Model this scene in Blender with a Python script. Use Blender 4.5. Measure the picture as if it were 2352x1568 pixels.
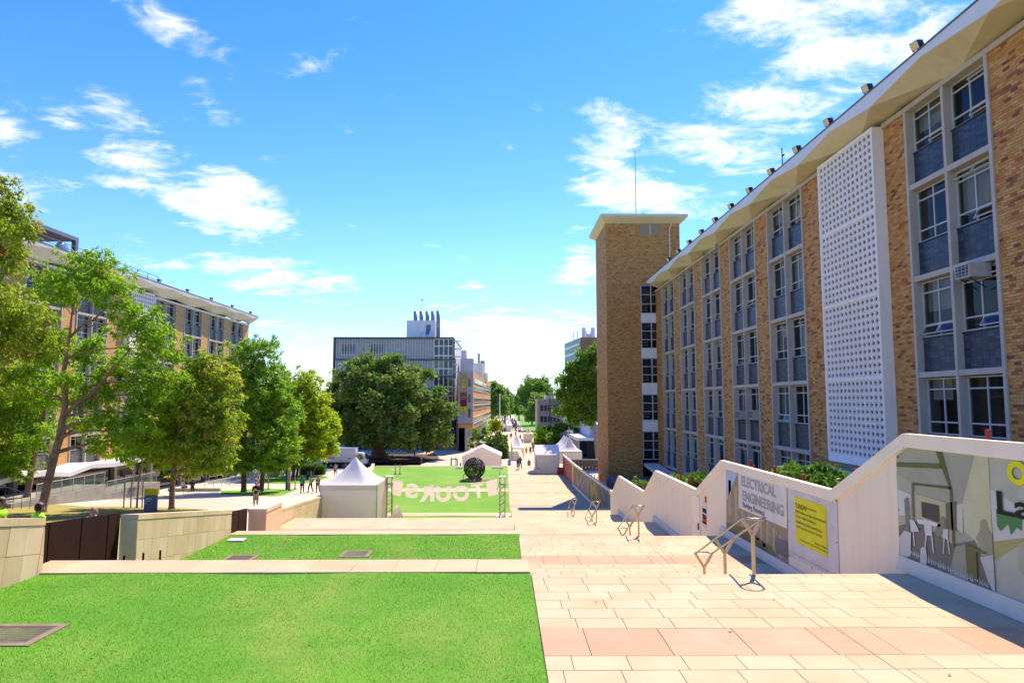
import bpy, bmesh, math, random
import numpy as np
from mathutils import Vector, Matrix
for _o in list(bpy.data.objects): bpy.data.objects.remove(_o)
SC = bpy.context.scene
COL = SC.collection
RNG = random.Random(7)
NP = np.random.default_rng(7)
# ------------------------------------------------------------------ camera
F, CX, CY, VX, HY = 1568.0, 1176.0, 784.0, 1158.0, 921.0
PITCH = math.atan((HY - CY) / F)
YAW = -math.atan((VX - CX) / F * math.cos(PITCH))
cd = bpy.data.cameras.new('camera'); cam = bpy.data.objects.new('camera', cd); COL.objects.link(cam)
cd.lens = 24.0; cd.sensor_width = 36.0; cd.clip_start = 0.1; cd.clip_end = 6000
cam.location = (0, 0, 0); cam.rotation_euler = (math.pi / 2 + PITCH, 0, -YAW)
SC.camera = cam
# ------------------------------------------------------------------ light
SUN_EL, SUN_AZ = math.radians(52), math.radians(24)     # azimuth clockwise from +Y
SC.view_settings.view_transform = 'Standard'; SC.view_settings.look = 'None'
SC.view_settings.exposure = 1.45; SC.view_settings.gamma = 1.0; SC.view_settings.use_curve_mapping = False
SC.view_settings.use_white_balance = True; SC.view_settings.white_balance_temperature = 7500; SC.view_settings.white_balance_tint = 10.0
SC.cycles.max_bounces = 6; SC.cycles.transparent_max_bounces = 8
sl = bpy.data.lights.new('sun', 'SUN'); sl.energy = 2.95; sl.angle = math.radians(0.5); sl.color = (1.0, 0.91, 0.77)
sun = bpy.data.objects.new('sun', sl); COL.objects.link(sun)
_d = Vector((math.sin(SUN_AZ) * math.cos(SUN_EL), math.cos(SUN_AZ) * math.cos(SUN_EL), math.sin(SUN_EL)))
sun.rotation_euler = _d.to_track_quat('Z', 'Y').to_euler(); sun.location = _d * 200
W_ = bpy.data.worlds.new('World'); SC.world = W_; W_.use_nodes = True
def px_dir(x, y):
    a, b = (x - CX) / F, (CY - y) / F
    Y = math.cos(PITCH) - b * math.sin(PITCH); Z = math.sin(PITCH) + b * math.cos(PITCH)
    return a * math.cos(YAW) + Y * math.sin(YAW), -a * math.sin(YAW) + Y * math.cos(YAW), Z
def world_sky():
    nt = W_.node_tree; N = nt.nodes; L = nt.links; N.clear()
    out = N.new('ShaderNodeOutputWorld'); bg = N.new('ShaderNodeBackground'); L.new(bg.outputs[0], out.inputs[0])
    sky = N.new('ShaderNodeTexSky'); sky.sky_type = 'NISHITA'; sky.sun_disc = False
    sky.sun_elevation = SUN_EL; sky.sun_rotation = SUN_AZ
    sky.air_density = 1.0; sky.dust_density = 0.15; sky.ozone_density = 3.0; sky.altitude = 0
    hs = N.new('ShaderNodeHueSaturation'); hs.inputs['Saturation'].default_value = 1.12; hs.inputs['Value'].default_value = 1.0
    L.new(sky.outputs[0], hs.inputs['Color'])
    tc = N.new('ShaderNodeTexCoord'); sep = N.new('ShaderNodeSeparateXYZ'); L.new(tc.outputs['Generated'], sep.inputs[0])
    def m(op, a, b=None, clamp=False):
        n = N.new('ShaderNodeMath'); n.operation = op; n.use_clamp = clamp
        for i, v in enumerate((a, b)):
            if v is None: continue
            if isinstance(v, (int, float)): n.inputs[i].default_value = v
            else: L.new(v, n.inputs[i])
        return n.outputs[0]
    az = m('ARCTAN2', sep.outputs[0], sep.outputs[1]); el = m('ARCSINE', sep.outputs[2])
    ae = N.new('ShaderNodeCombineXYZ'); L.new(az, ae.inputs[0]); L.new(el, ae.inputs[1])
    # cloud layer seen in perspective: direction divided by its height
    zz = m('ADD', m('MAXIMUM', sep.outputs[2], 0.0), 0.16)
    cv = N.new('ShaderNodeCombineXYZ'); L.new(m('DIVIDE', sep.outputs[0], zz), cv.inputs[0]); L.new(m('DIVIDE', sep.outputs[1], zz), cv.inputs[1])
    def noise(scale, detail, rough, dist=0.0, off=(0, 0, 0), sc=(1, 1, 1)):
        mp = N.new('ShaderNodeMapping'); mp.inputs['Location'].default_value = off; mp.inputs['Scale'].default_value = sc
        L.new(cv.outputs[0], mp.inputs[0])
        n = N.new('ShaderNodeTexNoise'); n.inputs['Scale'].default_value = scale; n.inputs['Detail'].default_value = detail
        n.inputs['Roughness'].default_value = rough; n.inputs['Distortion'].default_value = dist
        L.new(mp.outputs[0], n.inputs['Vector']); return n.outputs[0]
    n1 = noise(3.4, 10, 0.66, 0.35, (3.1, 0.4, 0), (0.8, 1.25, 1)); n2 = noise(9.0, 7, 0.65, 0.6, (0.2, 1.7, 0), (1, 1.15, 1))
    fine = m('ADD', m('MULTIPLY', n1, 0.62), m('MULTIPLY', n2, 0.38))
    tot = None
    # cloud banks: (x, y, half width, half height, tilt, weight)
    for (x, y, rx, ry, t, w) in [(340, 25, 290, 75, 0.2, .95), (10, 300, 110, 90, .3, .8), (290, 350, 210, 95, .25, .85), (530, 470, 190, 95, .15, 1.3),
                                 (650, 640, 230, 62, .12, .95), (380, 585, 170, 45, .1, .55), (680, 790, 260, 80, 0, .5), (1190, 770, 330, 85, .05, .95), (1110, 655, 70, 55, 0, .7),
                                 (1345, 600, 110, 85, -.5, .85), (1900, 95, 340, 180, .25, 1.0), (1770, 230, 250, 120, .25, .95), (1640, 330, 300, 85, .3, 1.0),
                                 (1400, 330, 130, 120, .3, .95), (1480, 440, 240, 85, .2, .95), (2250, 60, 160, 120, 0, .55), (230, 210, 110, 55, .3, .5), (480, 250, 120, 60, .3, .42), (60, 450, 140, 70, .1, .55)]:
        dx, dy, dz = px_dir(x, y); r = math.sqrt(dx * dx + dy * dy + dz * dz)
        a0, e0 = math.atan2(dx, dy), math.asin(dz / r)
        mp = N.new('ShaderNodeMapping'); mp.vector_type = 'TEXTURE'
        k = 1.0 / (F * (r * r))
        mp.inputs['Location'].default_value = (a0, e0, 0); mp.inputs['Rotation'].default_value = (0, 0, -t)
        mp.inputs['Scale'].default_value = (rx * k * r, ry * k * r, 1)
        L.new(ae.outputs[0], mp.inputs[0])
        g = N.new('ShaderNodeTexGradient'); g.gradient_type = 'SPHERICAL'; L.new(mp.outputs[0], g.inputs[0])
        s = m('MULTIPLY', m('POWER', g.outputs[1], 0.6), w)
        tot = s if tot is None else m('MAXIMUM', tot, s)
    # the air near the horizon is milky blue
    hz1 = N.new('ShaderNodeMapRange'); hz1.inputs[1].default_value = 0.0; hz1.inputs[2].default_value = 0.55; hz1.interpolation_type = 'SMOOTHSTEP'; L.new(sep.outputs[2], hz1.inputs[0])
    tint = N.new('ShaderNodeMix'); tint.data_type = 'RGBA'; L.new(hz1.outputs[0], tint.inputs[0]); tint.inputs[6].default_value = (0.42, 0.56, 0.74, 1); tint.inputs[7].default_value = (0.14, 0.42, 0.98, 1)
    tm = N.new('ShaderNodeMix'); tm.data_type = 'RGBA'; tm.blend_type = 'MULTIPLY'; tm.inputs[0].default_value = 1.0; L.new(hs.outputs[0], tm.inputs[6]); L.new(tint.outputs[2], tm.inputs[7])
    dens = m('ADD', fine, m('MULTIPLY', tot, 0.235))
    mr = N.new('ShaderNodeMapRange'); mr.interpolation_type = 'SMOOTHSTEP'; mr.inputs[1].default_value = 0.58; mr.inputs[2].default_value = 0.785
    L.new(dens, mr.inputs[0])
    above = m('MULTIPLY', mr.outputs[0], m('GREATER_THAN', sep.outputs[2], 0.0))
    mix = N.new('ShaderNodeMix'); mix.data_type = 'RGBA'; L.new(m('MULTIPLY', above, 0.97), mix.inputs[0])
    L.new(tm.outputs[2], mix.inputs[6]); mix.inputs[7].default_value = (3.3, 3.5, 3.8, 1)
    L.new(mix.outputs[2], bg.inputs[0]); bg.inputs[1].default_value = 0.142
world_sky()
# ------------------------------------------------------------------ helpers
def R(x, y):
    X, Y, Z = px_dir(x, y); return X / Y, Z / Y
def at(x, y, d):
    rx, rz = R(x, y); return Vector((rx * d, d, rz * d))
def onz(x, y, z):
    rx, rz = R(x, y); d = z / rz; return Vector((rx * d, d, z))
def onx(x, y, X):
    rx, rz = R(x, y); d = X / rx; return Vector((X, d, rz * d))
def lerp(a, b, t): return a + (b - a) * t
class MB:
    def __init__(s): s.v = []; s.f = []; s.mi = []; s.m = 0
    def add(s, vs, fs):
        n = len(s.v); s.v.extend([tuple(v) for v in vs]); s.f.extend([tuple(i + n for i in f) for f in fs]); s.mi.extend([s.m] * len(fs)); return s
    def box(s, x0, x1, y0, y1, z0, z1):
        return s.add([(x0, y0, z0), (x1, y0, z0), (x1, y1, z0), (x0, y1, z0), (x0, y0, z1), (x1, y0, z1), (x1, y1, z1), (x0, y1, z1)],
                     [(0, 3, 2, 1), (4, 5, 6, 7), (0, 1, 5, 4), (1, 2, 6, 5), (2, 3, 7, 6), (3, 0, 4, 7)])
    def quad(s, a, b, c, d): return s.add([a, b, c, d], [(0, 1, 2, 3)])
    def bar(s, a, b, w, h=None):
        a = Vector(a); b = Vector(b); h = h or w; d = (b - a).normalized()
        up = Vector((0, 0, 1)) if abs(d.z) < 0.95 else Vector((1, 0, 0))
        x = d.cross(up).normalized() * w / 2; y = d.cross(x).normalized() * h / 2
        return s.add([a - x - y, a + x - y, a + x + y, a - x + y, b - x - y, b + x - y, b + x + y, b - x + y],
                     [(0, 3, 2, 1), (4, 5, 6, 7), (0, 1, 5, 4), (1, 2, 6, 5), (2, 3, 7, 6), (3, 0, 4, 7)])
    def tube(s, pts, r, n=8, cap=True):
        pts = [Vector(p) for p in pts]; k = len(pts); rs = r if isinstance(r, (list, tuple)) else [r] * k
        vs = []; pd = None; x = None
        for i, p in enumerate(pts):
            d = ((pts[min(i + 1, k - 1)] - pts[max(i - 1, 0)])).normalized()
            if x is None:
                up = Vector((0, 0, 1)) if abs(d.z) < 0.9 else Vector((1, 0, 0)); x = d.cross(up).normalized()
            else: x = (x - d * x.dot(d)).normalized()
            y = d.cross(x)
            for j in range(n):
                a = 2 * math.pi * j / n; vs.append(p + x * (math.cos(a) * rs[i]) + y * (math.sin(a) * rs[i]))
        fs = [(i * n + j, i * n + (j + 1) % n, (i + 1) * n + (j + 1) % n, (i + 1) * n + j) for i in range(k - 1) for j in range(n)]
        if cap: fs += [tuple(range(n))[::-1], tuple((k - 1) * n + j for j in range(n))]
        return s.add(vs, fs)
    def lathe(s, prof, c=(0, 0, 0), n=16):
        vs = []; c = Vector(c)
        for (r, z) in prof:
            for j in range(n):
                a = 2 * math.pi * j / n; vs.append(c + Vector((r * math.cos(a), r * math.sin(a), z)))
        fs = [(i * n + j, i * n + (j + 1) % n, (i + 1) * n + (j + 1) % n, (i + 1) * n + j) for i in range(len(prof) - 1) for j in range(n)]
        fs += [tuple(range(n))[::-1], tuple((len(prof) - 1) * n + j for j in range(n))]
        return s.add(vs, fs)
    def prism(s, poly, off):
        n = len(poly); off = Vector(off); p = [Vector(q) for q in poly]
        return s.add(p + [q + off for q in p], [tuple(range(n))[::-1], tuple(range(n, 2 * n))] + [(i, (i + 1) % n, (i + 1) % n + n, i + n) for i in range(n)])
    def ball(s, c, r, n=10, m=7, sz=(1, 1, 1)):
        pr = [(max(1e-4, math.sin(math.pi * i / m)), -math.cos(math.pi * i / m)) for i in range(m + 1)]
        vs = []; c = Vector(c)
        for (q, z) in pr:
            for j in range(n):
                a = 2 * math.pi * j / n; vs.append(c + Vector((r * sz[0] * q * math.cos(a), r * sz[1] * q * math.sin(a), r * sz[2] * z)))
        return s.add(vs, [(i * n + j, i * n + (j + 1) % n, (i + 1) * n + (j + 1) % n, (i + 1) * n + j) for i in range(m) for j in range(n)])
    def mesh(s, name, smooth=False):
        me = bpy.data.meshes.new(name); me.from_pydata(s.v, [], s.f)
        if smooth: me.polygons.foreach_set('use_smooth', [True] * len(me.polygons))
        if any(s.mi): me.polygons.foreach_set('material_index', s.mi)
        me.update(); return me
    def build(s, name, mat, parent=None, smooth=False, label=None, cat=None, group=None, kind=None):
        return link(s.mesh(name, smooth), name, mat, parent, label, cat, group, kind)
def tag(o, label=None, cat=None, group=None, kind=None):
    if label: o['label'] = label
    if cat: o['category'] = cat
    if group: o['group'] = group
    if kind: o['kind'] = kind
    return o
def link(me, name, mat, parent=None, label=None, cat=None, group=None, kind=None):
    if mat is not None and len(me.materials) == 0:
        for q in (mat if isinstance(mat, (list, tuple)) else [mat]): me.materials.append(q)
    o = bpy.data.objects.new(name, me); COL.objects.link(o)
    if parent is not None:
        o.parent = parent
        if not getattr(parent, '_x', None): o.matrix_parent_inverse = inv(parent)
    return tag(o, label, cat, group, kind)
def wm(o):
    m = Matrix.LocRotScale(o.location, o.rotation_euler, o.scale)
    if o.parent: m = wm(o.parent) @ o.matrix_parent_inverse @ m
    return m
def inv(o): return wm(o).inverted()
def empty(name, loc, label=None, cat=None, group=None, rz=0):
    o = bpy.data.objects.new(name, None); COL.objects.link(o); o.location = loc; o.rotation_euler = (0, 0, rz); o.empty_display_size = 0.2
    return tag(o, label, cat, group)
def piece(me, name, parent, loc, rot=(0, 0, 0), scale=(1, 1, 1)):
    o = bpy.data.objects.new(name, me); COL.objects.link(o); o.parent = parent
    if parent is not None: o.matrix_parent_inverse = inv(parent)
    o.location = loc; o.rotation_euler = rot; o.scale = scale; return o
def copy_tree(o, parent=None):
    c = o.copy(); COL.objects.link(c); c.parent = parent
    for ch in o.children: copy_tree(ch, c)
    return c
ORD = ['', 'first', 'second', 'third', 'fourth', 'fifth', 'sixth', 'seventh', 'eighth', 'ninth', 'tenth', 'eleventh', 'twelfth', 'thirteenth', 'fourteenth', 'fifteenth', 'sixteenth', 'seventeenth', 'eighteenth', 'nineteenth', 'twentieth']
# ------------------------------------------------------------------ materials
MATS = {}
def mat(name, col, rough=0.8, col2=None, scale=3.0, detail=5, bump=0.0, bscale=40.0, metal=0.0, spec=0.3, island=None, trans=0.0, streak=None, amt=1.0, stain=None, coat=0.0):
    """procedural material: noise between col and col2, optional colour per island/object, optional bump"""
    if name in MATS: return MATS[name]
    m = bpy.data.materials.new(name); m.use_nodes = True; nt = m.node_tree; N = nt.nodes; L = nt.links
    b = N['Principled BSDF']; b.inputs['Roughness'].default_value = rough; b.inputs['Metallic'].default_value = metal
    b.inputs['Specular IOR Level'].default_value = spec; b.inputs['Coat Weight'].default_value = coat
    geo = N.new('ShaderNodeNewGeometry'); pos = geo.outputs['Position']
    def noise(sc, det, vec=pos, st=None):
        if st:
            mp = N.new('ShaderNodeMapping'); mp.inputs['Scale'].default_value = st; L.new(vec, mp.inputs[0]); vec = mp.outputs[0]
        n = N.new('ShaderNodeTexNoise'); n.inputs['Scale'].default_value = sc; n.inputs['Detail'].default_value = det; n.inputs['Roughness'].default_value = 0.6
        L.new(vec, n.inputs['Vector']); return n
    def mixc(fac, a, bcol, mode='MIX'):
        x = N.new('ShaderNodeMix'); x.data_type = 'RGBA'; x.blend_type = mode
        for sock, v in ((x.inputs[0], fac), (x.inputs[6], a), (x.inputs[7], bcol)):
            if isinstance(v, (int, float)): sock.default_value = v
            elif isinstance(v, tuple): sock.default_value = (*v[:3], 1)
            else: L.new(v, sock)
        return x.outputs[2]
    cur = col
    if island:
        oi = N.new('ShaderNodeObjectInfo'); ad = N.new('ShaderNodeMath'); ad.operation = 'ADD'; fr = N.new('ShaderNodeMath'); fr.operation = 'FRACT'
        L.new(geo.outputs['Random Per Island'], ad.inputs[0]); L.new(oi.outputs['Random'], ad.inputs[1]); L.new(ad.outputs[0], fr.inputs[0])
        cr = N.new('ShaderNodeValToRGB'); cr.color_ramp.interpolation = 'CONSTANT'
        e = cr.color_ramp.elements; tot = sum(w for _, w in island); acc = 0
        while len(e) > 1: e.remove(e[-1])
        for i, (c, w) in enumerate(island):
            q = e[0] if i == 0 else e.new(acc / tot)
            q.position = acc / tot; q.color = (*c, 1); acc += w
        L.new(fr.outputs[0], cr.inputs[0]); cur = cr.outputs[0]
    if col2:
        n = noise(scale, detail, st=streak); mr = N.new('ShaderNodeMapRange'); mr.inputs[1].default_value = 0.32; mr.inputs[2].default_value = 0.68; mr.inputs[4].default_value = amt
        L.new(n.outputs[0], mr.inputs[0])
        if island: cur = mixc(mr.outputs[0], cur, tuple(x for x in col2), 'MULTIPLY')
        else: cur = mixc(mr.outputs[0], cur, col2)
    if stain:
        n = noise(stain[1], 6, st=stain[3] if len(stain) > 3 else None); mr = N.new('ShaderNodeMapRange'); mr.inputs[1].default_value = 0.5; mr.inputs[2].default_value = 0.75; mr.inputs[4].default_value = stain[2]
        L.new(n.outputs[0], mr.inputs[0]); cur = mixc(mr.outputs[0], cur, stain[0])
    if isinstance(cur, tuple): b.inputs['Base Color'].default_value = (*cur[:3], 1)
    else: L.new(cur, b.inputs['Base Color'])
    if bump:
        n = noise(bscale, 4); bp = N.new('ShaderNodeBump'); bp.inputs['Strength'].default_value = bump; bp.inputs['Distance'].default_value = 0.02
        L.new(n.outputs[0], bp.inputs['Height']); L.new(bp.outputs[0], b.inputs['Normal'])
    if trans:
        t = N.new('ShaderNodeBsdfTranslucent'); ms = N.new('ShaderNodeMixShader'); ms.inputs[0].default_value = trans
        if isinstance(cur, tuple): t.inputs[0].default_value = (*cur[:3], 1)
        else: L.new(cur, t.inputs[0])
        L.new(b.outputs[0], ms.inputs[1]); L.new(t.outputs[0], ms.inputs[2]); L.new(ms.outputs[0], N['Material Output'].inputs[0])
    MATS[name] = m; return m
def glass(name, tint=(0.03, 0.04, 0.05), rough=0.04, refl=0.5, alpha=0.0):
    """window pane: dark body with a clear reflection; alpha lets part of the view through"""
    if name in MATS: return MATS[name]
    m = bpy.data.materials.new(name); m.use_nodes = True; N = m.node_tree.nodes; L = m.node_tree.links
    b = N['Principled BSDF']; b.inputs['Base Color'].default_value = (*tint, 1); b.inputs['Roughness'].default_value = rough
    b.inputs['Specular IOR Level'].default_value = refl; b.inputs['IOR'].default_value = 1.6
    if alpha:
        t = N.new('ShaderNodeBsdfTransparent'); t.inputs[0].default_value = (0.92, 0.97, 0.95, 1); ms = N.new('ShaderNodeMixShader'); ms.inputs[0].default_value = alpha
        L.new(b.outputs[0], ms.inputs[1]); L.new(t.outputs[0], ms.inputs[2]); L.new(ms.outputs[0], N['Material Output'].inputs[0])
    MATS[name] = m; return m
def leafmat(name, c1, c2, c3=None, scale=0.7, trans=0.45, rough=0.5):
    """leaf colour: per-leaf value between c1 and c2, patches of c3 (flush growth)"""
    m = bpy.data.materials.new(name); m.use_nodes = True; N = m.node_tree.nodes; L = m.node_tree.links
    b = N['Principled BSDF']; b.inputs['Roughness'].default_value = rough; b.inputs['Specular IOR Level'].default_value = 0.35
    g = N.new('ShaderNodeNewGeometry')
    def mx(f, a, c):
        x = N.new('ShaderNodeMix'); x.data_type = 'RGBA'
        for s, v in ((x.inputs[0], f), (x.inputs[6], a), (x.inputs[7], c)):
            if isinstance(v, tuple): s.default_value = (*v, 1)
            elif isinstance(v, float): s.default_value = v
            else: L.new(v, s)
        return x.outputs[2]
    n = N.new('ShaderNodeTexNoise'); n.inputs['Scale'].default_value = scale * 1.6; n.inputs['Detail'].default_value = 3; L.new(g.outputs['Position'], n.inputs['Vector'])
    ad = N.new('ShaderNodeMath'); ad.operation = 'MULTIPLY_ADD'; ad.inputs[1].default_value = 0.65; L.new(g.outputs['Random Per Island'], ad.inputs[0])
    mr0 = N.new('ShaderNodeMapRange'); mr0.inputs[1].default_value = 0.3; mr0.inputs[2].default_value = 0.7; mr0.inputs[4].default_value = 0.35; L.new(n.outputs[0], mr0.inputs[0]); L.new(mr0.outputs[0], ad.inputs[2])
    c = mx(ad.outputs[0], c1, c2)
    if c3:
        n3 = N.new('ShaderNodeTexNoise'); n3.inputs['Scale'].default_value = scale; n3.inputs['Detail'].default_value = 4; L.new(g.outputs['Position'], n3.inputs['Vector'])
        mr = N.new('ShaderNodeMapRange'); mr.inputs[1].default_value = 0.52; mr.inputs[2].default_value = 0.66; L.new(n3.outputs[0], mr.inputs[0])
        mu = N.new('ShaderNodeMath'); mu.operation = 'MULTIPLY'; L.new(mr.outputs[0], mu.inputs[0]); L.new(g.outputs['Random Per Island'], mu.inputs[1])
        c = mx(mu.outputs[0], c, c3)
    L.new(c, b.inputs['Base Color'])
    t = N.new('ShaderNodeBsdfTranslucent'); L.new(c, t.inputs[0]); ms = N.new('ShaderNodeMixShader'); ms.inputs[0].default_value = trans
    L.new(b.outputs[0], ms.inputs[1]); L.new(t.outputs[0], ms.inputs[2]); L.new(ms.outputs[0], N['Material Output'].inputs[0])
    MATS[name] = m; return m
def flat(col, rough=0.6, name=None):
    return mat(name or 'print_%02x%02x%02x' % tuple(int(max(0, min(1, c)) * 255) for c in col), tuple(col), rough, tuple(c * .82 for c in col), 2.2, 6, spec=0.25)
def srgb(r, g, b):
    return tuple((c / 255 / 12.92) if c <= 10 else ((c / 255 + 0.055) / 1.055) ** 2.4 for c in (r, g, b))
# ------------------------------------------------------------------ shared materials
m_paver = mat('paver', (0.58, 0.455, 0.315), 0.75, (0.86, 0.80, 0.74), 1.1, 6, 0.25, 220, stain=((0.42, 0.31, 0.19), .7, .22), island=[((0.57, 0.44, 0.27), 5), ((0.56, 0.43, 0.26), 4), ((0.585, 0.455, 0.285), 3), ((0.545, 0.415, 0.248), 2)])
m_pink = mat('paver_pink', (0.55, 0.345, 0.22), 0.75, (0.86, 0.82, 0.78), 1.4, 6, 0.25, 220, island=[((0.51, 0.315, 0.195), 3), ((0.49, 0.30, 0.18), 2), ((0.53, 0.335, 0.21), 2)])
m_mortar = mat('mortar', (0.30, 0.23, 0.16), 0.95, (0.23, 0.17, 0.115), 3)
m_grass = mat('lawn_grass', (0.075, 0.26, 0.012), 0.9, (0.12, 0.32, 0.018), 0.9, 8, 0.6, 60, stain=((0.30, 0.34, 0.07), 0.55, 0.5, (1.6, 0.8, 1)))
m_grass_far = mat('lawn_grass_far', (0.095, 0.27, 0.014), 0.9, (0.15, 0.33, 0.02), 0.22, 8, 0.3, 30, stain=((0.32, 0.37, 0.09), 0.16, 0.65))
m_grass_dry = mat('dry_grass', (0.26, 0.22, 0.05), 0.95, (0.36, 0.30, 0.10), 1.2, 8, 0.5, 40, stain=((0.16, 0.22, 0.03), 0.4, 0.6))
m_blade = mat('grass_blade', (0.07, 0.27, 0.015), 0.7, (0.55, 0.62, 0.5), 1.2, 4, island=[((0.09, 0.285, 0.012), 4), ((0.125, 0.35, 0.015), 4), ((0.18, 0.41, 0.024), 2), ((0.38, 0.38, 0.11), .9)], trans=0.55, amt=0.35, stain=((0.44, 0.46, 0.11), 0.6, 0.6, (1.7, .8, 1)))
m_stone = mat('sandstone', (0.62, 0.49, 0.30), 0.8, (0.9, 0.88, 0.84), 1.6, 6, 0.2, 120, island=[((0.76, 0.57, 0.36), 3), ((0.72, 0.53, 0.32), 3), ((0.79, 0.61, 0.40), 3), ((0.68, 0.49, 0.29), 1)], stain=((0.46, 0.35, 0.19), 1.2, 0.3, (3, 3, 0.6)))
m_steel_rust = mat('rusted_steel', (0.016, 0.006, 0.004), 0.85, (0.03, 0.010, 0.006), 2.0, 8, 0.15, 60, spec=.08, stain=((0.08, 0.03, 0.01), 4, 0.25, (4, 4, 0.4)))
m_concrete = mat('concrete', (0.42, 0.39, 0.34), 0.85, (0.50, 0.46, 0.40), 1.3, 7, 0.15, 50)
m_concrete_d = mat('concrete_dark', (0.25, 0.235, 0.20), 0.85, (0.33, 0.31, 0.27), 1.3, 7, 0.15, 50)
m_path = mat('path_concrete', (0.50, 0.43, 0.33), 0.9, (0.58, 0.51, 0.41), 0.35, 9, 0.2, 90)
m_gravel = mat('path_gravel', (0.42, 0.36, 0.28), 0.95, (0.55, 0.48, 0.38), 9, 8, 0.5, 70)
m_asphalt = mat('asphalt', (0.16, 0.15, 0.15), 0.9, (0.20, 0.19, 0.18), 0.5, 9, 0.2, 90)
m_soil = mat('soil', (0.07, 0.045, 0.03), 0.95, (0.12, 0.08, 0.05), 2, 8, 0.5, 30)
m_mallpave = mat('mall_paving', (0.60, 0.49, 0.37), 0.85, (0.52, 0.42, 0.31), 0.25, 8, 0.1, 30)
TZ = [-2.65, -3.82, -5.0, -6.17, -7.35, -8.52, -9.67]
TE = [10.75, 19.83, 28.88, 37.93, 46.98, 56.0]
FL = 2.35
def zl(d):      # fall of the path and lawns on the left
    k = [(-30, -2.9), (0, -3.0), (12, -3.9), (44, -6.9), (66, -8.85), (94, -10.35), (120, -11.6), (900, -11.6)]
    for (a, za), (b, zb) in zip(k, k[1:]):
        if d <= b: return lerp(za, zb, (d - a) / (b - a))
    return -11.6
ZL_BREAKS = [0, 12, 44, 66, 94, 120]
def onl(x, y, dz=0.0):          # ray meets the left slope
    rx, rz = R(x, y); lo, hi = 2.0, 600.0
    for _ in range(60):
        mid = (lo + hi) / 2
        if rz * mid > zl(mid) + dz: lo = mid
        else: hi = mid
    return Vector((rx * lo, lo, zl(lo) + dz))
# ------------------------------------------------------------------ terrain
def sheet(name, x0, x1, y0, y1, z, m, kind='structure', thick=None):
    b = MB()
    if thick: b.box(x0, x1, y0, y1, z - thick, z)
    else: b.quad((x0, y0, z), (x1, y0, z), (x1, y1, z), (x0, y1, z))
    return b.build(name, m, kind=kind)
sheet('ground', -2500, 2500, -60, 4500, -12.1, mat('far_ground', (0.10, 0.15, 0.05), 0.95, (0.16, 0.17, 0.08), 0.02))
def drape(poly, dz, name, m, kind='structure', parent=None):
    bm = bmesh.new(); vs = [bm.verts.new((p[0], p[1], 0)) for p in poly]; bm.faces.new(vs)
    for y in ZL_BREAKS: bmesh.ops.bisect_plane(bm, geom=bm.verts[:] + bm.edges[:] + bm.faces[:], plane_co=(0, y, 0), plane_no=(0, 1, 0))
    for v in bm.verts: v.co.z = zl(v.co.y) + dz
    bmesh.ops.triangulate(bm, faces=bm.faces[:])
    for f in bm.faces:
        f.normal_update()
        if f.normal.z < 0: f.normal_flip()
    me = bpy.data.meshes.new(name); bm.to_mesh(me); bm.free()
    return link(me, name, m, parent, kind=kind)
drape([(-80, -20), (-7.6, -20), (-7.6, 12), (-8.4, 22), (-9.3, 30), (-9.3, 41), (-13, 60), (-20, 104), (-20, 128), (-80, 128)], 0.0, 'pathway', m_path)
sheet('plaza', -75, 11, 104.2, 215, -11.6, m_mallpave, thick=0.4)
sheet('mall_pavement', -9, 9.5, 128, 620, -11.58, m_mallpave)
sheet('mall_lawn_left', -60, -6, 250, 620, -11.55, m_grass_far)
sheet('mall_lawn_right', 8, 60, 190, 620, -11.55, m_grass_far)
# ------------------------------------------------------------------ terraces: solid levels under slabs and turf
def terraces():
    b = MB(); prev = -8.0
    for k, z in enumerate(TZ):
        d0 = -8.0 if k == 0 else TE[k - 1] + FL
        d1 = TE[k] if k < 6 else 104.0
        b.box(0.42 if k < 4 else 0.50, 6.28 if k < 4 else 8.9, d0, d1, z - 0.9, z - 0.012)
    return b.build('walkway', m_mortar, kind='structure')
walk = terraces()
def flight(k):
    b = MB(); z0, z1 = TZ[k], TZ[k + 1]; n = 8; r = (z0 - z1) / n; t = FL / n
    for i in range(n):
        b.box(0.42 if k < 4 else 0.52, 6.3 if k < 4 else 8.8, TE[k] + i * t + 0.001 * i, TE[k] + (i + 1) * t, z1 - 0.6, z0 - (i + 1) * r)
    return b.build('stairs', m_paver, kind='structure')
for k in range(6): flight(k)
SLABS = {}
def slab_mesh(w, l, h=0.05, m=None):
    key = (round(w, 3), round(l, 3), m.name)
    if key not in SLABS:
        b = MB(); c = 0.004
        x, y = w / 2, l / 2
        b.add([(-x, -y, -h), (x, -y, -h), (x, y, -h), (-x, y, -h), (-x, -y, -c), (x, -y, -c), (x, y, -c), (-x, y, -c), (-x + c, -y + c, 0), (x - c, -y + c, 0), (x - c, y - c, 0), (-x + c, y - c, 0)],
              [(0, 1, 5, 4), (1, 2, 6, 5), (2, 3, 7, 6), (3, 0, 4, 7), (4, 5, 9, 8), (5, 6, 10, 9), (6, 7, 11, 10), (7, 4, 8, 11), (8, 9, 10, 11)])
        me = b.mesh('paving_slab'); me.materials.append(m); SLABS[key] = me
    return SLABS[key]
def slab_rows(d0, d1, e):        # row limits of one level measured back from its edge e
    rows = []; y = e; first = True
    step = 0.385
    rows.append((e - 0.19, e, 0)); y = e - 0.19
    for i in range(6): rows.append((y - step, y, 0)); y -= step
    rows.append((y - 0.86, y, 1)); y -= 0.86
    while y - step > d0: rows.append((y - step, y, 0)); y -= step
    if y - d0 > 0.08: rows.append((d0, y, 0))
    return [r for r in rows if r[1] > d0 and r[0] < d1]
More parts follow.
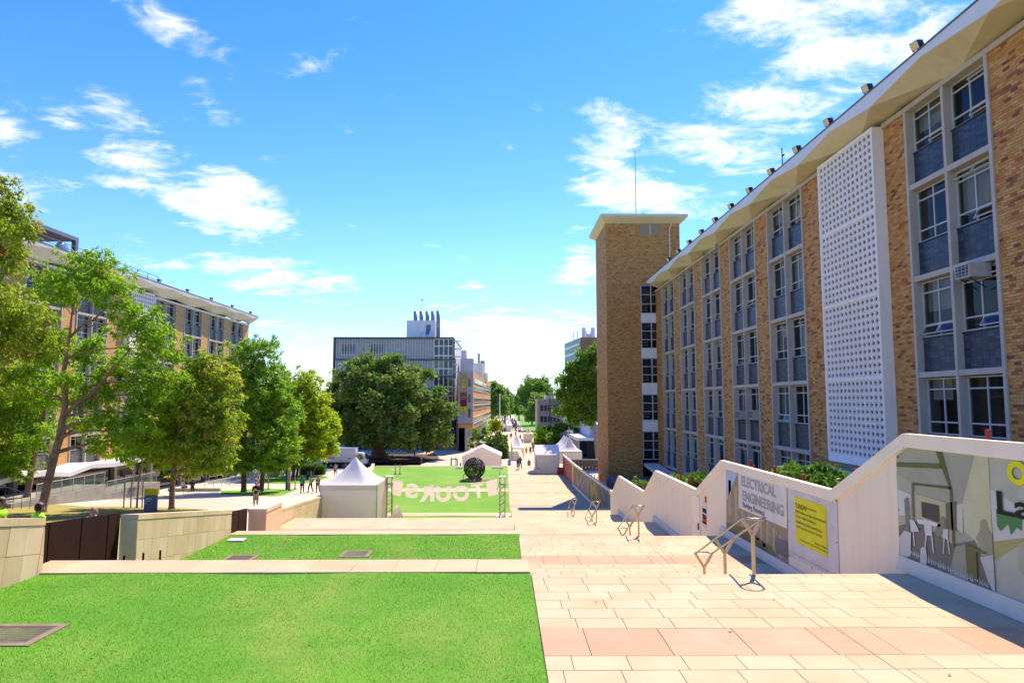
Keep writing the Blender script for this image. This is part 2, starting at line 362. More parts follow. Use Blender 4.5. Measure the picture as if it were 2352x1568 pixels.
def fill_row(x0, x1, pitch, off):
    xs = [x0]; x = x0 + off
    while x < x1 - 0.12:
        if x > x0 + 0.12: xs.append(x)
        x += pitch
    xs.append(x1); return list(zip(xs, xs[1:]))
G_ = 0.0055
slab_count = 0
rest = MB()
def lay(x0, x1, d0, d1, e, z, objs, spans=None, pitch=0.575):
    global slab_count
    for ri, (a, b, pk) in enumerate(slab_rows(d0, d1, e)):
        for (sx0, sx1) in (spans or [(x0, 3.9), (3.9, x1)]):
            for (u, v) in fill_row(sx0, sx1, 0.87 if pk else pitch, RNG.uniform(0.12, 0.55)):
                w, l = v - u - G_, b - a - G_
                zc = z + RNG.uniform(-0.0012, 0.0012)
                if objs and slab_count < 300 and b > 5.6:
                    o = piece(slab_mesh(w, l, 0.05, m_pink if pk else m_paver), 'paving_slab', walk, ((u + v) / 2, (a + b) / 2, zc)); slab_count += 1
                else:
                    rest.m = 1 if pk else 0
                    x, y = w / 2, l / 2; cx, cy = (u + v) / 2, (a + b) / 2
                    rest.add([(cx - x, cy - y, zc - .05), (cx + x, cy - y, zc - .05), (cx + x, cy + y, zc - .05), (cx - x, cy + y, zc - .05), (cx - x, cy - y, zc), (cx + x, cy - y, zc), (cx + x, cy + y, zc), (cx - x, cy + y, zc)],
                             [(0, 1, 5, 4), (1, 2, 6, 5), (2, 3, 7, 6), (3, 0, 4, 7), (4, 5, 6, 7)])
lay(0.42, 6.26, 5.2, TE[0], TE[0], TZ[0], True)
lay(0.42, 6.26, TE[0] + FL, TE[1], TE[1], TZ[1], True)
lay(0.42, 6.26, TE[1] + FL, TE[2], TE[2], TZ[2], False)
lay(0.42, 6.26, TE[2] + FL, TE[3], TE[3], TZ[3], False)
lay(0.52, 8.8, TE[3] + FL, TE[4], TE[4], TZ[4], False)
lay(0.52, 8.8, TE[4] + FL, TE[5], TE[5], TZ[5], False)
for q in range(5): lay(0.52, 8.8, TE[5] + FL + q * 9.07, TE[5] + FL + (q + 1) * 9.07, TE[5] + FL + (q + 1) * 9.07, TZ[6], False)
lay(-9.0, 0.40, 20.72, 29.98, 29.98, TZ[2], False, spans=[(-9.0, -4.5), (-4.5, 0.40)])
rest.build('paving_slabs', [m_paver, m_pink], walk, kind='stuff')
# ------------------------------------------------------------------ turf levels with stone edges
def turf(name, x0, x1, d0, d1, z, m, holes=(), nx=40):
    b = MB(); ny = max(2, int((d1 - d0) / 0.35))
    for i in range(nx + 1):
        for j in range(ny + 1):
            x = lerp(x0, x1, i / nx); y = lerp(d0, d1, j / ny)
            b.v.append((x, y, z + 0.012 * math.sin(x * 1.7 + y) * math.sin(y * 1.3)))
    for i in range(nx):
        for j in range(ny):
            q = i * (ny + 1) + j; b.f.append((q, q + ny + 1, q + ny + 2, q + 1)); b.mi.append(0)
    return b.build(name, m, smooth=True, kind='structure')
T1X0, T2X0 = -7.2, -7.9
turf('lawn', T1X0, 0.415, 3.0, 10.92, TZ[0] - 0.015, m_grass)
turf('lawn', T2X0, 0.415, 11.8, 20.14, TZ[1] - 0.015, m_grass)
turf('lawn', -9.0, 0.415, 30.0, 37.65, TZ[3] - 0.015, m_grass_far)
b = MB(); b.box(T1X0 - .2, 0.41, 3, 11.76, TZ[0] - 1.3, TZ[0] - 0.055); b.box(T2X0 - .2, 0.41, 11.8, 20.7, TZ[1] - 1.3, TZ[1] - 0.055)
b.box(-9.0, 0.41, 20.72, 29.97, TZ[2] - 1.3, TZ[2] - 0.055); b.box(-9.0, 0.41, 30.0, 38.66, TZ[3] - 3.6, TZ[3] - 0.055)
b.build('terrace', m_stone, kind='structure')
edges = {}
def cap_row(x0, x1, d0, d1, z, pitch, parent, slant=0.0):
    x = x0
    while x < x1 - 0.05:
        v = min(x + pitch, x1)
        if x1 - v < 0.2: v = x1
        piece(slab_mesh(v - x - G_, d1 - d0, 0.06, m_paver), 'edge_stone', parent, ((x + v) / 2, (d0 + d1) / 2, z + RNG.uniform(-.001, .002))); x = v
cap_row(-7.7, 0.41, 10.94, 11.78, TZ[0], 0.66, walk); cap_row(-7.9, 0.41, 20.15, 20.71, TZ[1], 0.66, walk); cap_row(-9.0, 0.41, 37.66, 38.68, TZ[3], 0.9, walk)
def low_lawn():
    b = MB(); b.add([(-9.5, 39, TZ[6] - .02), (0.5, 39, TZ[6] - .02), (0.5, 103.4, TZ[6] - .02), (-19.4, 103.4, TZ[6] - .02), (-12, 58, TZ[6] - .02)], [(0, 1, 2, 3, 4)])
    o = b.build('lower_lawn', m_grass_far, kind='structure')
    sb = MB(); sb.box(-20, 8.9, 38.8, 104.15, -12.5, TZ[6] - .06); sb.build('lower_terrace', m_stone, kind='structure')
    y0, y1 = onz(1000, 1129, TZ[6]).y, onz(1000, 1121, TZ[6]).y
    cap_row(-15.5, 0.48, y0, y1, TZ[6] + .004, 1.8, o); cap_row(-19.3, 8.8, 103.42, 104.1, TZ[6] + .006, 2.0, o)
low_lawn()
# mown stripes and pits of the lower lawn are real things
def blades(name, x0, x1, d0, d1, z, n, h, w, seed, avoid=()):
    g = np.random.default_rng(seed); x = g.uniform(x0, x1, n); y = d1 - (d1 - d0) * g.uniform(0, 1, n) ** 1.0
    for (ax0, ax1, ay0, ay1) in avoid:
        k = ~((x > ax0) & (x < ax1) & (y > ay0) & (y < ay1)); x, y = x[k], y[k]
    n = len(x); a = g.uniform(0, 2 * np.pi, n); hh = h * g.uniform(.5, 1.3, n); ln = g.normal(0, .45, (n, 2)) * hh[:, None]
    zz = z + 0.012 * np.sin(x * 1.7 + y) * np.sin(y * 1.3) - 0.01
    V = np.zeros((n, 3, 3)); V[:, 0] = np.stack([x - w * np.cos(a), y - w * np.sin(a), zz], 1); V[:, 1] = np.stack([x + w * np.cos(a), y + w * np.sin(a), zz], 1)
    V[:, 2] = np.stack([x + ln[:, 0], y + ln[:, 1], zz + hh], 1)
    return npmesh(name, V.reshape(-1, 3), n, 3)
def npmesh(name, V, n, k):
    me = bpy.data.meshes.new(name); me.vertices.add(len(V)); me.vertices.foreach_set('co', np.ascontiguousarray(V, dtype=np.float32).ravel())
    me.loops.add(n * k); me.loops.foreach_set('vertex_index', np.arange(n * k, dtype=np.int32))
    me.polygons.add(n); me.polygons.foreach_set('loop_start', np.arange(0, n * k, k, dtype=np.int32)); me.polygons.foreach_set('loop_total', np.full(n, k, dtype=np.int32))
    me.update(calc_edges=True); return me
GR = [onz(8, 1456, TZ[0]), onz(551, 1281, TZ[1]), onz(818, 1271, TZ[1])]
av1 = [(-5.55, -4.15, 7.9, 9.0)]
pit_xy = []
def drain(p, w, l, label, nb):
    e = empty('drain_grate', (p.x, p.y, p.z - .02), label, 'drain', 'drain grates in the lawns')
    b = MB(); x0, x1, y0, y1 = p.x - w / 2, p.x + w / 2, p.y - l / 2, p.y + l / 2; t = .12 * min(w, l); z = p.z
    b.box(x0, x1, y0, y0 + t, z - .1, z + .004); b.box(x0, x1, y1 - t, y1, z - .1, z + .004); b.box(x0, x0 + t, y0 + t, y1 - t, z - .1, z + .004); b.box(x1 - t, x1, y0 + t, y1 - t, z - .1, z + .004)
    b.build('concrete_surround', mat('pit_concrete', (.28, .22, .14), .9, (.20, .15, .09), 5), e)
    b = MB(); b.box(x0 + t, x1 - t, y0 + t, y1 - t, z - .09, z - .07); b.build('pit', mat('pit_dark', (.02, .015, .012), .9, (.04, .03, .02), 4), e)
    ir = mat('cast_iron', (.11, .075, .05), .6, (.17, .12, .08), 9, 5, .2, 60)
    b = MB(); ix0, ix1, iy0, iy1 = x0 + t + .003, x1 - t - .003, y0 + t + .003, y1 - t - .003; f = .035
    b.box(ix0, ix1, iy0, iy0 + f, z - .05, z); b.box(ix0, ix1, iy1 - f, iy1, z - .05, z); b.box(ix0, ix0 + f, iy0 + f, iy1 - f, z - .05, z); b.box(ix1 - f, ix1, iy0 + f, iy1 - f, z - .05, z); b.build('grate_frame', ir, e)
    for c in range(3):
        xa, xb = lerp(ix0 + f, ix1 - f, c / 3) + .008, lerp(ix0 + f, ix1 - f, (c + 1) / 3) - .008
        if c:
            b = MB(); b.box(xa - .016, xa, iy0 + f, iy1 - f, z - .045, z - .002); b.build('grate_rib', ir, e)
        for i in range(nb):
            yb = lerp(iy0 + f, iy1 - f, (i + .5) / nb); q = (iy1 - iy0) / nb * .3
            b = MB(); b.box(xa, xb, yb - q, yb + q, z - .045, z - .003); b.build('grate_bar', ir, e)
    pit_xy.append((x0, x1, y0, y1))
drain(GR[0], 1.06, .74, 'rusty drain grate in concrete surround on the nearest lawn', 8)
drain(GR[1], .74, .74, 'drain grate on the middle lawn by the left wall', 5)
drain(GR[2], .74, .74, 'drain grate in the middle of the second lawn', 5)
link(blades('grass', T1X0, 0.445, 6.2, 10.97, TZ[0] - .015, 130000, .025, .0045, 1, pit_xy[:1]), 'grass', m_blade, label='short green turf blades on the nearest lawn', kind='stuff')
link(blades('grass', T2X0, 0.45, 14.5, 20.19, TZ[1] - .015, 75000, .030, .008, 2, pit_xy[1:]), 'grass', m_blade, label='short green turf blades on the second lawn', kind='stuff')
b = MB(); p = onz(545, 1240, TZ[1]); b.box(p.x - .22, p.x + .2, p.y - .16, p.y + .16, p.z, p.z + .03); b.build('paper_sheet', flat((.75, .75, .72)), label='white sheet lying on the second lawn', cat='litter')
b = MB(); p = onz(606, 1219, TZ[2]); b.ball((p.x, p.y, p.z + .12), .12, 12, 8); b.build('blue_ball', flat((.08, .16, .45)), smooth=True, label='small blue ball at the foot of the left wall', cat='ball')
for (x, y, lab) in [(910, 1079, 'small concrete pit cover at the far left of the lower lawn')]:
    p = onz(x, y, TZ[6]); b = MB(); b.box(p.x - .8, p.x + .8, p.y - .4, p.y + .4, p.z - .02, p.z + .02); b.build('pit_cover', m_concrete, label=lab, cat='pit cover')
# ------------------------------------------------------------------ sandstone walls on the left
def stone_wall(name, label, X, d0, d1, p0, p1, zbase, th=0.36, pitch=0.37, X1=None, rows=(0.42, 0.45, 0.5)):
    """coping line runs through p0,p1 (depth, z); joints square to the slope"""
    X1 = X if X1 is None else X1
    s = (p1[1] - p0[1]) / (p1[0] - p0[0]); zt = lambda d: p0[1] + s * (d - p0[0]); xx = lambda d: lerp(X, X1, (d - d0) / (d1 - d0))
    e = empty(name, (X, d0, zbase(d0)), label, 'wall')
    core = MB(); k = 8
    for i in range(k):
        a, b2 = lerp(d0, d1, i / k), lerp(d0, d1, (i + 1) / k); zb = min(zbase(a), zbase(b2)) - .4
        core.add([(xx(a) - .012, a + .01, zb), (xx(b2) - .012, b2 - .01, zb), (xx(b2) - th + .012, b2 - .01, zb), (xx(a) - th + .012, a + .01, zb), (xx(a) - .012, a + .01, zt(a) - .02), (xx(b2) - .012, b2 - .01, zt(b2) - .02), (xx(b2) - th + .012, b2 - .01, zt(b2) - .02), (xx(a) - th + .012, a + .01, zt(a) - .02)],
                 [(0, 3, 2, 1), (4, 5, 6, 7), (0, 1, 5, 4), (1, 2, 6, 5), (2, 3, 7, 6), (3, 0, 4, 7)])
    core.build('wall_core', m_mortar, e)
    n = max(1, round((d1 - d0) / .62))
    for i in range(n):
        a, b2 = lerp(d0, d1, i / n) + .003, lerp(d0, d1, (i + 1) / n) - .003; m = MB(); o = .012
        m.add([(xx(a) + o, a, zt(a) - .11), (xx(b2) + o, b2, zt(b2) - .11), (xx(b2) - th - o, b2, zt(b2) - .11), (xx(a) - th - o, a, zt(a) - .11), (xx(a) + o, a, zt(a)), (xx(b2) + o, b2, zt(b2)), (xx(b2) - th - o, b2, zt(b2)), (xx(a) - th - o, a, zt(a))],
              [(0, 3, 2, 1), (4, 5, 6, 7), (0, 1, 5, 4), (1, 2, 6, 5), (2, 3, 7, 6), (3, 0, 4, 7)])
        m.build('coping_stone', m_stone, e)
    n = max(1, round((d1 - d0) / pitch)); h0 = .115
    for rh in rows:
        for i in range(n + 1):
            a, b2 = lerp(d0, d1, i / n) + .003, lerp(d0, d1, (i + 1) / n) - .003
            q = [(a + s * h0, zt(a) - h0), (b2 + s * h0, zt(b2) - h0), (b2 + s * (h0 + rh - .006), zt(b2) - h0 - rh + .006), (a + s * (h0 + rh - .006), zt(a) - h0 - rh + .006)]
            q = [(min(max(y, d0), d1), z) for y, z in q]
            if q[1][0] - q[0][0] < .02 and q[2][0] - q[3][0] < .02: continue
            if max(z for _, z in q) < zbase((a + b2) / 2) - .1: continue
            pr = RNG.uniform(0, .004)
            for side in (0, 1):
                if side and (d1 - d0) > 30: continue
                m = MB()
                x_a, x_b = (lambda y: xx(y) + pr - .03, lambda y: xx(y) + pr) if side == 0 else (lambda y: xx(y) - th + .02, lambda y: xx(y) - th - pr)
                m.add([(x_a(y), y, z) for y, z in q] + [(x_b(y), y, z) for y, z in q], [(0, 1, 2, 3), (7, 6, 5, 4), (0, 4, 5, 1), (1, 5, 6, 2), (2, 6, 7, 3), (3, 7, 4, 0)])
                if side == 0: m.build('wall_stone', m_stone, e)
        h0 += rh
    m = MB(); a = d0 - .012; m.box(X - th, X, a, d0 + .012, zbase(d0) - .4, zt(d0) - .112); m.build('end_stone', m_stone, e)
    return e
def ln(X, a, b): 
    p, q = onx(*a, X), onx(*b, X); return (p.y, p.z), (q.y, q.z)
p0, p1 = ln(-7.2, (5, 1191), (132, 1188.5))
stone_wall('stone_wall', 'sandstone wall at the left edge of the nearest lawn', -7.2, 6.2, 11.0, p0, p1, lambda d: TZ[0])
p0, p1 = ln(-7.85, (329, 1180), (534, 1170))
stone_wall('stone_wall', 'long sandstone wall beside the second lawn, right of the wide rusty panel', -7.85, 15.0, 20.12, p0, p1, lambda d: TZ[1], pitch=.36)
p0, p1 = ln(-9.03, (634, 1172), (724, 1143.5))
stone_wall('stone_wall', 'sandstone wall running down towards the pointed white tent', -9.03, 27.4, 43.0, p0, p1, lambda d: TZ[2] if d < 30 else TZ[3], pitch=.6)
stone_wall('stone_wall', 'low sandstone wall beside the lower lawn, behind the pointed tent', -12.0, 58, 101, (58, -8.0), (101, -9.05), lambda d: TZ[6], pitch=.9, X1=-18.9, rows=(.5, .6))
# rusted steel panels set between the walls
def steel(label, a, b, ztops, zb, n):
    e = empty('rusted_screen', (a[0], a[1], zb), label, 'steel panel', 'rusted steel panels in the left wall')
    for i in range(n):
        u0, u1 = i / n, (i + 1) / n; pa = Vector((lerp(a[0], b[0], u0), lerp(a[1], b[1], u0), 0)); pb = Vector((lerp(a[0], b[0], u1), lerp(a[1], b[1], u1), 0))
        za, zc = lerp(ztops[0], ztops[1], u0), lerp(ztops[0], ztops[1], u1); o = .012 * (i % 2); st = .025
        m = MB(); m.add([(pa.x + o, pa.y - .12, zb), (pb.x + o, pb.y - .126, zb), (pb.x + o - .02, pb.y - .006, zc + st), (pa.x + o - .02, pa.y, za + st), (pa.x + o - .05, pa.y - .12, zb), (pb.x + o - .05, pb.y - .126, zb), (pb.x + o - .07, pb.y - .006, zc + st), (pa.x + o - .07, pa.y, za + st)],
                        [(0, 1, 2, 3), (7, 6, 5, 4), (0, 4, 5, 1), (1, 5, 6, 2), (2, 6, 7, 3), (3, 7, 4, 0)])
        m.build('steel_plate', m_steel_rust, e)
    return e
za, zb_ = onx(132, 1190, -7.45).z, at(290, 1180, 14.95).z
steel('wide dark rusted steel panel between the two left walls', (-7.42, 11.02), (-8.2, 14.98), (za - .02, zb_), TZ[1] - .2, 6)
steel('narrow dark rusted steel panel past the second lawn', (-7.92, 20.2), (-8.54, 23.25), (at(536, 1170, 20.7).z, at(571, 1170, 23.2).z), TZ[2] - .2, 2)
e = empty('stone_pier', (-9.3, 24, TZ[2]), 'blocky sandstone pier right of the narrow rusted panel', 'pier')
q0, q1 = at(571, 1168, 23.3), at(612, 1168, 23.3)
m = MB(); m.box(q0.x, q1.x, 23.3, 24.9, TZ[2] - .1, q0.z - .12); m.build('pier_block', m_stone, e); m = MB(); m.box(q0.x - .02, q1.x + .02, 23.28, 24.92, q0.z - .117, q0.z); m.build('coping_stone', m_stone, e)
for i, (x, y) in enumerate([(161, 1300), (217, 1290), (285, 1283), (329, 1277), (368, 1271)]):
    p = onz(x, y + 30, TZ[1]); p.y = 12.6 + i * .55; p.x = R(x, y)[0] * p.y
    b = MB(); zt_ = R(x, y - 8)[1] * p.y; b.tube([(p.x, p.y, TZ[1]), (p.x, p.y, zt_)], .02, 6); b.build('steel_peg', m_steel_rust, label=ORD[i + 1] + ' small steel peg from the left, before the wide rusted panel', cat='peg', group='steel pegs by the panel')

g = np.random.default_rng(77); n = 70; x = g.uniform(-7, .3, n); y = g.uniform(6.4, 10.8, n); x[50:] = g.uniform(.5, 6, 20); y[50:] = g.uniform(6.4, 19, 20); z = np.where(y < 10.75, TZ[0], TZ[1]) + .018; z[50:] -= .012
a = g.uniform(0, 6.28, n); L_ = g.uniform(.03, .07, n); V = np.stack([np.stack([x, y, z], 1), np.stack([x + L_ * .5 * np.cos(a) - .012 * np.sin(a), y + L_ * .5 * np.sin(a) + .012 * np.cos(a), z + .012], 1), np.stack([x + L_ * np.cos(a), y + L_ * np.sin(a), z + .004], 1), np.stack([x + L_ * .5 * np.cos(a) + .012 * np.sin(a), y + L_ * .5 * np.sin(a) - .012 * np.cos(a), z + .006], 1)], 1)
keep = ~((y > 10.7) & (y < 13.2)); V = V[keep]; link(npmesh('fallen_leaves', V.reshape(-1, 3), len(V), 4), 'fallen_leaves', mat('dead_leaf', (.22, .10, .05), .8, (.32, .18, .08), 4), label='scattered dry leaves on lawn and paving', kind='stuff')
# ------------------------------------------------------------------ brick buildings
BR = [((0.62, 0.305, 0.085), 6), ((0.57, 0.265, 0.075), 5), ((0.66, 0.365, 0.13), 4), ((0.54, 0.215, 0.06), 4), ((0.38, 0.125, 0.05), 2), ((0.26, 0.08, 0.045), 1.0)]
m_brick = mat('brick', (.4, .2, .08), 0.75, (0.80, 0.76, 0.72), 14, 4, 0.25, 90, island=BR)
m_brick_tower = mat('brick_tower', (.4, .2, .08), 0.75, (0.80, 0.76, 0.72), 8, 4, island=[((0.63, 0.30, 0.085), 6), ((0.59, 0.27, 0.075), 5), ((0.67, 0.355, 0.12), 3), ((0.54, 0.22, 0.06), 4), ((0.40, 0.14, 0.055), 1.4)])
m_joint = mat('brick_joint', (0.30, 0.22, 0.13), 0.95, (0.36, 0.27, 0.17), 12)
m_fin = mat('render_fin', (0.52, 0.44, 0.37), 0.8, (0.46, 0.385, 0.32), 1.2, 6, 0.05, 30, stain=((0.25, 0.22, 0.18), 1.5, 0.35, (2, 2, .35)))
m_tile = mat('slate_tile', (0.05, 0.07, 0.11), 0.38, (0.7, 0.7, 0.72), 6, 4, spec=0.3, island=[((0.038, 0.048, 0.078), 4), ((0.050, 0.064, 0.100), 3), ((0.030, 0.036, 0.058), 3), ((0.066, 0.082, 0.12), 1.4)])
m_tile_l = mat('grey_tile', (0.11, 0.115, 0.12), 0.4, (0.8, 0.8, 0.8), 5, 4, island=[((0.12, 0.125, 0.13), 4), ((0.15, 0.155, 0.16), 3), ((0.095, 0.10, 0.105), 3)])
m_wframe = mat('window_frame', (0.50, 0.50, 0.50), 0.45, (0.42, 0.42, 0.42), 3)
m_screen = mat('screen_block', (0.90, 0.80, 0.72), 0.75, (0.86, 0.76, 0.68), 0.8, 6, stain=((0.60, 0.54, 0.50), 1.3, 0.35, (3, 3, .3)))
m_white = mat('white_paint', (0.80, 0.77, 0.73), 0.6, (0.75, 0.72, 0.68), 0.8, 6, stain=((0.45, 0.41, 0.36), 1.0, 0.35, (2, 2, .4)))
m_soffit = mat('soffit_paint', (0.78, 0.69, 0.48), 0.75, (0.72, 0.63, 0.43), 0.7, 6, stain=((0.42, 0.36, 0.25), .9, .4))
m_fascia = mat('fascia', (0.74, 0.70, 0.68), 0.6, (0.68, 0.64, 0.62), 0.8, 6)
m_roofdark = mat('roof_edge', (0.10, 0.10, 0.11), 0.7, (0.14, 0.14, 0.15), 2)
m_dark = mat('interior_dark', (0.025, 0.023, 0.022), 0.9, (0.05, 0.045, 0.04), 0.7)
m_black = mat('black_metal', (0.018, 0.018, 0.02), 0.45, (0.03, 0.03, 0.032), 5)
m_gl = glass('window_glass', (0.012, 0.014, 0.018), 0.03, 0.45, 0.55)
m_gl_dark = glass('window_glass_dark', (0.015, 0.018, 0.024), 0.03, 0.8, 0.12)
m_curt = [mat('curtain_%d' % i, c, 0.9, tuple(x * .8 for x in c), 6, 4, streak=(1, 7, .2)) for i, c in enumerate([(0.62, 0.60, 0.55), (0.50, 0.45, 0.37), (0.42, 0.42, 0.45)])]
def bricktex(name, cols, bw, bh):
    m = bpy.data.materials.new(name); m.use_nodes = True; N = m.node_tree.nodes; L = m.node_tree.links; b = N['Principled BSDF']; b.inputs['Roughness'].default_value = .8
    g = N.new('ShaderNodeNewGeometry'); s = N.new('ShaderNodeSeparateXYZ'); c = N.new('ShaderNodeCombineXYZ'); L.new(g.outputs['Position'], s.inputs[0])
    ad = N.new('ShaderNodeMath'); ad.operation = 'ADD'; L.new(s.outputs[0], ad.inputs[0]); L.new(s.outputs[1], ad.inputs[1])
    L.new(ad.outputs[0], c.inputs[0]); L.new(s.outputs[2], c.inputs[1])
    t = N.new('ShaderNodeTexBrick'); L.new(c.outputs[0], t.inputs['Vector']); t.inputs['Scale'].default_value = 1.0; t.inputs['Brick Width'].default_value = bw; t.inputs['Row Height'].default_value = bh
    t.inputs['Mortar Size'].default_value = .008; t.inputs['Color1'].default_value = (*cols[0], 1); t.inputs['Color2'].default_value = (*cols[1], 1); t.inputs['Mortar'].default_value = (*cols[2], 1)
    L.new(t.outputs[0], b.inputs['Base Color']); return m
m_bricktex = bricktex('brick_far', [(0.62, 0.32, 0.10), (0.52, 0.24, 0.075), (0.50, 0.34, 0.18)], .29, .1)
def brick_wall(u0, u1, z0, z1, put, bl=.29, bh=.1, jt=.011, dep=.02, sink=None, rag=.003):
    """sink(list of 8 corners in u,w,z) receives one brick at a time"""
    row = 0; z = z0
    while z < z1 - .02:
        zt = min(z + bh, z1); off = (row % 2) * bl / 2 + (row * .073) % .03; u = u0 - off
        while u < u1 - .01:
            a, b = max(u, u0), min(u + bl, u1)
            if b - a > .03: put(a + jt / 2, b - jt / 2, z + jt / 2, zt - jt / 2, RNG.uniform(-rag, rag) * .6)
            u += bl
        z += bh; row += 1
FRAMES = {}
class Facade:
    def __init__(s, X0, sgn, root, detail):
        s.X0, s.sgn, s.root, s.detail = X0, sgn, root, detail      # sgn=-1: outwards is -X
        s.npane = 0
    def P(s, u, w, z): return (s.X0 + s.sgn * w, u, z)
    def box(s, mb, u0, u1, w0, w1, z0, z1):
        x0, x1 = sorted((s.X0 + s.sgn * w0, s.X0 + s.sgn * w1)); mb.box(x0, x1, u0, u1, z0, z1)
    def frame_mesh(s, wd, h, rows):
        k = (round(wd, 2), round(h, 2), len(rows))
        if k in FRAMES: return FRAMES[k]
        b = MB(); t = .055; q = .035
        b.box(-q, q, 0, t, 0, h); b.box(-q, q, wd - t, wd, 0, h); b.box(-q, q, t, wd - t, 0, t); b.box(-q, q, t, wd - t, h - t, h)
        c = wd * .55; b.box(-q * .9, q * .9, c - t / 2, c + t / 2, t, h - t)
        for z in rows: b.box(-q * .8, q * .8, t, c - t / 2, z - t / 2, z + t / 2); b.box(-q * .8, q * .8, c + t / 2, wd - t, z - t / 2, z + t / 2)
        FRAMES[k] = (b.mesh('window'), [(t, c - t / 2), (c + t / 2, wd - t)], [t] + [v for z in rows for v in (z - t / 2, z + t / 2)] + [h - t]); FRAMES[k][0].materials.append(m_wframe); return FRAMES[k]
    PM = {}
    def pane_mesh(s, wd, h, fr, m):
        k = (round(wd, 2), round(h, 2), fr, m.name)
        if k not in s.PM:
            b = MB(); b.quad((0, 0, -h), (0, wd, -h), (0, wd, 0), (0, 0, 0))
            if fr:
                b.m = 1; t = .04
                for a in ((0, t, -h, 0), (wd - t, wd, -h, 0), (t, wd - t, -h, -h + t), (t, wd - t, -t, 0)): b.box(-.02, .02, *a)
            me = b.mesh('pane'); me.materials.append(m); me.materials.append(m_wframe); s.PM[k] = me
        return s.PM[k]
    def window(s, u, w, z, wd, h, op, curt, glassm=None):
        rows = [h * .22, h * .80] if s.detail < 2 else [h * .22, h * .78]
        me, cols, zs = s.frame_mesh(wd, h, rows)
        o = piece(me, 'window', s.root, s.P(u, w, z)); gm = glassm or m_gl
        if s.detail >= 1:
            k = 0
            for ci, (a, b) in enumerate(cols):
                for ri in range(3):
                    za, zb = zs[2 * ri], zs[2 * ri + 1]; ang = 0
                    if ri == 0 and op[0] > ci: ang = .5
                    if ri == 2 and op[1] > ci: ang = .6
                    pm = s.pane_mesh(b - a, zb - za, ang > 0, gm)
                    p = piece(pm, 'pane', o, (0, 0, 0)); p.matrix_parent_inverse = Matrix(); p.location = (0, a, zb); p.rotation_euler = (0, (ang if s.sgn < 0 else -ang), 0); s.npane += 1
        else:
            p = piece(s.pane_mesh(wd - .1, h - .1, False, gm), 'pane', o, (0, 0, 0)); p.matrix_parent_inverse = Matrix(); p.location = (0, .05, h - .05)
        if curt:
            b = MB(); a0, a1 = curt[1]; n = 12
            for i in range(n):
                y0, y1 = lerp(wd * a0, wd * a1, i / n), lerp(wd * a0, wd * a1, (i + 1) / n); x0, x1 = -s.sgn * (.16 + .03 * (i % 2)), -s.sgn * (.16 + .03 * ((i + 1) % 2))
                b.quad((x0, y0, .02 + h * curt[2]), (x1, y1, .02 + h * curt[2]), (x1, y1, h - .02), (x0, y0, h - .02))
            c = link(b.mesh('curtain'), 'curtain', m_curt[curt[0]]); c.parent = o
        return o
    def spandrel(s, u, w, z, wd, h, m, tiles):
        b = MB(); s.box(b, u, u + wd, w - .05, w - .006, z, z + h); s.box(b, u - .03, u + wd + .03, w - .10, w + .035, z + h, z + h + .05)
        o = b.build('spandrel', m_joint2, s.root)
        nx, nz = max(2, round(wd / .30)), max(2, round(h / .105)); tw, tz = wd / nx, h / nz; j = .009
        mb = MB()
        for k in range(nz):
            for i in range(nx):
                a, c, q = u + i * tw + j / 2, z + k * tz + j / 2, RNG.uniform(0, .004)
                if tiles:
                    bb = MB(); s.box(bb, a, a + tw - j, w - .02, w + q, c, c + tz - j); bb.build('tile', m, o)
                else: s.box(mb, a, a + tw - j, w - .02, w + q, c, c + tz - j)
        if not tiles: mb.build('tiles', m, o, kind='stuff')
        return o
    def bay(s, u0, u1, levels, zbot, tile_m, tile_parts=(), seed=0, blinds=True):
        r = random.Random(seed); t = .14; rec = -.34; mid = (u0 + u1) / 2
        ztop = levels[0][1]
        for uu in (u0, mid - t / 2, u1 - t):
            b = MB(); s.box(b, uu, uu + t, rec - .05, .07 if uu != mid - t / 2 else .05, zbot, ztop); b.build('fin', m_fin, s.root)
        for li, (zb, zt) in enumerate(levels):           # zb: top of sill band, zt: underside of band above
            b = MB(); s.box(b, u0 + t, u1 - t, rec - .04, .035, zb - .2, zb); b.build('sill_band', m_fin, s.root)
            for half in (0, 1):
                a = u0 + t if half == 0 else mid + t / 2; wd = mid - t / 2 - u0 - t
                hs = 1.25 if zt - zb > 2.2 else .5 * (zt - zb)
                s.spandrel(a, -.2, zb, wd, hs, tile_m, (li, half) in tile_parts)
                op = (r.choice([0, 0, 0, 1, 2]), r.choice([0, 0, 0, 0, 1, 2])); cu = None
                if blinds and r.random() < .74: cu = (r.choice([0, 1, 1, 2]), r.choice([(.02, .98), (.02, .98), (.02, .5), (.45, .98), (.02, .3), (.6, .98)]), r.choice([0, 0, 0, .2, .45, .6]))
                s.window(a, rec + .05, zb + hs + .06, wd, zt - zb - hs - .07, op if s.detail else (0, 0), cu)
m_joint2 = mat('tile_backing', (0.03, 0.035, 0.045), 0.9, (0.05, 0.055, 0.065), 5)
LEV = [(8.28, 11.22), (4.72, 8.06), (1.08, 4.50), (-2.52, 0.86), (-6.12, -2.74)]
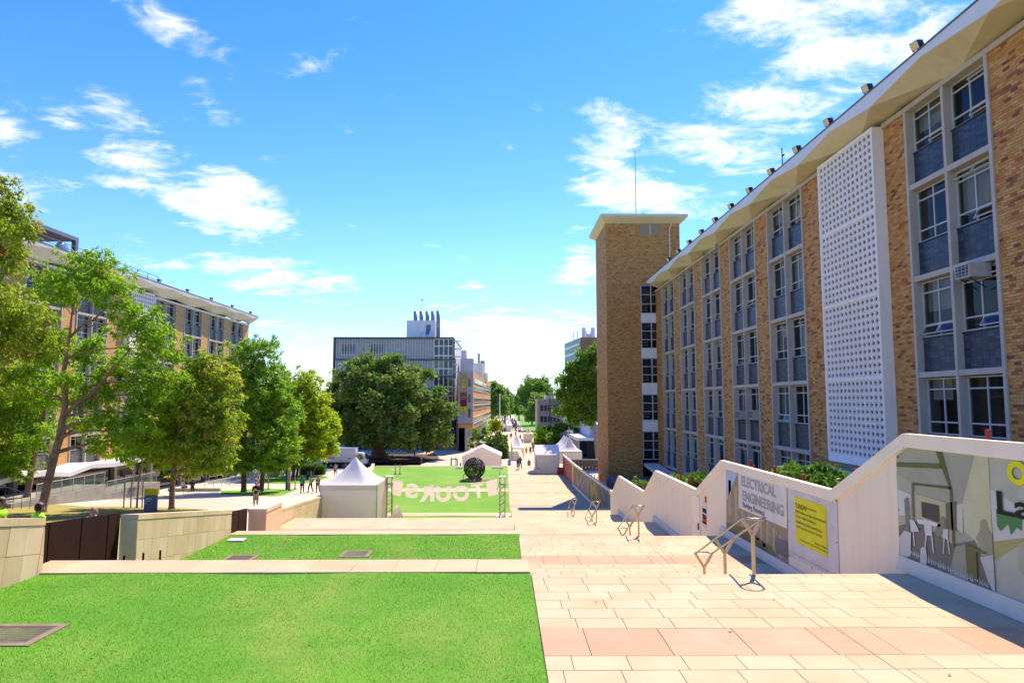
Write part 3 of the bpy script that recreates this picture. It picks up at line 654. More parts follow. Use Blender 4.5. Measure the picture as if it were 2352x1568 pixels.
# ---- right building
rb = empty('brick_building', (15.7, 40, -8), 'five storey tan brick building on the right with slate spandrels and folded eaves', 'building')
FR = Facade(15.7, -1, rb, 1)
def right_building():
    X0 = 15.7
    b = MB(); b.box(X0 + 1.3, 34, 8, 70, -9, 11.5); b.build('core', m_dark, rb)
    bays = [(21.1, 25.75), (35.0, 39.85), (41.8, 46.65), (48.7, 53.45), (55.5, 60.25), (62.3, 67.1)]
    strips = [(17.2, 21.1), (25.75, 27.3), (32.15, 35.0), (39.85, 41.8), (46.65, 48.7), (53.45, 55.5), (60.25, 62.3), (67.1, 69.98)]
    for (a, c) in strips:
        w = MB(); w.box(X0 + .014, X0 + .8, a, c, -9, 11.4); w.build('wall', m_joint, rb)
    w = MB(); w.box(X0, X0 + .8, 8, 17.2, -9, 11.4); w.build('wall', m_bricktex, rb)
    w = MB(); w.box(X0 - .12, X0 + .8, 27.4, 32.05, -9, 11.4); w.build('wall', mat('screen_back_wall', (.34, .29, .25), .9, (.28, .24, .2), 1.5), rb)  # even mid-tone wall behind the screen, so its holes read grey
    mb = MB(); cnt = [0]
    BM = {}
    def put(u0, u1, z0, z1, rg):
        if u0 >= 19.55 and u1 <= 21.1 and -0.9 < z0 < 10.2 and cnt[0] < 300 and u1 - u0 > .1:
            k = round(u1 - u0, 2)
            if k not in BM:
                q = MB(); q.box(0, .02, -k / 2, k / 2, -.0445, .0445); BM[k] = q.mesh('brick'); BM[k].materials.append(m_brick)
            piece(BM[k], 'brick', rb, (X0 - .008 + rg, (u0 + u1) / 2, (z0 + z1) / 2)); cnt[0] += 1
        else:
            x = X0 - .008 + rg
            mb.add([(x, u0, z0), (x, u1, z0), (x, u1, z1), (x, u0, z1), (x + .022, u0, z0), (x + .022, u1, z0), (x + .022, u1, z1), (x + .022, u0, z1)], [(0, 3, 2, 1), (0, 1, 5, 4), (1, 2, 6, 5), (2, 3, 7, 6), (3, 0, 4, 7)])
    for (a, c) in strips: brick_wall(a, c, -7.6, 11.3, put)
    mb.build('bricks', m_brick, rb, kind='stuff')
    for i, (a, c) in enumerate(bays):
        FR.detail = 1 if i < 5 else 0
        FR.bay(a, c, LEV, -7.6, m_tile, {(0, 0), (0, 1), (1, 0)} if i == 0 else (), seed=11 + i)
    b = MB(); b.box(X0 - .09, X0 + .8, 8, 27.25, 11.22, 11.42); b.box(X0 - .09, X0 + .8, 32.2, 69.95, 11.22, 11.42); b.build('head_beam', m_fin, rb)
    # folded eave
    us = [8.0, 12.66, 16.0, 19.32] + [19.32 + 3.35 * k for k in range(1, 15)]; us = [u for u in us if u < 67.5] + [68.6]
    fb = [(11.60 if (i % 2) == 1 else 11.95) for i in range(len(us))]; wz = [(11.62 if (i % 2) == 1 else 11.40) for i in range(len(us))]
    XF, ZT = 14.5, 12.2
    so = MB(); fa = MB()
    for i in range(len(us) - 1):
        a, c = us[i], us[i + 1]; xm = XF + .75
        so.add([(XF, a, fb[i]), (XF, c, fb[i + 1]), (X0 + .1, c, wz[i + 1]), (X0 + .1, a, wz[i])], [(0, 1, 2), (0, 2, 3)] if i % 2 else [(0, 1, 3), (1, 2, 3)])
        fa.add([(XF, a, fb[i]), (XF, c, fb[i + 1]), (XF, c, ZT), (XF, a, ZT)], [(0, 3, 2, 1)])
    so.build('soffit', m_soffit, rb); fa.add([(XF, us[-1], fb[-1]), (X0 + .1, us[-1], wz[-1]), (X0 + .1, us[-1], ZT), (XF, us[-1], ZT)], [(0, 1, 2, 3)]); fa.build('fascia', m_fascia, rb)
    r = MB(); r.box(XF - .03, 34, 8, us[-1] + .03, ZT, ZT + .06); r.build('roof', m_roofdark, rb)
    # breeze block screen
    se = MB(); u0, u1, zb, zt, w0, w1 = 27.25, 32.2, -2.75, 11.32, .30, .47; T = .14
    FR.box(se, u0, u0 + T, -.3, w1 + .02, zb, zt); FR.box(se, u1 - T, u1, -.3, w1 + .02, zb, zt); FR.box(se, u0 + T, u1 - T, w0, w1 + .01, zb, zb + .35); FR.box(se, u0 + T, u1 - T, w0, w1 + .01, zt - T, zt)
    ph = (zt - T - zb - .35 - 3 * .12) / 4
    for k in range(1, 4): z = zb + .35 + k * ph + (k - 1) * .12; FR.box(se, u0 + T, u1 - T, w0, w1 + .01, z, z + .12)
    scr = se.build('block_screen', m_screen, rb)
    nc, nr = 13, 11; bw, bh = (u1 - u0 - 2 * T) / nc, ph / nr
    q = MB(); t = .062; dp = .07
    def bb(a, c):
        A = Vector((0, a[0] * bw / 2, a[1] * bh / 2)); C = Vector((0, c[0] * bw / 2, c[1] * bh / 2)); q.bar(A, C, dp, t) if abs((C - A).z) < 1e-6 else q.bar(A, C, t, dp)
    for s in (-1, 1):
        ya, yb = sorted((s * (bw / 2 - .001), s * (bw / 2 - t / 2))); za, zb_ = sorted((s * (bh / 2 - .001), s * (bh / 2 - t / 2)))
        q.box(-dp / 2, dp / 2, ya, yb, -bh / 2 + .001, bh / 2 - .001); q.box(-dp / 2 + .003, dp / 2 - .003, -bw / 2 + t / 2, bw / 2 - t / 2, za, zb_)
    def dbar(y0, z0, y1, z1):
        d = Vector((0, y1 - y0, z1 - z0)).normalized(); nrm = Vector((0, -d.z, d.y)) * t * .40; A, C = Vector((0, y0, z0)), Vector((0, y1, z1)); h = Vector((dp / 2 - .006, 0, 0))
        q.add([A - nrm - h, A + nrm - h, C + nrm - h, C - nrm - h, A - nrm + h, A + nrm + h, C + nrm + h, C - nrm + h], [(0, 3, 2, 1), (4, 5, 6, 7), (0, 1, 5, 4), (2, 3, 7, 6)])
    for (y0, z0, y1, z1) in [(-1, 0, 0, 1), (0, 1, 1, 0), (1, 0, 0, -1), (0, -1, -1, 0)]: dbar(y0 * bw / 2, z0 * bh / 2, y1 * bw / 2, z1 * bh / 2)
    bm_ = q.mesh('screen_block'); bm_.materials.append(m_screen); restb = MB(); n = 0
    for k in range(4):
        for i in range(nr):
            for j in range(nc):
                c = (X0 - .42, u0 + T + (j + .5) * bw, zb + .35 + k * (ph + .12) + (i + .5) * bh)
                if j < 6 + (k > 0) + (k > 2) and n < 300: piece(bm_, 'screen_block', scr, c); n += 1
                else: restb.add([(v[0] + c[0], v[1] + c[1], v[2] + c[2]) for v in q.v], q.f)
    restb.build('screen_blocks', m_screen, scr, kind='stuff')
    # canopies at the foot of the wall
    c = MB(); c.box(13.3, X0 - .1, 26.2, 33.4, -3.35, -3.1); c.build('canopy', m_white, rb)
    c = MB(); zz = [(-7.0, 44), (-6.4, 52), (-7.1, 60), (-6.55, 70)]
    for (z0, a), (z1, d) in zip(zz, zz[1:]): c.add([(14.2, a, z0), (14.2, d, z1), (X0 - .1, d, z1), (X0 - .1, a, z0), (14.2, a, z0 + .3), (14.2, d, z1 + .3), (X0 - .1, d, z1 + .3), (X0 - .1, a, z0 + .3)], [(0, 3, 2, 1), (4, 5, 6, 7), (0, 1, 5, 4), (1, 2, 6, 5), (2, 3, 7, 6), (3, 0, 4, 7)])
    c.build('canopy', m_white, rb)
    # blue louvre screen standing on the roof
    lv = empty('roof_louvre', (15.6, 45, ZT), 'blue slatted plant screen on the right roof edge', 'screen'); mb_ = flat((.03, .16, .42))
    for i in range(26):
        z = MB(); y = 39.6 + i * .3; z.box(15.75, 15.8, y, y + .17, ZT + .06, ZT + .9); z.build('slat', mb_, lv)
    z = MB(); z.box(15.8, 15.85, 39.5, 47.5, ZT + .75, ZT + .85); z.box(15.8, 15.85, 39.5, 47.5, ZT + .2, ZT + .3); z.build('rail', mb_, lv)
right_building()
# ---- stair tower
def tower():
    t = empty('stair_tower', (10.6, 70, -9.8), 'tall square tan brick stair tower with thin white roof', 'tower')
    x0, x1, y0, y1, zt = 10.58, 18.34, 70.0, 77.7, 18.5
    w = MB(); w.box(x0 + .015, 14.1, y0 + .015, y1, -9.9, zt); w.box(14.1, x1, y0 + 2.2, y1, -9.9, zt); w.box(14.1, x1, y0 + .015, y0 + 2.2, 12.05, zt); w.box(16.37, x1, y0 + .015, y0 + 2.2, -9.9, 12.05); w.build('wall', m_joint, t)
    mb = MB()
    def front(u0, u1, z0, z1, rg):
        y = y0 + rg
        mb.add([(u0, y, z0), (u1, y, z0), (u1, y, z1), (u0, y, z1), (u0, y + .02, z0), (u1, y + .02, z0), (u1, y + .02, z1), (u0, y + .02, z1)], [(0, 1, 2, 3), (0, 4, 5, 1), (1, 5, 6, 2), (2, 6, 7, 3), (3, 7, 4, 0)])
    for (a, c, za, zb) in [(x0, 14.1, -9.9, zt), (14.1, x1, 12.05, 17.25), (14.1, x1, 18.45, zt), (16.4, x1, 17.25, 18.45)]: brick_wall(a, c, za, zb, front)
    def side(u0, u1, z0, z1, rg):
        x = x0 + rg
        mb.add([(x, u0, z0), (x, u1, z0), (x, u1, z1), (x, u0, z1), (x + .02, u0, z0), (x + .02, u1, z0), (x + .02, u1, z1), (x + .02, u0, z1)], [(0, 3, 2, 1), (0, 1, 5, 4), (1, 2, 6, 5), (2, 3, 7, 6), (3, 0, 4, 7)])
    brick_wall(y0 + .02, y1, -9.9, zt, side)
    mb.build('bricks', m_brick_tower, t, kind='stuff')
    v = MB(); k = 0; z = -8.5
    while z < 17.8:
        for u in ((1.2, 3.8, 6.4) if k % 2 == 0 else (2.5, 5.1)): v.box(x0 - .012, x0 + .01, y0 + u - .1, y0 + u + .1, z, z + .2)
        z += .98; k += 1
    v.build('vent_holes', m_dark, t, kind='stuff')
    r = MB(); a, b_, c, d = 9.95, 19.0, 69.0, 78.7
    r.box(a, b_, c, d, 19.02, 19.2); r.add([(a, c, 19.02), (b_, c, 19.02), (b_, d, 19.02), (a, d, 19.02), (x0 - .02, y0 - .02, 18.5), (x1, y0 - .02, 18.5), (x1, y1, 18.5), (x0 - .02, y1, 18.5)], [(0, 4, 5, 1), (1, 5, 6, 2), (2, 6, 7, 3), (3, 7, 4, 0)])
    r.build('roof', m_soffit, t); r = MB(); r.box(a - .02, b_ + .02, c - .02, d + .02, 19.2, 19.28); r.build('roof_edge', m_white, t)
    # louvred window near the top
    g = MB(); g.box(14.12, 16.38, 70.1, 70.14, 17.27, 18.43); g.build('window', m_gl_dark, t)
    for i in range(6):
        for (xa, xb) in ((14.16, 15.2), (15.32, 16.34)):
            s = MB(); z = 17.35 + i * .18; s.add([(xa, 70.02, z), (xb, 70.02, z), (xb, 70.1, z + .15), (xa, 70.1, z + .15)], [(0, 1, 2, 3)]); s.build('louvre', mat('louvre_blue', (.22, .25, .30), .4, (.28, .30, .34), 3), t)
    s = MB(); s.box(15.2, 15.32, 69.99, 70.1, 17.27, 18.43); s.build('window_frame', m_wframe, t)
    # stair glazing
    zs = [(9.03, 12.0), (5.41, 8.12), (1.82, 4.42), (-1.95, 0.71), (-5.91, -3.05)]
    for i, (a, c) in enumerate(zs):
        f = MB(); xl, xr = 14.12, 16.3
        for xx_ in (xl, (xl + xr) / 2 - .06, xr - .1): f.box(xx_, xx_ + .1, 69.95, 70.1, a, c)
        for j in range(4): zz = lerp(a, c - .08, j / 3); f.box(xl, xr, 69.97, 70.08, zz, zz + .08)
        wn = f.build('window', m_wframe, t)
        for j in range(3):
            for kx in range(2):
                g = MB(); g.quad((lerp(xl + .1, xr - .05, kx / 2), 70.03, lerp(a, c, j / 3) + .08), (lerp(xl + .05, xr - .1, (kx + 1) / 2), 70.03, lerp(a, c, j / 3) + .08), (lerp(xl + .05, xr - .1, (kx + 1) / 2), 70.03, lerp(a, c, (j + 1) / 3)), (lerp(xl + .1, xr - .05, kx / 2), 70.03, lerp(a, c, (j + 1) / 3))); g.build('pane', m_gl_dark if j else m_gl, wn)
        if i < 4:
            p = MB(); zb = zs[i + 1][1]; p.box(xl, xr, 69.99, 70.2, zb, a); p.build('panel', m_white, t)
            s = MB(); 
            for q in range(5):
                for w_ in range(6): s.box(14.2 + q * .16, 14.2 + q * .16 + .09, 70.5, 70.55, a + .3 + w_ * .28, a + .3 + w_ * .28 + .16)
            s.build('inner_blocks', m_screen, t, kind='stuff')
    d = MB(); d.box(14.1, 16.37, 71.6, 72.2, -9.9, 12.05); d.build('stair_wall', m_dark, t)
    p = MB(); p.tube([(17.5, 69.9, 18.5), (17.25, 69.9, 17.9), (17.25, 69.9, 13)], .05, 6); p.build('downpipe', m_white, t)
tower()
def aerials():
    b = MB(); b.tube([(14.2, 72, 19.2), (14.2, 72, 26.9)], [.06, .035], 6); e = b.build('mast', mat('galvanised', (.4, .4, .42), .4, (.5, .5, .5), 5, metal=.6), label='tall thin mast on the brick tower roof', cat='mast'); b = MB(); b.ball((14.2, 72, 26.95), .14, 8, 6); b.build('finial', m_white, e, smooth=True)
    b = MB(); b.tube([(15.4, 72, 19.2), (15.4, 72, 20.0)], .025, 5); b.tube([(14.8, 71.8, 20.15), (16.1, 72.2, 19.85)], .02, 5)
    for i in range(7): x = 14.85 + i * .2; b.tube([(x, 71.6, 20.13 - i * .045), (x, 72.4, 20.13 - i * .045)], .012, 4)
    b.build('aerial', m_black, label='small television aerial on the brick tower roof', cat='aerial')
    p = onx(1797, 375, 15.2); b = MB(); b.tube([(15.2, p.y, 12.25), (15.2, p.y, R(1797, 340)[1] * p.y)], .03, 5); b.tube([(15.2, p.y, 13.35), (15.2, p.y - .25, 13.35)], .05, 6); b.build('aerial', m_black, label='short pole with a camera on the right roof', cat='aerial')
aerials()
# ---- floodlights
m_lens = mat('lamp_lens', (0.75, 0.55, 0.25), 0.2, (0.85, 0.7, 0.4), 8)
def floodlight(p, face, label, grp):
    e = empty('floodlight', p, label, 'floodlight', grp); e.rotation_euler = (0, 0, 0)
    ax = Vector((face, -.25, -.45)).normalized(); c = Vector(p) + Vector((face * .02, 0, .27)); up = Vector((0, 0, 1)); s = ax.cross(up).normalized(); v = s.cross(ax)
    b = MB()
    def ring(o, r, h): return [c + ax * o + s * r + v * h, c + ax * o - s * r + v * h, c + ax * o - s * r - v * h, c + ax * o + s * r - v * h]
    rr = ring(-.18, .11, .1) + ring(.02, .15, .14) + ring(.14, .17, .15); b.add(rr, [(0, 1, 2, 3)] + [(k * 4 + i, k * 4 + (i + 1) % 4, k * 4 + 4 + (i + 1) % 4, k * 4 + 4 + i) for k in range(2) for i in range(4)]); b.build('housing', m_black, e)
    b = MB(); b.add(ring(.141, .15, .13), [(0, 1, 2, 3)]); b.build('lens', m_lens, e)
    b = MB(); b.bar(Vector(p), Vector(p) + Vector((0, 0, .06)), .25, .12); b.bar(c + s * .18, Vector(p) + s * .18 + up * .05, .03); b.bar(c - s * .18, Vector(p) - s * .18 + up * .05, .03); b.bar(Vector(p) + s * .18 + up * .05, Vector(p) - s * .18 + up * .05, .03); b.build('bracket', m_black, e)
for i in range(12):
    y = 22.97 + 3.32 * i
    if y < 66: floodlight((14.62, y, 12.26), -1, ORD[i + 1] + ' floodlight from the near end of the right roof edge', 'floodlights on the right roof')
# ---- air conditioners on the right building
m_ac = mat('ac_case', (0.46, 0.42, 0.36), 0.5, (0.38, 0.35, 0.30), 4)
def aircon(u, z, w, h, d, label, rail=True):
    e = empty('air_conditioner', (15.7, u, z), label, 'air conditioner', 'air conditioners on the right wall'); x0, x1 = 15.62 - d, 15.85
    b = MB(); b.box(x0, x1, u - w / 2, u + w / 2, z, z + h); b.build('case', m_ac, e)
    g = MB()
    g.box(x0 - .004, x0 - .002, u - w / 2 + .05, u + w / 2 - .05, z + .05, z + h - .05); g.build('grille', m_black, e)
    g = MB()
    for i in range(1, 4): yy = u - w / 2 + w * i / 4; g.box(x0 - .012, x0 - .006, yy - .012, yy + .012, z + .04, z + h - .04)
    for i in range(1, 4): zz = z + h * i / 4; g.box(x0 - .012, x0 - .007, u - w / 2 + .04, u + w / 2 - .04, zz - .01, zz + .01)
    g.build('grille_bars', m_ac, e)
    if rail: s = MB(); s.bar((15.75, u - w * .3, z - .35), (x0 + .1, u - w * .3, z - .01), .03); s.bar((15.75, u + w * .3, z - .35), (x0 + .1, u + w * .3, z - .01), .03); s.build('bracket', m_black, e)
p = onx(2240, 622, 15.1); aircon(22.1, p.z - .12, .72, .46, .5, 'grey box air conditioner at the near window bay of the right building')
def z4(x, y): return ((2150 + x * .3508) * .72481, (950 + y * .3508) * .72481)
for k, xx_ in enumerate((525, 640)):
    p = onx(*z4(xx_, 1075), 15.2); aircon(p.y, p.z, .95, .55, .35, ('left' if k == 0 else 'right') + ' of the two air conditioners under the poster windows')
for k, (xx_, yy_) in enumerate(((232, 1035), (340, 965))):
    p = onx((2150 + xx_ * .3508) * .72481, (450 + yy_ * .3508) * .72481, 15.5); aircon(p.y, p.z, .5, .5, .12, ('left' if k == 0 else 'right') + ' of the two cream vent boxes in a top floor window', False)
# ---- left building
lb = empty('brick_building', (-37.5, 75, -8), 'long tan brick building on the left behind the trees', 'building')
FLB = Facade(-37.5, 1, lb, 0)
def left_building():
    X0 = -37.5
    b = MB(); b.box(-60, X0 - 1.2, 30, 100, -10, 11.4); b.build('core', m_dark, lb)
    bays = [(39.4, 44.1), (46.3, 51.0), (53.2, 57.9), (59.8, 64.5), (73.2, 77.9), (79.9, 84.6), (86.6, 91.35), (93.4, 98.0)]
    strips = [(30, 39.4), (44.1, 46.3), (51.0, 53.2), (57.9, 59.8), (64.5, 67.4), (72.1, 73.2), (77.9, 79.9), (84.6, 86.6), (91.35, 93.4), (98.0, 100.1)]
    for (a, c) in strips: w = MB(); w.box(X0 - 1.2, X0, a, c, -5.7, 11.2); w.build('wall', m_bricktex, lb)
    lev = [(z0 - .32, z1 - .3) for z0, z1 in LEV[:4]] + [(-6.0, -3.1)]
    lev = [(7.85, 11.0), (4.35, 7.65), (.75, 4.15), (-2.85, .55), (-5.6, -3.05)]
    for i, (a, c) in enumerate(bays): FLB.bay(a, c, lev, -5.6, m_tile_l, (), seed=40 + i, blinds=True)
    b = MB(); b.box(X0 - .8, X0 + .09, 30, 100.1, 11.0, 11.2); b.build('head_beam', m_white, lb)
    us = [67.7 + 3.35 * k - 33.5 for k in range(21)]; us = [u for u in us if 30 < u < 98] + [100.4]
    XF, ZT = -36.2, 12.35; so = MB(); fa = MB()
    fb = [(11.86 if i % 2 else 12.14) for i in range(len(us))]; wz = [(11.5 if i % 2 else 11.2) for i in range(len(us))]
    for i in range(len(us) - 1):
        a, c = us[i], us[i + 1]
        so.add([(XF, a, fb[i]), (XF, c, fb[i + 1]), (X0 - .1, c, wz[i + 1]), (X0 - .1, a, wz[i])], [(0, 1, 2), (0, 2, 3)] if i % 2 else [(0, 1, 3), (1, 2, 3)]); fa.add([(XF, a, fb[i]), (XF, c, fb[i + 1]), (XF, c, ZT), (XF, a, ZT)], [(0, 1, 2, 3)])
    fa.add([(XF, us[-1], fb[-1]), (X0 - 2, us[-1], 11.6), (X0 - 2, us[-1], ZT), (XF, us[-1], ZT)], [(0, 1, 2, 3)])
    so.build('soffit', m_white, lb); fa.build('fascia', mat('fascia_left', (.55, .52, .49), .6, (.48, .45, .43), .8), lb)
    r = MB(); r.box(-60, XF + .03, 30, us[-1], ZT, ZT + .06); r.build('roof', m_roofdark, lb)
    # screen
    se = MB(); u0, u1, zb, zt = 67.4, 72.1, -3.0, 11.2; T = .18
    FLB.box(se, u0, u0 + T, -.2, .6, zb, zt); FLB.box(se, u1 - T, u1, -.2, .6, zb, zt); FLB.box(se, u0, u1, .3, .6, zt - T, zt); FLB.box(se, u0, u1, .3, .6, zb, zb + T)
    for i in range(1, 34): z = lerp(zb, zt, i / 34); FLB.box(se, u0 + T, u1 - T, .42, .52, z - .06, z + .06)
    for i in range(1, 13): u = lerp(u0, u1, i / 13); FLB.box(se, u - .07, u + .07, .425, .515, zb, zt)
    se.build('block_screen', m_screen, lb)
    b = MB(); FLB.box(b, u0, u1, -.3, .0, zb, zt); b.build('screen_back', mat('screen_back', (.30, .28, .26), .9, (.24, .22, .2), 2), lb)
    # zigzag canopy over the ground floor
    pts = [(30, -6.2), (43.5, -6.3), (49.85, -5.63), (53.3, -5.56), (56.7, -5.98), (59.8, -5.57), (63, -5.8), (70, -5.7), (76, -6.1), (100, -6.1)]
    c = MB()
    for (a, z0), (d, z1) in zip(pts, pts[1:]): c.add([(X0 + 2.2, a, z0 - .12), (X0 + 2.2, d, z1 - .12), (X0, d, z1 - .35), (X0, a, z0 - .35), (X0 + 2.2, a, z0 + .22), (X0 + 2.2, d, z1 + .22), (X0, d, z1 + .3), (X0, a, z0 + .3)], [(0, 3, 2, 1), (4, 5, 6, 7), (0, 1, 5, 4), (1, 2, 6, 5), (2, 3, 7, 6), (3, 0, 4, 7)])
    c.build('canopy', m_white, lb)
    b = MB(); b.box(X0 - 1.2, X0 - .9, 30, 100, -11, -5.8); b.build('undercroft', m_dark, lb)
    for i in range(9): b = MB(); y = 33 + i * 6.8; b.box(X0 - .5, X0, y, y + .45, -11, -5.9); b.build('column', m_concrete, lb)
    for i in range(8): g = MB(); y = 33.6 + i * 6.8; g.quad((X0 - .3, y, -11), (X0 - .3, y + 6, -11), (X0 - .3, y + 6, -6.1), (X0 - .3, y, -6.1)); g.build('shop_glass', m_gl_dark, lb)
    # roof pavilion with dark frame
    ph = empty('roof_pavilion', (-40, 58, 12.4), 'dark framed open pavilion on the left roof', 'pavilion'); b = MB(); z0, z1 = 12.42, 14.95
    b.box(-46, -39.2, 50, 62.3, z1 - .35, z1); b.box(-39.6, -39.2, 61.9, 62.3, z0, z1 - .35); b.box(-46, -39.2, 50, 62.3, z0, z0 + .3); b.box(-46, -45.6, 50, 62.3, z0 + .3, z1 - .35); b.build('frame', mat('zinc', (.14, .15, .18), .5, (.18, .19, .22), 2), ph)
    b = MB(); b.box(-45.5, -45.4, 50.2, 62, z0 + .3, z1 - .4); b.build('back_wall', m_dark, ph)
    s = MB(); s.ball((-39.6, 60.6, 13.4), .8, 14, 8, (.55, 1, 1)); s.build('glass_dome', glass('dome_glass', (.12, .25, .4), .08, .8, .25), ph, smooth=True)
    r = MB()
    for z in (12.9, 13.3): r.tube([(-37.2, 50, z), (-37.2, 73, z)], .03, 5)
    for i in range(12): r.tube([(-37.2, 50.2 + i * 2.06, 12.4), (-37.2, 50.2 + i * 2.06, 13.3)], .03, 5)
    r.build('roof_railing', m_black, lb)
left_building()
for i in range(6):
    p = onx([497, 586, 662, 728, 785, 200][i] * 0 + [500, 590, 667, 731, 787, 0][i] * .3507 * 2 * .72481 if 0 else [365, 430, 485, 533, 575, 0][i], [655, 678, 694, 710, 724, 0][i], -36.4)
    if i < 5: floodlight((-36.4, p.y, 12.42), 1, ORD[i + 1] + ' floodlight from the left along the left roof', 'floodlights on the left roof')
# ------------------------------------------------------------------ foliage and trees
def leaf_mesh(name, clumps, dens, L, Wd, droop, seed, twig=.30, spread=1.0):
    """clumps: (centre, (rx,ry,rz)); leaves gather on twigs spread through each clump"""
    g = np.random.default_rng(seed); allp = []; out = []
    for c, r in clumps:
        c = np.array(c); r = np.array(r); area = 4 * np.pi * (r[0] * r[1] * r[2]) ** (2 / 3)
        n = max(30, int(area * dens * 1.3)); nt = max(6, n // 26)
        d = g.normal(size=(nt, 3)); d /= np.linalg.norm(d, axis=1)[:, None]; rad = g.uniform(0, 1, nt) ** .45
        t = c + d * rad[:, None] * r * (1 + .16 * g.normal(size=(nt, 1)))
        k = g.integers(0, nt, n); p = t[k] + g.normal(0, twig * .5, (n, 3)) * np.array([1, 1, .75]) * min(1.0, r.mean())
        allp.append(p); o = (p - c) / r; out.append(o)
    p = np.concatenate(allp); o = np.concatenate(out); n = len(p)
    dr = g.normal(size=(n, 3)) * spread + o * .6; dr[:, 2] -= droop; dr /= np.linalg.norm(dr, axis=1)[:, None]
    s = np.cross(dr, g.normal(size=(n, 3))); s /= np.linalg.norm(s, axis=1)[:, None] + 1e-9
    ll = L * g.uniform(.6, 1.3, n)[:, None]; ww = Wd * g.uniform(.7, 1.2, n)[:, None]
    V = np.stack([p, p + dr * ll * .45 + s * ww / 2, p + dr * ll, p + dr * ll * .45 - s * ww / 2], 1)
    return npmesh(name, V.reshape(-1, 3), n, 4)
m_bark = mat('gum_bark', (0.34, 0.22, 0.14), 0.8, (0.20, 0.12, 0.075), 2.2, 7, 0.3, 25, stain=((0.10, 0.045, 0.03), 3.2, .7))
m_bark_d = mat('dark_bark', (0.10, 0.07, 0.05), 0.9, (0.16, 0.11, 0.08), 3, 7, 0.5, 20)
m_bark_f = mat('fig_bark', (0.14, 0.085, 0.055), 0.9, (0.20, 0.125, 0.08), 1.2, 7, 0.4, 10)
m_bark_p = mat('plane_bark', (0.36, 0.31, 0.24), 0.85, (0.22, 0.18, 0.13), 1.2, 7, 0.3, 12)
lf_gum = leafmat('leaf_gum', (0.11, 0.27, 0.02), (0.38, 0.62, 0.035), (0.50, 0.50, 0.06), .5, trans=.62)
lf_gumr = leafmat('leaf_gum_red', (0.15, 0.25, 0.02), (0.44, 0.56, 0.04), (0.50, 0.18, 0.09), .55, trans=.62)
lf_gumb = leafmat('leaf_gum_brown', (0.14, 0.25, 0.02), (0.42, 0.56, 0.04), (0.58, 0.40, 0.09), .6, trans=.62)
lf_gumy = leafmat('leaf_gum_yellow', (0.18, 0.33, 0.018), (0.56, 0.68, 0.04), (0.72, 0.60, 0.06), .6, trans=.62)
lf_mid = leafmat('leaf_mid', (0.10, 0.26, 0.03), (0.33, 0.56, 0.04), (0.50, 0.54, 0.06), .5, trans=.62)
lf_fig = leafmat('leaf_fig', (0.08, 0.17, 0.028), (0.28, 0.42, 0.05), (0.28, 0.24, 0.10), .35, trans=.45, rough=.6)
lf_plane = leafmat('leaf_plane', (0.06, 0.16, 0.016), (0.24, 0.40, 0.03), (0.32, 0.44, 0.03), .3, trans=.5)
lf_far = leafmat('leaf_far', (0.11, 0.24, 0.04), (0.28, 0.46, 0.07), (0.30, 0.44, 0.08), .15, trans=.5)
lf_hedge = leafmat('leaf_hedge', (0.030, 0.090, 0.012), (0.156, 0.324, 0.024), None, .8)
lf_shrub = leafmat('leaf_shrub', (0.045, 0.130, 0.015), (0.204, 0.408, 0.030), (0.300, 0.456, 0.036), .7)
def limb(b, p0, p1, r0, r1, sag=.15, n=6, seg=5):
    p0 = Vector(p0); p1 = Vector(p1); L = (p1 - p0).length; pts = []
    bend = Vector((RNG.uniform(-.09, .09), RNG.uniform(-.09, .09), sag)) * L
    for i in range(seg + 1):
        t = i / seg; pts.append(p0.lerp(p1, t) + bend * (4 * t * (1 - t)) * (-.5 if sag < 0 else .5) + Vector((RNG.uniform(-.02, .02), RNG.uniform(-.02, .02), 0)) * L * (0 < i < seg))
    b.tube(pts, [lerp(r0, r1, i / seg) for i in range(seg + 1)], n)
def tree(name, label, trunk, radii, clumps, leaf, bark, dens=55, L=.24, Wd=.07, droop=.9, seed=0, group=None, twig=.26, limb_r=.35, extra=()):
    """trunk: list of points; clumps: (centre Vector, (rx,ry,rz))"""
    e = empty(name, trunk[0], label, 'tree', group)
    b = MB(); pts = [Vector(p) for p in trunk]; rr = list(radii); pts.insert(0, pts[0] - Vector((0, 0, .3))); rr.insert(0, rr[0] * 1.35); pts.insert(2, pts[1].lerp(pts[2], .12)); rr.insert(2, rr[1] * .98); rr[1] *= 1.25
    b.tube(pts, rr, 10)
    for ex in extra: b.tube([Vector(q) for q in ex[0]], ex[1], 8)
    for c, r in clumps:
        c = Vector(c); best = None
        for i in range(2, len(pts)):
            for t in (0, .33, .66):
                q = pts[i - 1].lerp(pts[i], t); d = (c - q).length + max(0, q.z - c.z + .3) * 2.5
                if best is None or d < best[0]: best = (d, q, lerp(rr[i - 1], rr[i], t))
        r0 = max(.02, best[2] * .5) if best[2] < limb_r else limb_r * .5
        limb(b, best[1], c - Vector((0, 0, r[2] * .25)), r0, r0 * .35)
        for k in range(3):
            d = Vector((RNG.uniform(-1, 1) * r[0], RNG.uniform(-1, 1) * r[1], RNG.uniform(-.2, .8) * r[2])) * .75; limb(b, c - Vector((0, 0, r[2] * .25)), c + d, r0 * .35, r0 * .12, n=5, seg=3)
    b.build('trunk', bark, e, smooth=True)
    link(leaf_mesh('crown', clumps, dens, L, Wd, droop, seed, twig), 'crown', leaf, e)
    return e
def pxc(lst, d, k=1.0, dz=.8):
    k *= 1.13       # picture blobs -> clumps round a tree at depth d
    o = []
    for (x, y, rx, ry, off) in lst:
        dd = d + off; c = at(x, y, dd); o.append((tuple(c), (rx / F * dd * k, (rx + ry) / 2 / F * dd * k * dz + .25, ry / F * dd * k)))
    return o
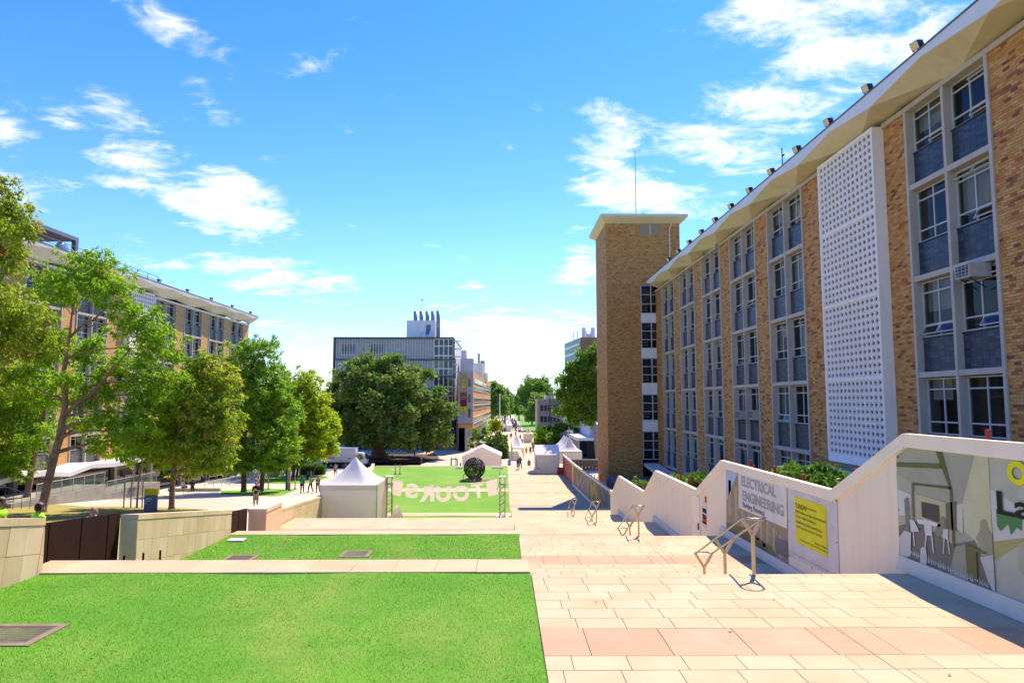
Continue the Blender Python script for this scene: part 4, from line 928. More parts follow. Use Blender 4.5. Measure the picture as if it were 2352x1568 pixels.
def trk(lst, d): return [tuple(at(x, y, d)) for x, y in lst]
GG = 'gum trees along the left path'
# main leaning gum
d2 = onl(95, 1176).y
tree('gum_tree', 'tall leaning gum with blotchy pale trunk and spreading green crown', trk([(95, 1177), (112, 1100), (135, 1010), (150, 930), (147, 850), (160, 770), (168, 700)], d2), [.27, .24, .21, .18, .14, .09, .05],
     pxc([(190, 640, 100, 55, 0), (120, 675, 60, 42, 1), (262, 668, 52, 40, -1), (225, 605, 50, 32, .5), (310, 735, 70, 45, -1), (352, 790, 62, 60, 0), (292, 850, 75, 58, 1.5), (385, 870, 42, 50, 0), (335, 900, 60, 45, .5), (190, 800, 60, 40, 2), (110, 790, 70, 45, 1),
          (60, 860, 60, 55, 1.5), (215, 905, 55, 40, 1), (290, 985, 60, 42, -1.5), (328, 945, 46, 42, 0), (245, 965, 36, 26, -1), (150, 870, 40, 30, -1.5), (110, 910, 50, 35, 2), (235, 1015, 40, 22, 0), (185, 975, 36, 26, 1.5), (330, 1010, 44, 24, 0)], d2, .92), lf_gum, m_bark, 50, .34, .10, 1.0, 21, GG,
     extra=[(trk([(150, 950), (180, 925), (215, 900), (262, 845), (300, 800)], d2 - .3), [.15, .13, .11, .07, .04]), (trk([(135, 1030), (150, 985), (165, 975), (200, 968), (240, 960)], d2 - .2), [.10, .09, .08, .07, .04]), (trk([(160, 775), (190, 745), (215, 735), (250, 700)], d2), [.09, .08, .07, .04]), (trk([(147, 915), (110, 905), (80, 890), (55, 880)], d2), [.07, .06, .05, .03])])
d1 = onl(58, 1160).y
tree('gum_tree', 'forked gum at the far left behind the two people in yellow', trk([(58, 1160), (72, 1080), (85, 1020), (100, 970), (110, 900)], d1), [.25, .22, .19, .14, .07],
     pxc([(25, 960, 65, 50, 0), (70, 1000, 55, 38, -1), (5, 1030, 55, 45, 0), (10, 870, 65, 60, 1), (90, 930, 50, 40, 1), (40, 1060, 40, 25, -1), (-30, 940, 50, 50, 0), (60, 900, 55, 45, -1), (35, 1085, 38, 18, 0), (-5, 1075, 36, 22, 0)], d1, .95), lf_gum, m_bark, 48, .34, .10, 1.0, 22, GG)
d0 = 37.0
tree('gum_tree', 'tall gum cut by the left picture edge with reddish tips', [tuple(v) for v in (at(-70, 1176, d0), at(-62, 1000, d0), at(-50, 800, d0), at(-35, 650, d0), at(-5, 520, d0))], [.28, .24, .18, .13, .06],
     pxc([(5, 430, 30, 40, 0), (22, 480, 48, 38, 0), (40, 530, 42, 38, -1), (5, 560, 55, 50, 0), (35, 595, 45, 30, 1), (-30, 500, 50, 50, 0), (15, 700, 75, 42, -1), (55, 740, 65, 45, 0), (10, 790, 70, 50, 0), (90, 790, 45, 35, 1), (-30, 640, 50, 50, 0)], d0, .95), lf_gumr, m_bark, 50, .33, .10, 1.0, 23, GG)
d4 = onl(394, 1169).y
tree('gum_tree', 'bushy brown green gum standing right of the yellow topped sign', trk([(394, 1169), (396, 1110), (402, 1040), (415, 960), (440, 890)], d4), [.19, .17, .14, .10, .05],
     pxc([(462, 838, 40, 30, 0), (500, 880, 45, 45, 0), (440, 890, 48, 42, 1), (520, 935, 35, 42, 0), (465, 940, 52, 45, -1), (500, 990, 45, 40, 0), (425, 965, 48, 45, 1), (395, 1000, 42, 38, 0), (455, 1025, 50, 32, -1), (395, 925, 40, 38, 1), (500, 1045, 36, 24, 0), (440, 1066, 45, 20, 0), (490, 1070, 32, 16, 0), (385, 1045, 34, 22, 1)], d4, 1.14), lf_gumb, m_bark, 46, .34, .12, .8, 24, GG)
d3 = onl(314, 1166).y
tree('gum_tree', 'slender young gum with thin reddish trunk behind the timber stakes', trk([(314, 1166), (318, 1110), (327, 1050), (340, 1000)], d3), [.07, .06, .05, .03],
     pxc([(345, 965, 40, 35, 1), (305, 1015, 34, 26, 0), (365, 1020, 40, 28, 0), (330, 1045, 26, 16, 0), (385, 960, 40, 40, 2), (290, 1045, 26, 20, 1)], d3), lf_gum, m_bark, 46, .33, .10, 1.0, 25, GG)
d5 = onl(560, 1130).y
tree('gum_tree', 'tall straight gum behind the bald man, with airy open top', trk([(560, 1131), (560, 1050), (563, 960), (566, 900), (580, 840), (598, 800)], d5), [.27, .24, .19, .15, .09, .04],
     pxc([(560, 815, 40, 28, 0), (598, 800, 34, 22, 0), (620, 850, 38, 32, 1), (540, 865, 46, 38, 0), (590, 895, 45, 38, -1), (640, 900, 25, 38, 0), (540, 935, 42, 38, 0), (600, 955, 48, 36, 0), (560, 1000, 50, 36, 1), (625, 1010, 38, 36, -1), (540, 1045, 42, 26, 0), (595, 1050, 42, 24, 0), (560, 1070, 34, 15, 0), (530, 1010, 30, 30, 0)], d5, 1.14), lf_mid, m_bark_d, 46, .34, .12, .6, 26, GG)
d6 = onl(600, 1128).y
tree('gum_tree', 'dark trunked gum just right of the bald man', trk([(600, 1128), (606, 1060), (618, 990), (630, 930)], d6), [.24, .21, .16, .06],
     pxc([(640, 905, 24, 32, 0), (655, 950, 32, 36, 1), (625, 965, 36, 36, 0), (650, 1005, 36, 36, 0), (612, 1040, 36, 28, -1), (640, 1050, 28, 20, 0), (630, 1070, 26, 13, 0), (660, 1035, 24, 22, 1)], d6, 1.14), lf_mid, m_bark_d, 46, .34, .12, .6, 27, GG)
d7 = onl(672, 1098).y
tree('gum_tree', 'twin stemmed gum beside the people carrying backpacks', trk([(672, 1099), (680, 1050), (686, 1000), (692, 940), (698, 890)], d7), [.22, .19, .15, .1, .05],
     pxc([(700, 875, 30, 24, 0), (690, 920, 40, 34, 0), (722, 930, 32, 38, 1), (668, 965, 36, 36, 0), (705, 975, 38, 36, 0), (735, 985, 30, 34, 1), (680, 1015, 40, 30, 0), (655, 1040, 32, 22, 0), (655, 910, 26, 32, 2), (695, 1045, 28, 18, 0), (725, 1035, 22, 18, 0), (665, 1055, 26, 14, 0)], d7, 1.14), lf_gumy, m_bark_d, 40, .40, .16, .5, 28, GG,
     extra=[(trk([(680, 1098), (690, 1050), (697, 1000), (700, 960)], d7 + .5), [.16, .14, .12, .06])])
d8 = onl(718, 1091).y
tree('gum_tree', 'yellow green tree in front of the delivery truck', trk([(718, 1091), (726, 1060), (735, 1035), (742, 1000)], d8), [.2, .17, .13, .06],
     pxc([(742, 965, 24, 22, 0), (755, 995, 22, 26, 0), (722, 1000, 28, 28, 0), (738, 1025, 28, 20, 0), (768, 978, 12, 18, 0), (705, 1035, 24, 18, 0), (760, 1030, 16, 12, -1)], d8, 1.14), lf_gumy, m_bark_d, 40, .42, .17, .5, 29, GG)
ds = onl(657, 1094).y
tree('small_tree', 'small dense round tree on the lawn held by pale stakes', trk([(657, 1094), (657, 1078), (656, 1062)], ds), [.08, .07, .04], pxc([(655, 1056, 20, 18, 0), (662, 1070, 16, 14, 0), (645, 1068, 14, 12, 0), (652, 1042, 13, 10, 0)], ds), lf_mid, m_bark_d, 50, .3, .13, .5, 30, GG)
# extra gums filling the row between the path and the left building
for i, (x, y, top, w, lab) in enumerate([(180, 1128, 830, 75, 'gum rising behind the leaning gum, against the brick wall'), (330, 1120, 820, 70, 'full crowned gum behind the yellow topped sign'), (20, 1135, 760, 80, 'gum at the far left against the brick wall'), (395, 1100, 850, 55, 'gum in front of the left block screen'), (250, 1118, 900, 60, 'shaded gum behind the glass sided ramp'), (445, 1105, 870, 55, 'gum half hidden behind the brown green one'), (510, 1090, 840, 50, 'gum near the ramp railings behind the seated pair')]):
    dd = onl(x, y).y; r = random.Random(50 + i); cl = [(x + r.uniform(-w, w), lerp(top + 30, y - 60, r.random()), r.uniform(30, 45), r.uniform(25, 38), r.uniform(-1, 1)) for _ in range(12)]
    tree('gum_tree', lab, trk([(x, y), (x + 4, lerp(y, top, .4)), (x + 2, lerp(y, top, .85))], dd), [.2, .15, .05], pxc(cl, dd), lf_gum, m_bark_d, 40, .40, .14, .8, 60 + i, GG)
def stake(p, h, label):
    b = MB(); b.tube([p, (p[0], p[1], p[2] + h)], .045, 6); b.build('tree_stake', mat('stake_wood', (.22, .19, .15), .9, (.3, .26, .2), 8), label=label, cat='stake', group='tree stakes')
for i, x in enumerate((284, 300, 326)):
    p = onl(x, 1166); stake(tuple(p), 1.75, ORD[i + 1] + ' timber stake from the left beside the young tree')
for i, (x, t) in enumerate(((645, -.3), (664, .3))):
    p = onl(x, 1095); b = MB(); b.tube([(p.x, p.y, p.z), (p.x - t, p.y, p.z + 2.0)], .05, 6); b.build('tree_stake', mat('stake_pale', (.5, .5, .36), .9, (.42, .42, .3), 8), label=('left' if i == 0 else 'right') + ' pale stake under the small round tree', cat='stake', group='tree stakes')
# fig
def fig():
    d = 140.0; r = random.Random(5); cl = []
    for i in range(70):
        a = r.uniform(0, 2 * math.pi); h = r.uniform(-.15, 1) ** 1 if r.random() < .8 else r.uniform(-.4, .1); rad = math.sqrt(max(.05, 1 - h * h)) * r.uniform(.62, 1.0)
        x = 886 + 138 * rad * math.cos(a) * r.uniform(.9, 1.06); y = 962 - 128 * max(h, -.45) * r.uniform(.72, 1.06); cl.append((x, y, r.uniform(20, 34), r.uniform(14, 24), 11 * rad * math.sin(a)))
    cl += [(770, 885, 14, 9, 0), (785, 862, 16, 9, -2), (812, 838, 18, 12, 0), (846, 826, 16, 10, 0), (905, 828, 18, 11, 0), (950, 852, 20, 12, 0), (985, 860, 14, 9, 0), (1005, 900, 14, 11, 0), (1022, 985, 10, 9, 0), (760, 900, 9, 8, 0), (790, 985, 26, 16, -3), (825, 1000, 26, 14, -6), (925, 1004, 26, 14, -6), (965, 1000, 26, 15, -3), (1005, 1000, 20, 14, 0), (1022, 1010, 12, 9, 0), (780, 1005, 16, 10, 0), (890, 985, 26, 18, -9), (765, 935, 18, 14, 0), (760, 965, 14, 12, 0), (800, 1015, 18, 10, -4), (850, 1010, 18, 10, -9), (945, 1018, 18, 9, -6), (990, 1020, 16, 9, -3)]
    base = Vector(at(868, 1046, d))
    tree('fig_tree', 'huge dark spreading fig tree in front of the grey building', [tuple(base), tuple(at(868, 1030, d)), tuple(at(872, 1010, d)), tuple(at(880, 960, d))], [1.5, 1.15, 1.0, .5], pxc(cl, d, 1.0, .9), lf_fig, m_bark_f, 12, .75, .42, .1, 31, None, .8, .5,
         extra=[(trk([(868, 1025), (835, 1000), (800, 960), (780, 930)], d), [.6, .5, .35, .15]), (trk([(872, 1015), (920, 990), (970, 960)], d), [.5, .4, .15])])
fig()
def bush(name, label, clumps, leaf, dens, L, Wd, seed, cat='shrub', group=None, stems=True):
    c0 = clumps[0][0]; zb = min(c[2] - r[2] for c, r in clumps); e = empty(name, (c0[0], c0[1], zb), label, cat, group)
    b = MB()
    for c, r in clumps: limb(b, (c[0], c[1], zb - .1), c, .04 + .02 * r[0], .015, n=5, seg=3)
    b.build('stem', m_bark_d, e); link(leaf_mesh('crown', clumps, dens, L, Wd, .1, seed, .25), 'crown', leaf, e); return e
def hedge(name, label, x0, x1, y0, y1, z0, z1, leaf, dens, L, Wd, seed):
    e = empty(name, ((x0 + x1) / 2, (y0 + y1) / 2, z0), label, 'hedge'); b = MB(); b.box(x0 + .15, x1 - .15, y0 + .15, y1 - .15, z0, z1 - .15); b.build('stem_mass', mat('hedge_core', (.015, .03, .008), .95, (.03, .05, .01), 3), e)
    g = np.random.default_rng(seed); fs = [((x0, y0, z0), (x1 - x0, 0, 0), (0, 0, z1 - z0)), ((x0, y0, z1), (x1 - x0, 0, 0), (0, y1 - y0, 0)), ((x0, y0, z0), (0, y1 - y0, 0), (0, 0, z1 - z0)), ((x1, y0, z0), (0, y1 - y0, 0), (0, 0, z1 - z0))]
    P = []
    for o, u, v in fs:
        A = np.linalg.norm(np.cross(u, v)); n = int(A * dens); P.append(np.array(o) + g.uniform(0, 1, (n, 1)) * np.array(u) + g.uniform(0, 1, (n, 1)) * np.array(v) + g.normal(0, .05, (n, 3)))
    p = np.concatenate(P); n = len(p); dr = g.normal(size=(n, 3)); dr[:, 2] += .3; dr /= np.linalg.norm(dr, axis=1)[:, None]; s = np.cross(dr, g.normal(size=(n, 3))); s /= np.linalg.norm(s, axis=1)[:, None]
    V = np.stack([p, p + dr * L * .5 + s * Wd / 2, p + dr * L, p + dr * L * .5 - s * Wd / 2], 1); link(npmesh('crown', V.reshape(-1, 3), n, 4), 'crown', leaf, e)
# ------------------------------------------------------------------ white stepped hoarding beside the stairs
XH = 6.32
m_hoard = mat('hoarding_paint', (0.91, 0.74, 0.52), 0.55, (0.87, 0.70, 0.48), 0.7, 6, 0.03, 20, stain=((0.66, 0.53, 0.40), 1.1, .34, (3, 3, .3)))
m_hoardw = mat('hoarding_trim', (0.93, 0.78, 0.56), 0.5, (0.90, 0.75, 0.53), 0.9, 6, stain=((0.5, 0.4, 0.28), 1.6, .3))
HV = [(3.5, -.52), (10.8, -.52), (13.28, -1.71), (20.02, -1.72), (22.68, -2.90), (28.79, -2.89), (31.2, -4.08), (38.04, -4.10), (40.33, -5.26), (41.2, -5.26)]
def gz(d):
    for k in range(6):
        if d <= TE[k]: return TZ[k]
        if d <= TE[k] + FL: return lerp(TZ[k], TZ[k + 1], (d - TE[k]) / FL)
    return TZ[6]
def hz(d):
    for (a, za), (b, zb) in zip(HV, HV[1:]):
        if d <= b: return lerp(za, zb, (d - a) / (b - a))
    return HV[-1][1]
def hoarding():
    e = empty('hoarding', (XH, 10, TZ[0]), 'white painted hoarding with sawtooth top beside the stairs', 'hoarding')
    ds = sorted(set([v[0] for v in HV] + TE[:4] + [t + FL for t in TE[:4]] + [5.9, 8.3, 15.6, 17.9, 25.2, 34.0])); ds = [d for d in ds if d <= 41.2]
    # merge joints that are too close
    cur = [ds[0]]
    for d in ds[1:]:
        if d - cur[-1] > .12 or d in [v[0] for v in HV]: cur.append(d)
    for a, b in zip(cur, cur[1:]):
        m = MB(); g = .003
        m.add([(XH, a + g, gz(a) - .15), (XH, b - g, gz(b) - .15), (XH, b - g, hz(b)), (XH, a + g, hz(a)), (XH + .09, a + g, gz(a) - .15), (XH + .09, b - g, gz(b) - .15), (XH + .09, b - g, hz(b)), (XH + .09, a + g, hz(a))], [(0, 3, 2, 1), (4, 5, 6, 7), (0, 1, 5, 4), (1, 2, 6, 5), (2, 3, 7, 6), (3, 0, 4, 7)]); m.build('panel', m_hoard, e)
    for (a, za), (b, zb) in zip(HV, HV[1:]):
        m = MB(); h = .2; o = -.035
        sl = math.hypot(b - a, zb - za) / (b - a); h2 = h * sl
        m.add([(XH + o, a, za - h2), (XH + o, b, zb - h2), (XH + o, b, zb + .012), (XH + o, a, za + .012), (XH + .10, a, za - h2), (XH + .10, b, zb - h2), (XH + .10, b, zb + .012), (XH + .10, a, za + .012)], [(0, 3, 2, 1), (4, 5, 6, 7), (0, 1, 5, 4), (1, 2, 6, 5), (2, 3, 7, 6), (3, 0, 4, 7)]); m.build('trim', m_hoardw, e)
    # skirting along the foot
    for k in range(4):
        a = 3.5 if k == 0 else TE[k - 1] + FL * .75; b = TE[k] + .3
        m = MB(); m.add([(XH - .09, a, TZ[k] + .004), (XH - .09, b, TZ[k] + .004), (XH - .006, b, TZ[k] + .004), (XH - .006, a, TZ[k] + .004), (XH - .05, a, TZ[k] + .22), (XH - .05, b, TZ[k] + .22), (XH - .006, b, TZ[k] + .22), (XH - .006, a, TZ[k] + .22)], [(0, 3, 2, 1), (4, 5, 6, 7), (0, 1, 5, 4), (1, 2, 6, 5), (2, 3, 7, 6), (3, 0, 4, 7)]); m.build('skirting', mat('skirting', (.74, .62, .48), .5, (.68, .56, .43), 2), e)
    m = MB(); m.box(XH + .1, 9.0, 41.1, 41.2, -8.6, -5.26); m.build('return_panel', m_hoard, e)
    # site door
    a, c = onx(*z7(885, 800), XH).y, onx(*z7(818, 800), XH).y; zt = onx(*z7(850, 470), XH).z; zb = gz((a + c) / 2) + .02
    m = MB(); m.box(XH - .025, XH - .004, a, c, zb, zt); dr = m.build('door', m_hoardw, e); m = MB(); m.box(XH - .06, XH - .026, a + .08, a + .13, zb + .85, zb + 1.05); m.build('door_handle', m_black, dr)
    for i, (y0, y1, col) in enumerate([(480, 525, (200, 40, 40)), (540, 585, (215, 215, 205)), (590, 610, (60, 60, 60)), (615, 640, (210, 205, 200)), (645, 662, (180, 90, 70)), (668, 705, (200, 70, 50)), (708, 740, (220, 215, 210))]):
        p, q = onx(*z7(905 if i else 925, y1), XH), onx(*z7(938, y0), XH); s = MB(); s.box(XH - .010, XH - .004, q.y, p.y, p.z, q.z); s.build('notice', flat(srgb(*col)), e)
    return e
def z7(x, y): return ((1900 + x * .3614) * .72481, (1400 + y * .3614) * .72481)
def z8(x, y): return ((2600 + x * .4145) * .72481, (1350 + y * .4145) * .72481)
def z5(x, y): return ((1740 + x * .1276) * .72481, (1500 + y * .1276) * .72481)
hoarding()
def text_mesh(s, bold=0.0):
    c = bpy.data.curves.new('lettering', 'FONT'); c.body = s; c.size = 1; c.offset = bold; c.resolution_u = 4
    o = bpy.data.objects.new('lettering', c); COL.objects.link(o); dg = bpy.context.evaluated_depsgraph_get(); dg.update()
    me = bpy.data.meshes.new_from_object(o.evaluated_get(dg)); bpy.data.objects.remove(o); bpy.data.curves.remove(c); me.name = 'lettering'; return me
def text_fit(s, org, ux, uz, wd, ht, m, parent, bold=0.0, name='lettering', thick=0.0):
    """fit the string into a box: org = lower left, ux along the line, uz up"""
    me = text_mesh(s, bold); n = len(me.vertices); co = np.zeros(n * 3); me.vertices.foreach_get('co', co); co = co.reshape(-1, 3)
    lo, hi = co.min(0), co.max(0); q = (co - lo) / np.maximum(hi - lo, 1e-6); ux = np.array(ux); uz = np.array(uz)
    w = np.array(org) + q[:, :1] * wd * ux + q[:, 1:2] * ht * uz
    me.vertices.foreach_set('co', w.ravel()); me.materials.clear(); me.update()
    return link(me, name, m, parent)
def wall_print(parent, X, name='print'):
    cnt = [0]
    def pr(pts, col, conv=None, layer=1, nm=None):
        q = [onx(*(conv(*p) if conv else p), X - .003 * layer) for p in pts]; m = MB(); m.add(q, [tuple(range(len(q)))]); cnt[0] += 1
        return m.build(nm or name, flat(srgb(*col), .45), parent)
    def tx(s, bl, tr, col, conv, layer, bold=0.0):     # text box from lower left (far) to upper right (near)
        a, b = onx(*conv(*bl), X - .003 * layer), onx(*conv(*tr), X - .003 * layer)
        return text_fit(s, (X - .003 * layer, a.y, a.z), (0, -1, 0), (0, 0, 1), a.y - b.y, None or (onx(*conv(bl[0], tr[1]), X).z - a.z), flat(srgb(*col)), parent, bold)
    def fix(pts, conv):
        for p in pts: c = onx(*conv(*p), X - .012); m = MB(); m.lathe([(.014, 0), (.014, .004), (.008, .006)], (0, 0, 0), 8); m.v = [(c.x - v[2], c.y + v[0], c.z + v[1]) for v in m.v]; m.build('fixing', m_black, parent)
    pr.fix = fix
    return pr, tx
def banner_office():
    e = empty('banner', (XH, 9, -2), 'large banner printed with an office interior on the near hoarding', 'banner')
    pr, tx = wall_print(e, XH - .006)
    pr([(580, 225), (680, 150), (1760, 255), (1760, 1490), (690, 1060), (605, 1020)], (168, 166, 140), z8, 1, 'banner_sheet')
    S = [([(600, 760), (740, 720), (1010, 900), (1180, 870), (1345, 1310), (690, 1060), (605, 1020)], (118, 112, 98), 2), ([(580, 345), (700, 430), (735, 520), (740, 720), (600, 760)], (176, 176, 150), 2),
         ([(735, 520), (955, 580), (1010, 640), (1010, 900), (740, 720)], (186, 184, 140), 3), ([(1040, 600), (1085, 590), (1090, 820), (1040, 780)], (205, 203, 180), 3), ([(1085, 590), (1145, 350), (1180, 870), (1100, 800)], (200, 196, 158), 3), ([(1280, 210), (1760, 255), (1760, 1490), (1345, 1310)], (186, 184, 158), 2),
         ([(1290, 470), (1560, 640), (1760, 700), (1760, 860), (1325, 880)], (205, 203, 185), 3), ([(1325, 880), (1620, 845), (1330, 1020)], (170, 164, 100), 4), ([(1185, 205), (1280, 210), (1322, 1000), (1180, 870), (1145, 350)], (206, 202, 152), 4), ([(870, 165), (920, 170), (1000, 470), (985, 480), (930, 330)], (104, 104, 52), 4),
         ([(580, 275), (918, 285), (932, 325), (580, 308)], (108, 106, 58), 4), ([(700, 430), (1000, 462), (1000, 482), (705, 447)], (96, 96, 48), 4), ([(985, 480), (1003, 480), (1025, 920), (1010, 930)], (106, 104, 60), 5), ([(695, 440), (709, 440), (720, 760), (705, 760)], (112, 110, 70), 5),
         ([(770, 575), (905, 605), (912, 740), (775, 690)], (76, 70, 66), 5), ([(590, 480), (690, 520), (690, 680), (598, 680)], (208, 208, 196), 4), ([(955, 590), (1035, 570), (1038, 800), (965, 780)], (112, 108, 84), 5), ([(735, 712), (800, 708), (920, 750), (915, 770), (745, 742)], (222, 220, 205), 6),
         ([(790, 745), (850, 755), (855, 840), (800, 830)], (216, 214, 202), 7), ([(803, 830), (815, 830), (800, 940), (793, 940)], (216, 214, 202), 6), ([(845, 838), (855, 838), (868, 965), (860, 965)], (216, 214, 202), 6), ([(935, 785), (975, 785), (975, 862), (940, 855)], (216, 214, 202), 7), ([(940, 855), (950, 857), (942, 972), (935, 972)], (216, 214, 202), 6), ([(965, 860), (975, 862), (992, 972), (985, 972)], (216, 214, 202), 6),
         ([(680, 710), (715, 720), (757, 805), (690, 803)], (212, 210, 198), 7), ([(705, 803), (713, 803), (722, 912), (714, 912)], (212, 210, 198), 6), ([(600, 850), (640, 795), (692, 812), (690, 990), (612, 1010)], (200, 198, 182), 7), ([(765, 935), (782, 920), (805, 930), (815, 1000), (806, 1095), (760, 1075)], (206, 204, 188), 7),
         ([(640, 560), (655, 540), (672, 545), (682, 620), (678, 800), (652, 800)], (128, 126, 104), 6), ([(1185, 850), (1222, 790), (1220, 725), (1245, 708), (1270, 725), (1278, 780), (1312, 830), (1320, 1000), (1240, 960)], (160, 156, 122), 6), ([(870, 800), (925, 690), (950, 700), (962, 780), (900, 850)], (140, 136, 108), 6),
         ([(1105, 895), (1275, 962), (1270, 975), (1190, 962), (1205, 1230), (1120, 1150)], (112, 106, 60), 7), ([(980, 1160), (1030, 920), (1105, 900), (1130, 1180), (1000, 1170)], (158, 156, 128), 6), ([(1220, 1000), (1320, 980), (1340, 1310), (1280, 1180)], (196, 194, 176), 7),
         ([(1340, 630), (1400, 660), (1540, 690), (1535, 800), (1500, 770), (1455, 830), (1435, 745), (1375, 800), (1350, 760)], (66, 132, 78), 6), ([(1510, 900), (1600, 860), (1700, 900), (1720, 1180), (1560, 1160), (1510, 1080)], (176, 172, 142), 6)]
    for pts, c, l in S: pr(pts, c, z8, l)
    r = random.Random(3)
    for i in range(46):
        x = 690 + i * 13; y = 960 + i * 5.6; h = r.uniform(15, 70); pr([(x, y + h * .4), (x + 4, y - h * .6), (x + 9, y + h * .4)], (205, 203, 190), z8, 8)
    pr.fix([(590, 235), (690, 165), (935, 185), (1300, 225), (600, 640), (612, 1005), (870, 1125), (960, 1145), (1375, 1310), (1115, 1220)], z8)
    tx('O', (1430, 440), (1575, 255), (232, 226, 22), z8, 9, .05); tx('La', (1352, 668), (1610, 490), (28, 26, 26), z8, 9, .02)
banner_office()
def banner_renewal():
    e = empty('banner', (XH, 17, -3), 'building renewal banner with grey capitals and a building photo', 'banner'); pr, tx = wall_print(e, XH - .006)
    pr([(1110, 232), (1640, 380), (1655, 1112), (1112, 790)], (150, 132, 104), z7, 1, 'banner_sheet')
    pr([(1112, 235), (1215, 262), (1150, 420), (1115, 520)], (176, 190, 214), z7, 2)
    pr([(1215, 255), (1640, 380), (1645, 760), (1220, 575)], (226, 218, 206), z7, 4)
    r = random.Random(9)
    for i in range(9):          # pale piers and dark windows of the pictured facade
        x = 1130 + i * 55; yt = 330 + i * 60; pr([(x, yt), (x + 22, yt + 8), (x + 24, yt + 330), (x, yt + 310)], (190, 158, 108), z7, 2)
        for k in range(0 if i > 2 else 2, 4): pr([(x + 26, yt + 20 + k * 75), (x + 48, yt + 28 + k * 75), (x + 48, yt + 68 + k * 75), (x + 26, yt + 60 + k * 75)], (140, 146, 156), z7, 3)
    pr([(1112, 700), (1300, 760), (1500, 930), (1560, 1050), (1112, 790)], (96, 84, 66), z7, 3); pr([(1470, 880), (1520, 940), (1560, 1055), (1480, 1005)], (100, 120, 52), z7, 4)
    pr([(1540, 830), (1645, 870), (1650, 1020), (1545, 960)], (98, 104, 116), z7, 4)
    tx('ELECTRICAL', (1243, 382), (1540, 292), (172, 168, 160), z7, 6, .035); tx('ENGINEERING', (1255, 508), (1608, 418), (172, 168, 160), z7, 6, .035); tx('Building Renewal', (1258, 580), (1440, 520), (44, 42, 40), z7, 6)
    e2 = empty('banner', (XH, 14, -3), 'yellow quote panel on a pale circuit patterned banner', 'banner'); pr, tx = wall_print(e2, XH - .007)
    pr([(1645, 385), (2080, 512), (2102, 1148), (1980, 1148), (1660, 1000)], (214, 206, 198), z7, 1, 'banner_sheet')
    for i in range(90):
        x = r.uniform(1660, 2060); lo = 400 + (x - 1650) * .3; hi = 1010 + (x - 1660) * .35; y = r.uniform(lo, hi); w = r.uniform(4, 18)
        if 1700 < x < 2000 and 470 + (x - 1708) * .31 < y < 1010: continue
        pr([(x, y), (x + w, y + w * .32), (x + w, y + w * .32 + 4), (x, y + 4)], (168, 160, 156), z7, 2)
    pr([(1708, 473), (1983, 560), (2000, 1010), (1723, 880)], (226, 216, 24), z7, 3, 'yellow_panel')
    pr.fix([(1655, 395), (1840, 445), (2075, 515), (2080, 880), (1660, 690), (1662, 990), (1860, 1100)], z7)
    ink = (40, 38, 20)
    tx('"UNSW', (1716, 575), (1812, 527), ink, z7, 5); tx('is investing', (1814, 592), (1898, 566), ink, z7, 5); tx('$100 million on the refurbishment', (1718, 617), (1978, 588), ink, z7, 5); tx('of this 1960s building to', (1720, 660), (1896, 632), ink, z7, 5)
    tx('transform it into a world-class', (1722, 703), (1945, 675), ink, z7, 5); tx('teaching and research facility."', (1722, 746), (1955, 718), ink, z7, 5); tx('Andrew Walters', (1888, 895), (1990, 872), ink, z7, 5); tx('Vice President, Finance and Operations', (1757, 866), (1990, 842), ink, z7, 5)
    tx('For information contact Project Managers or visit', (1660, 958), (2085, 945), (90, 86, 80), z7, 3)
banner_renewal()
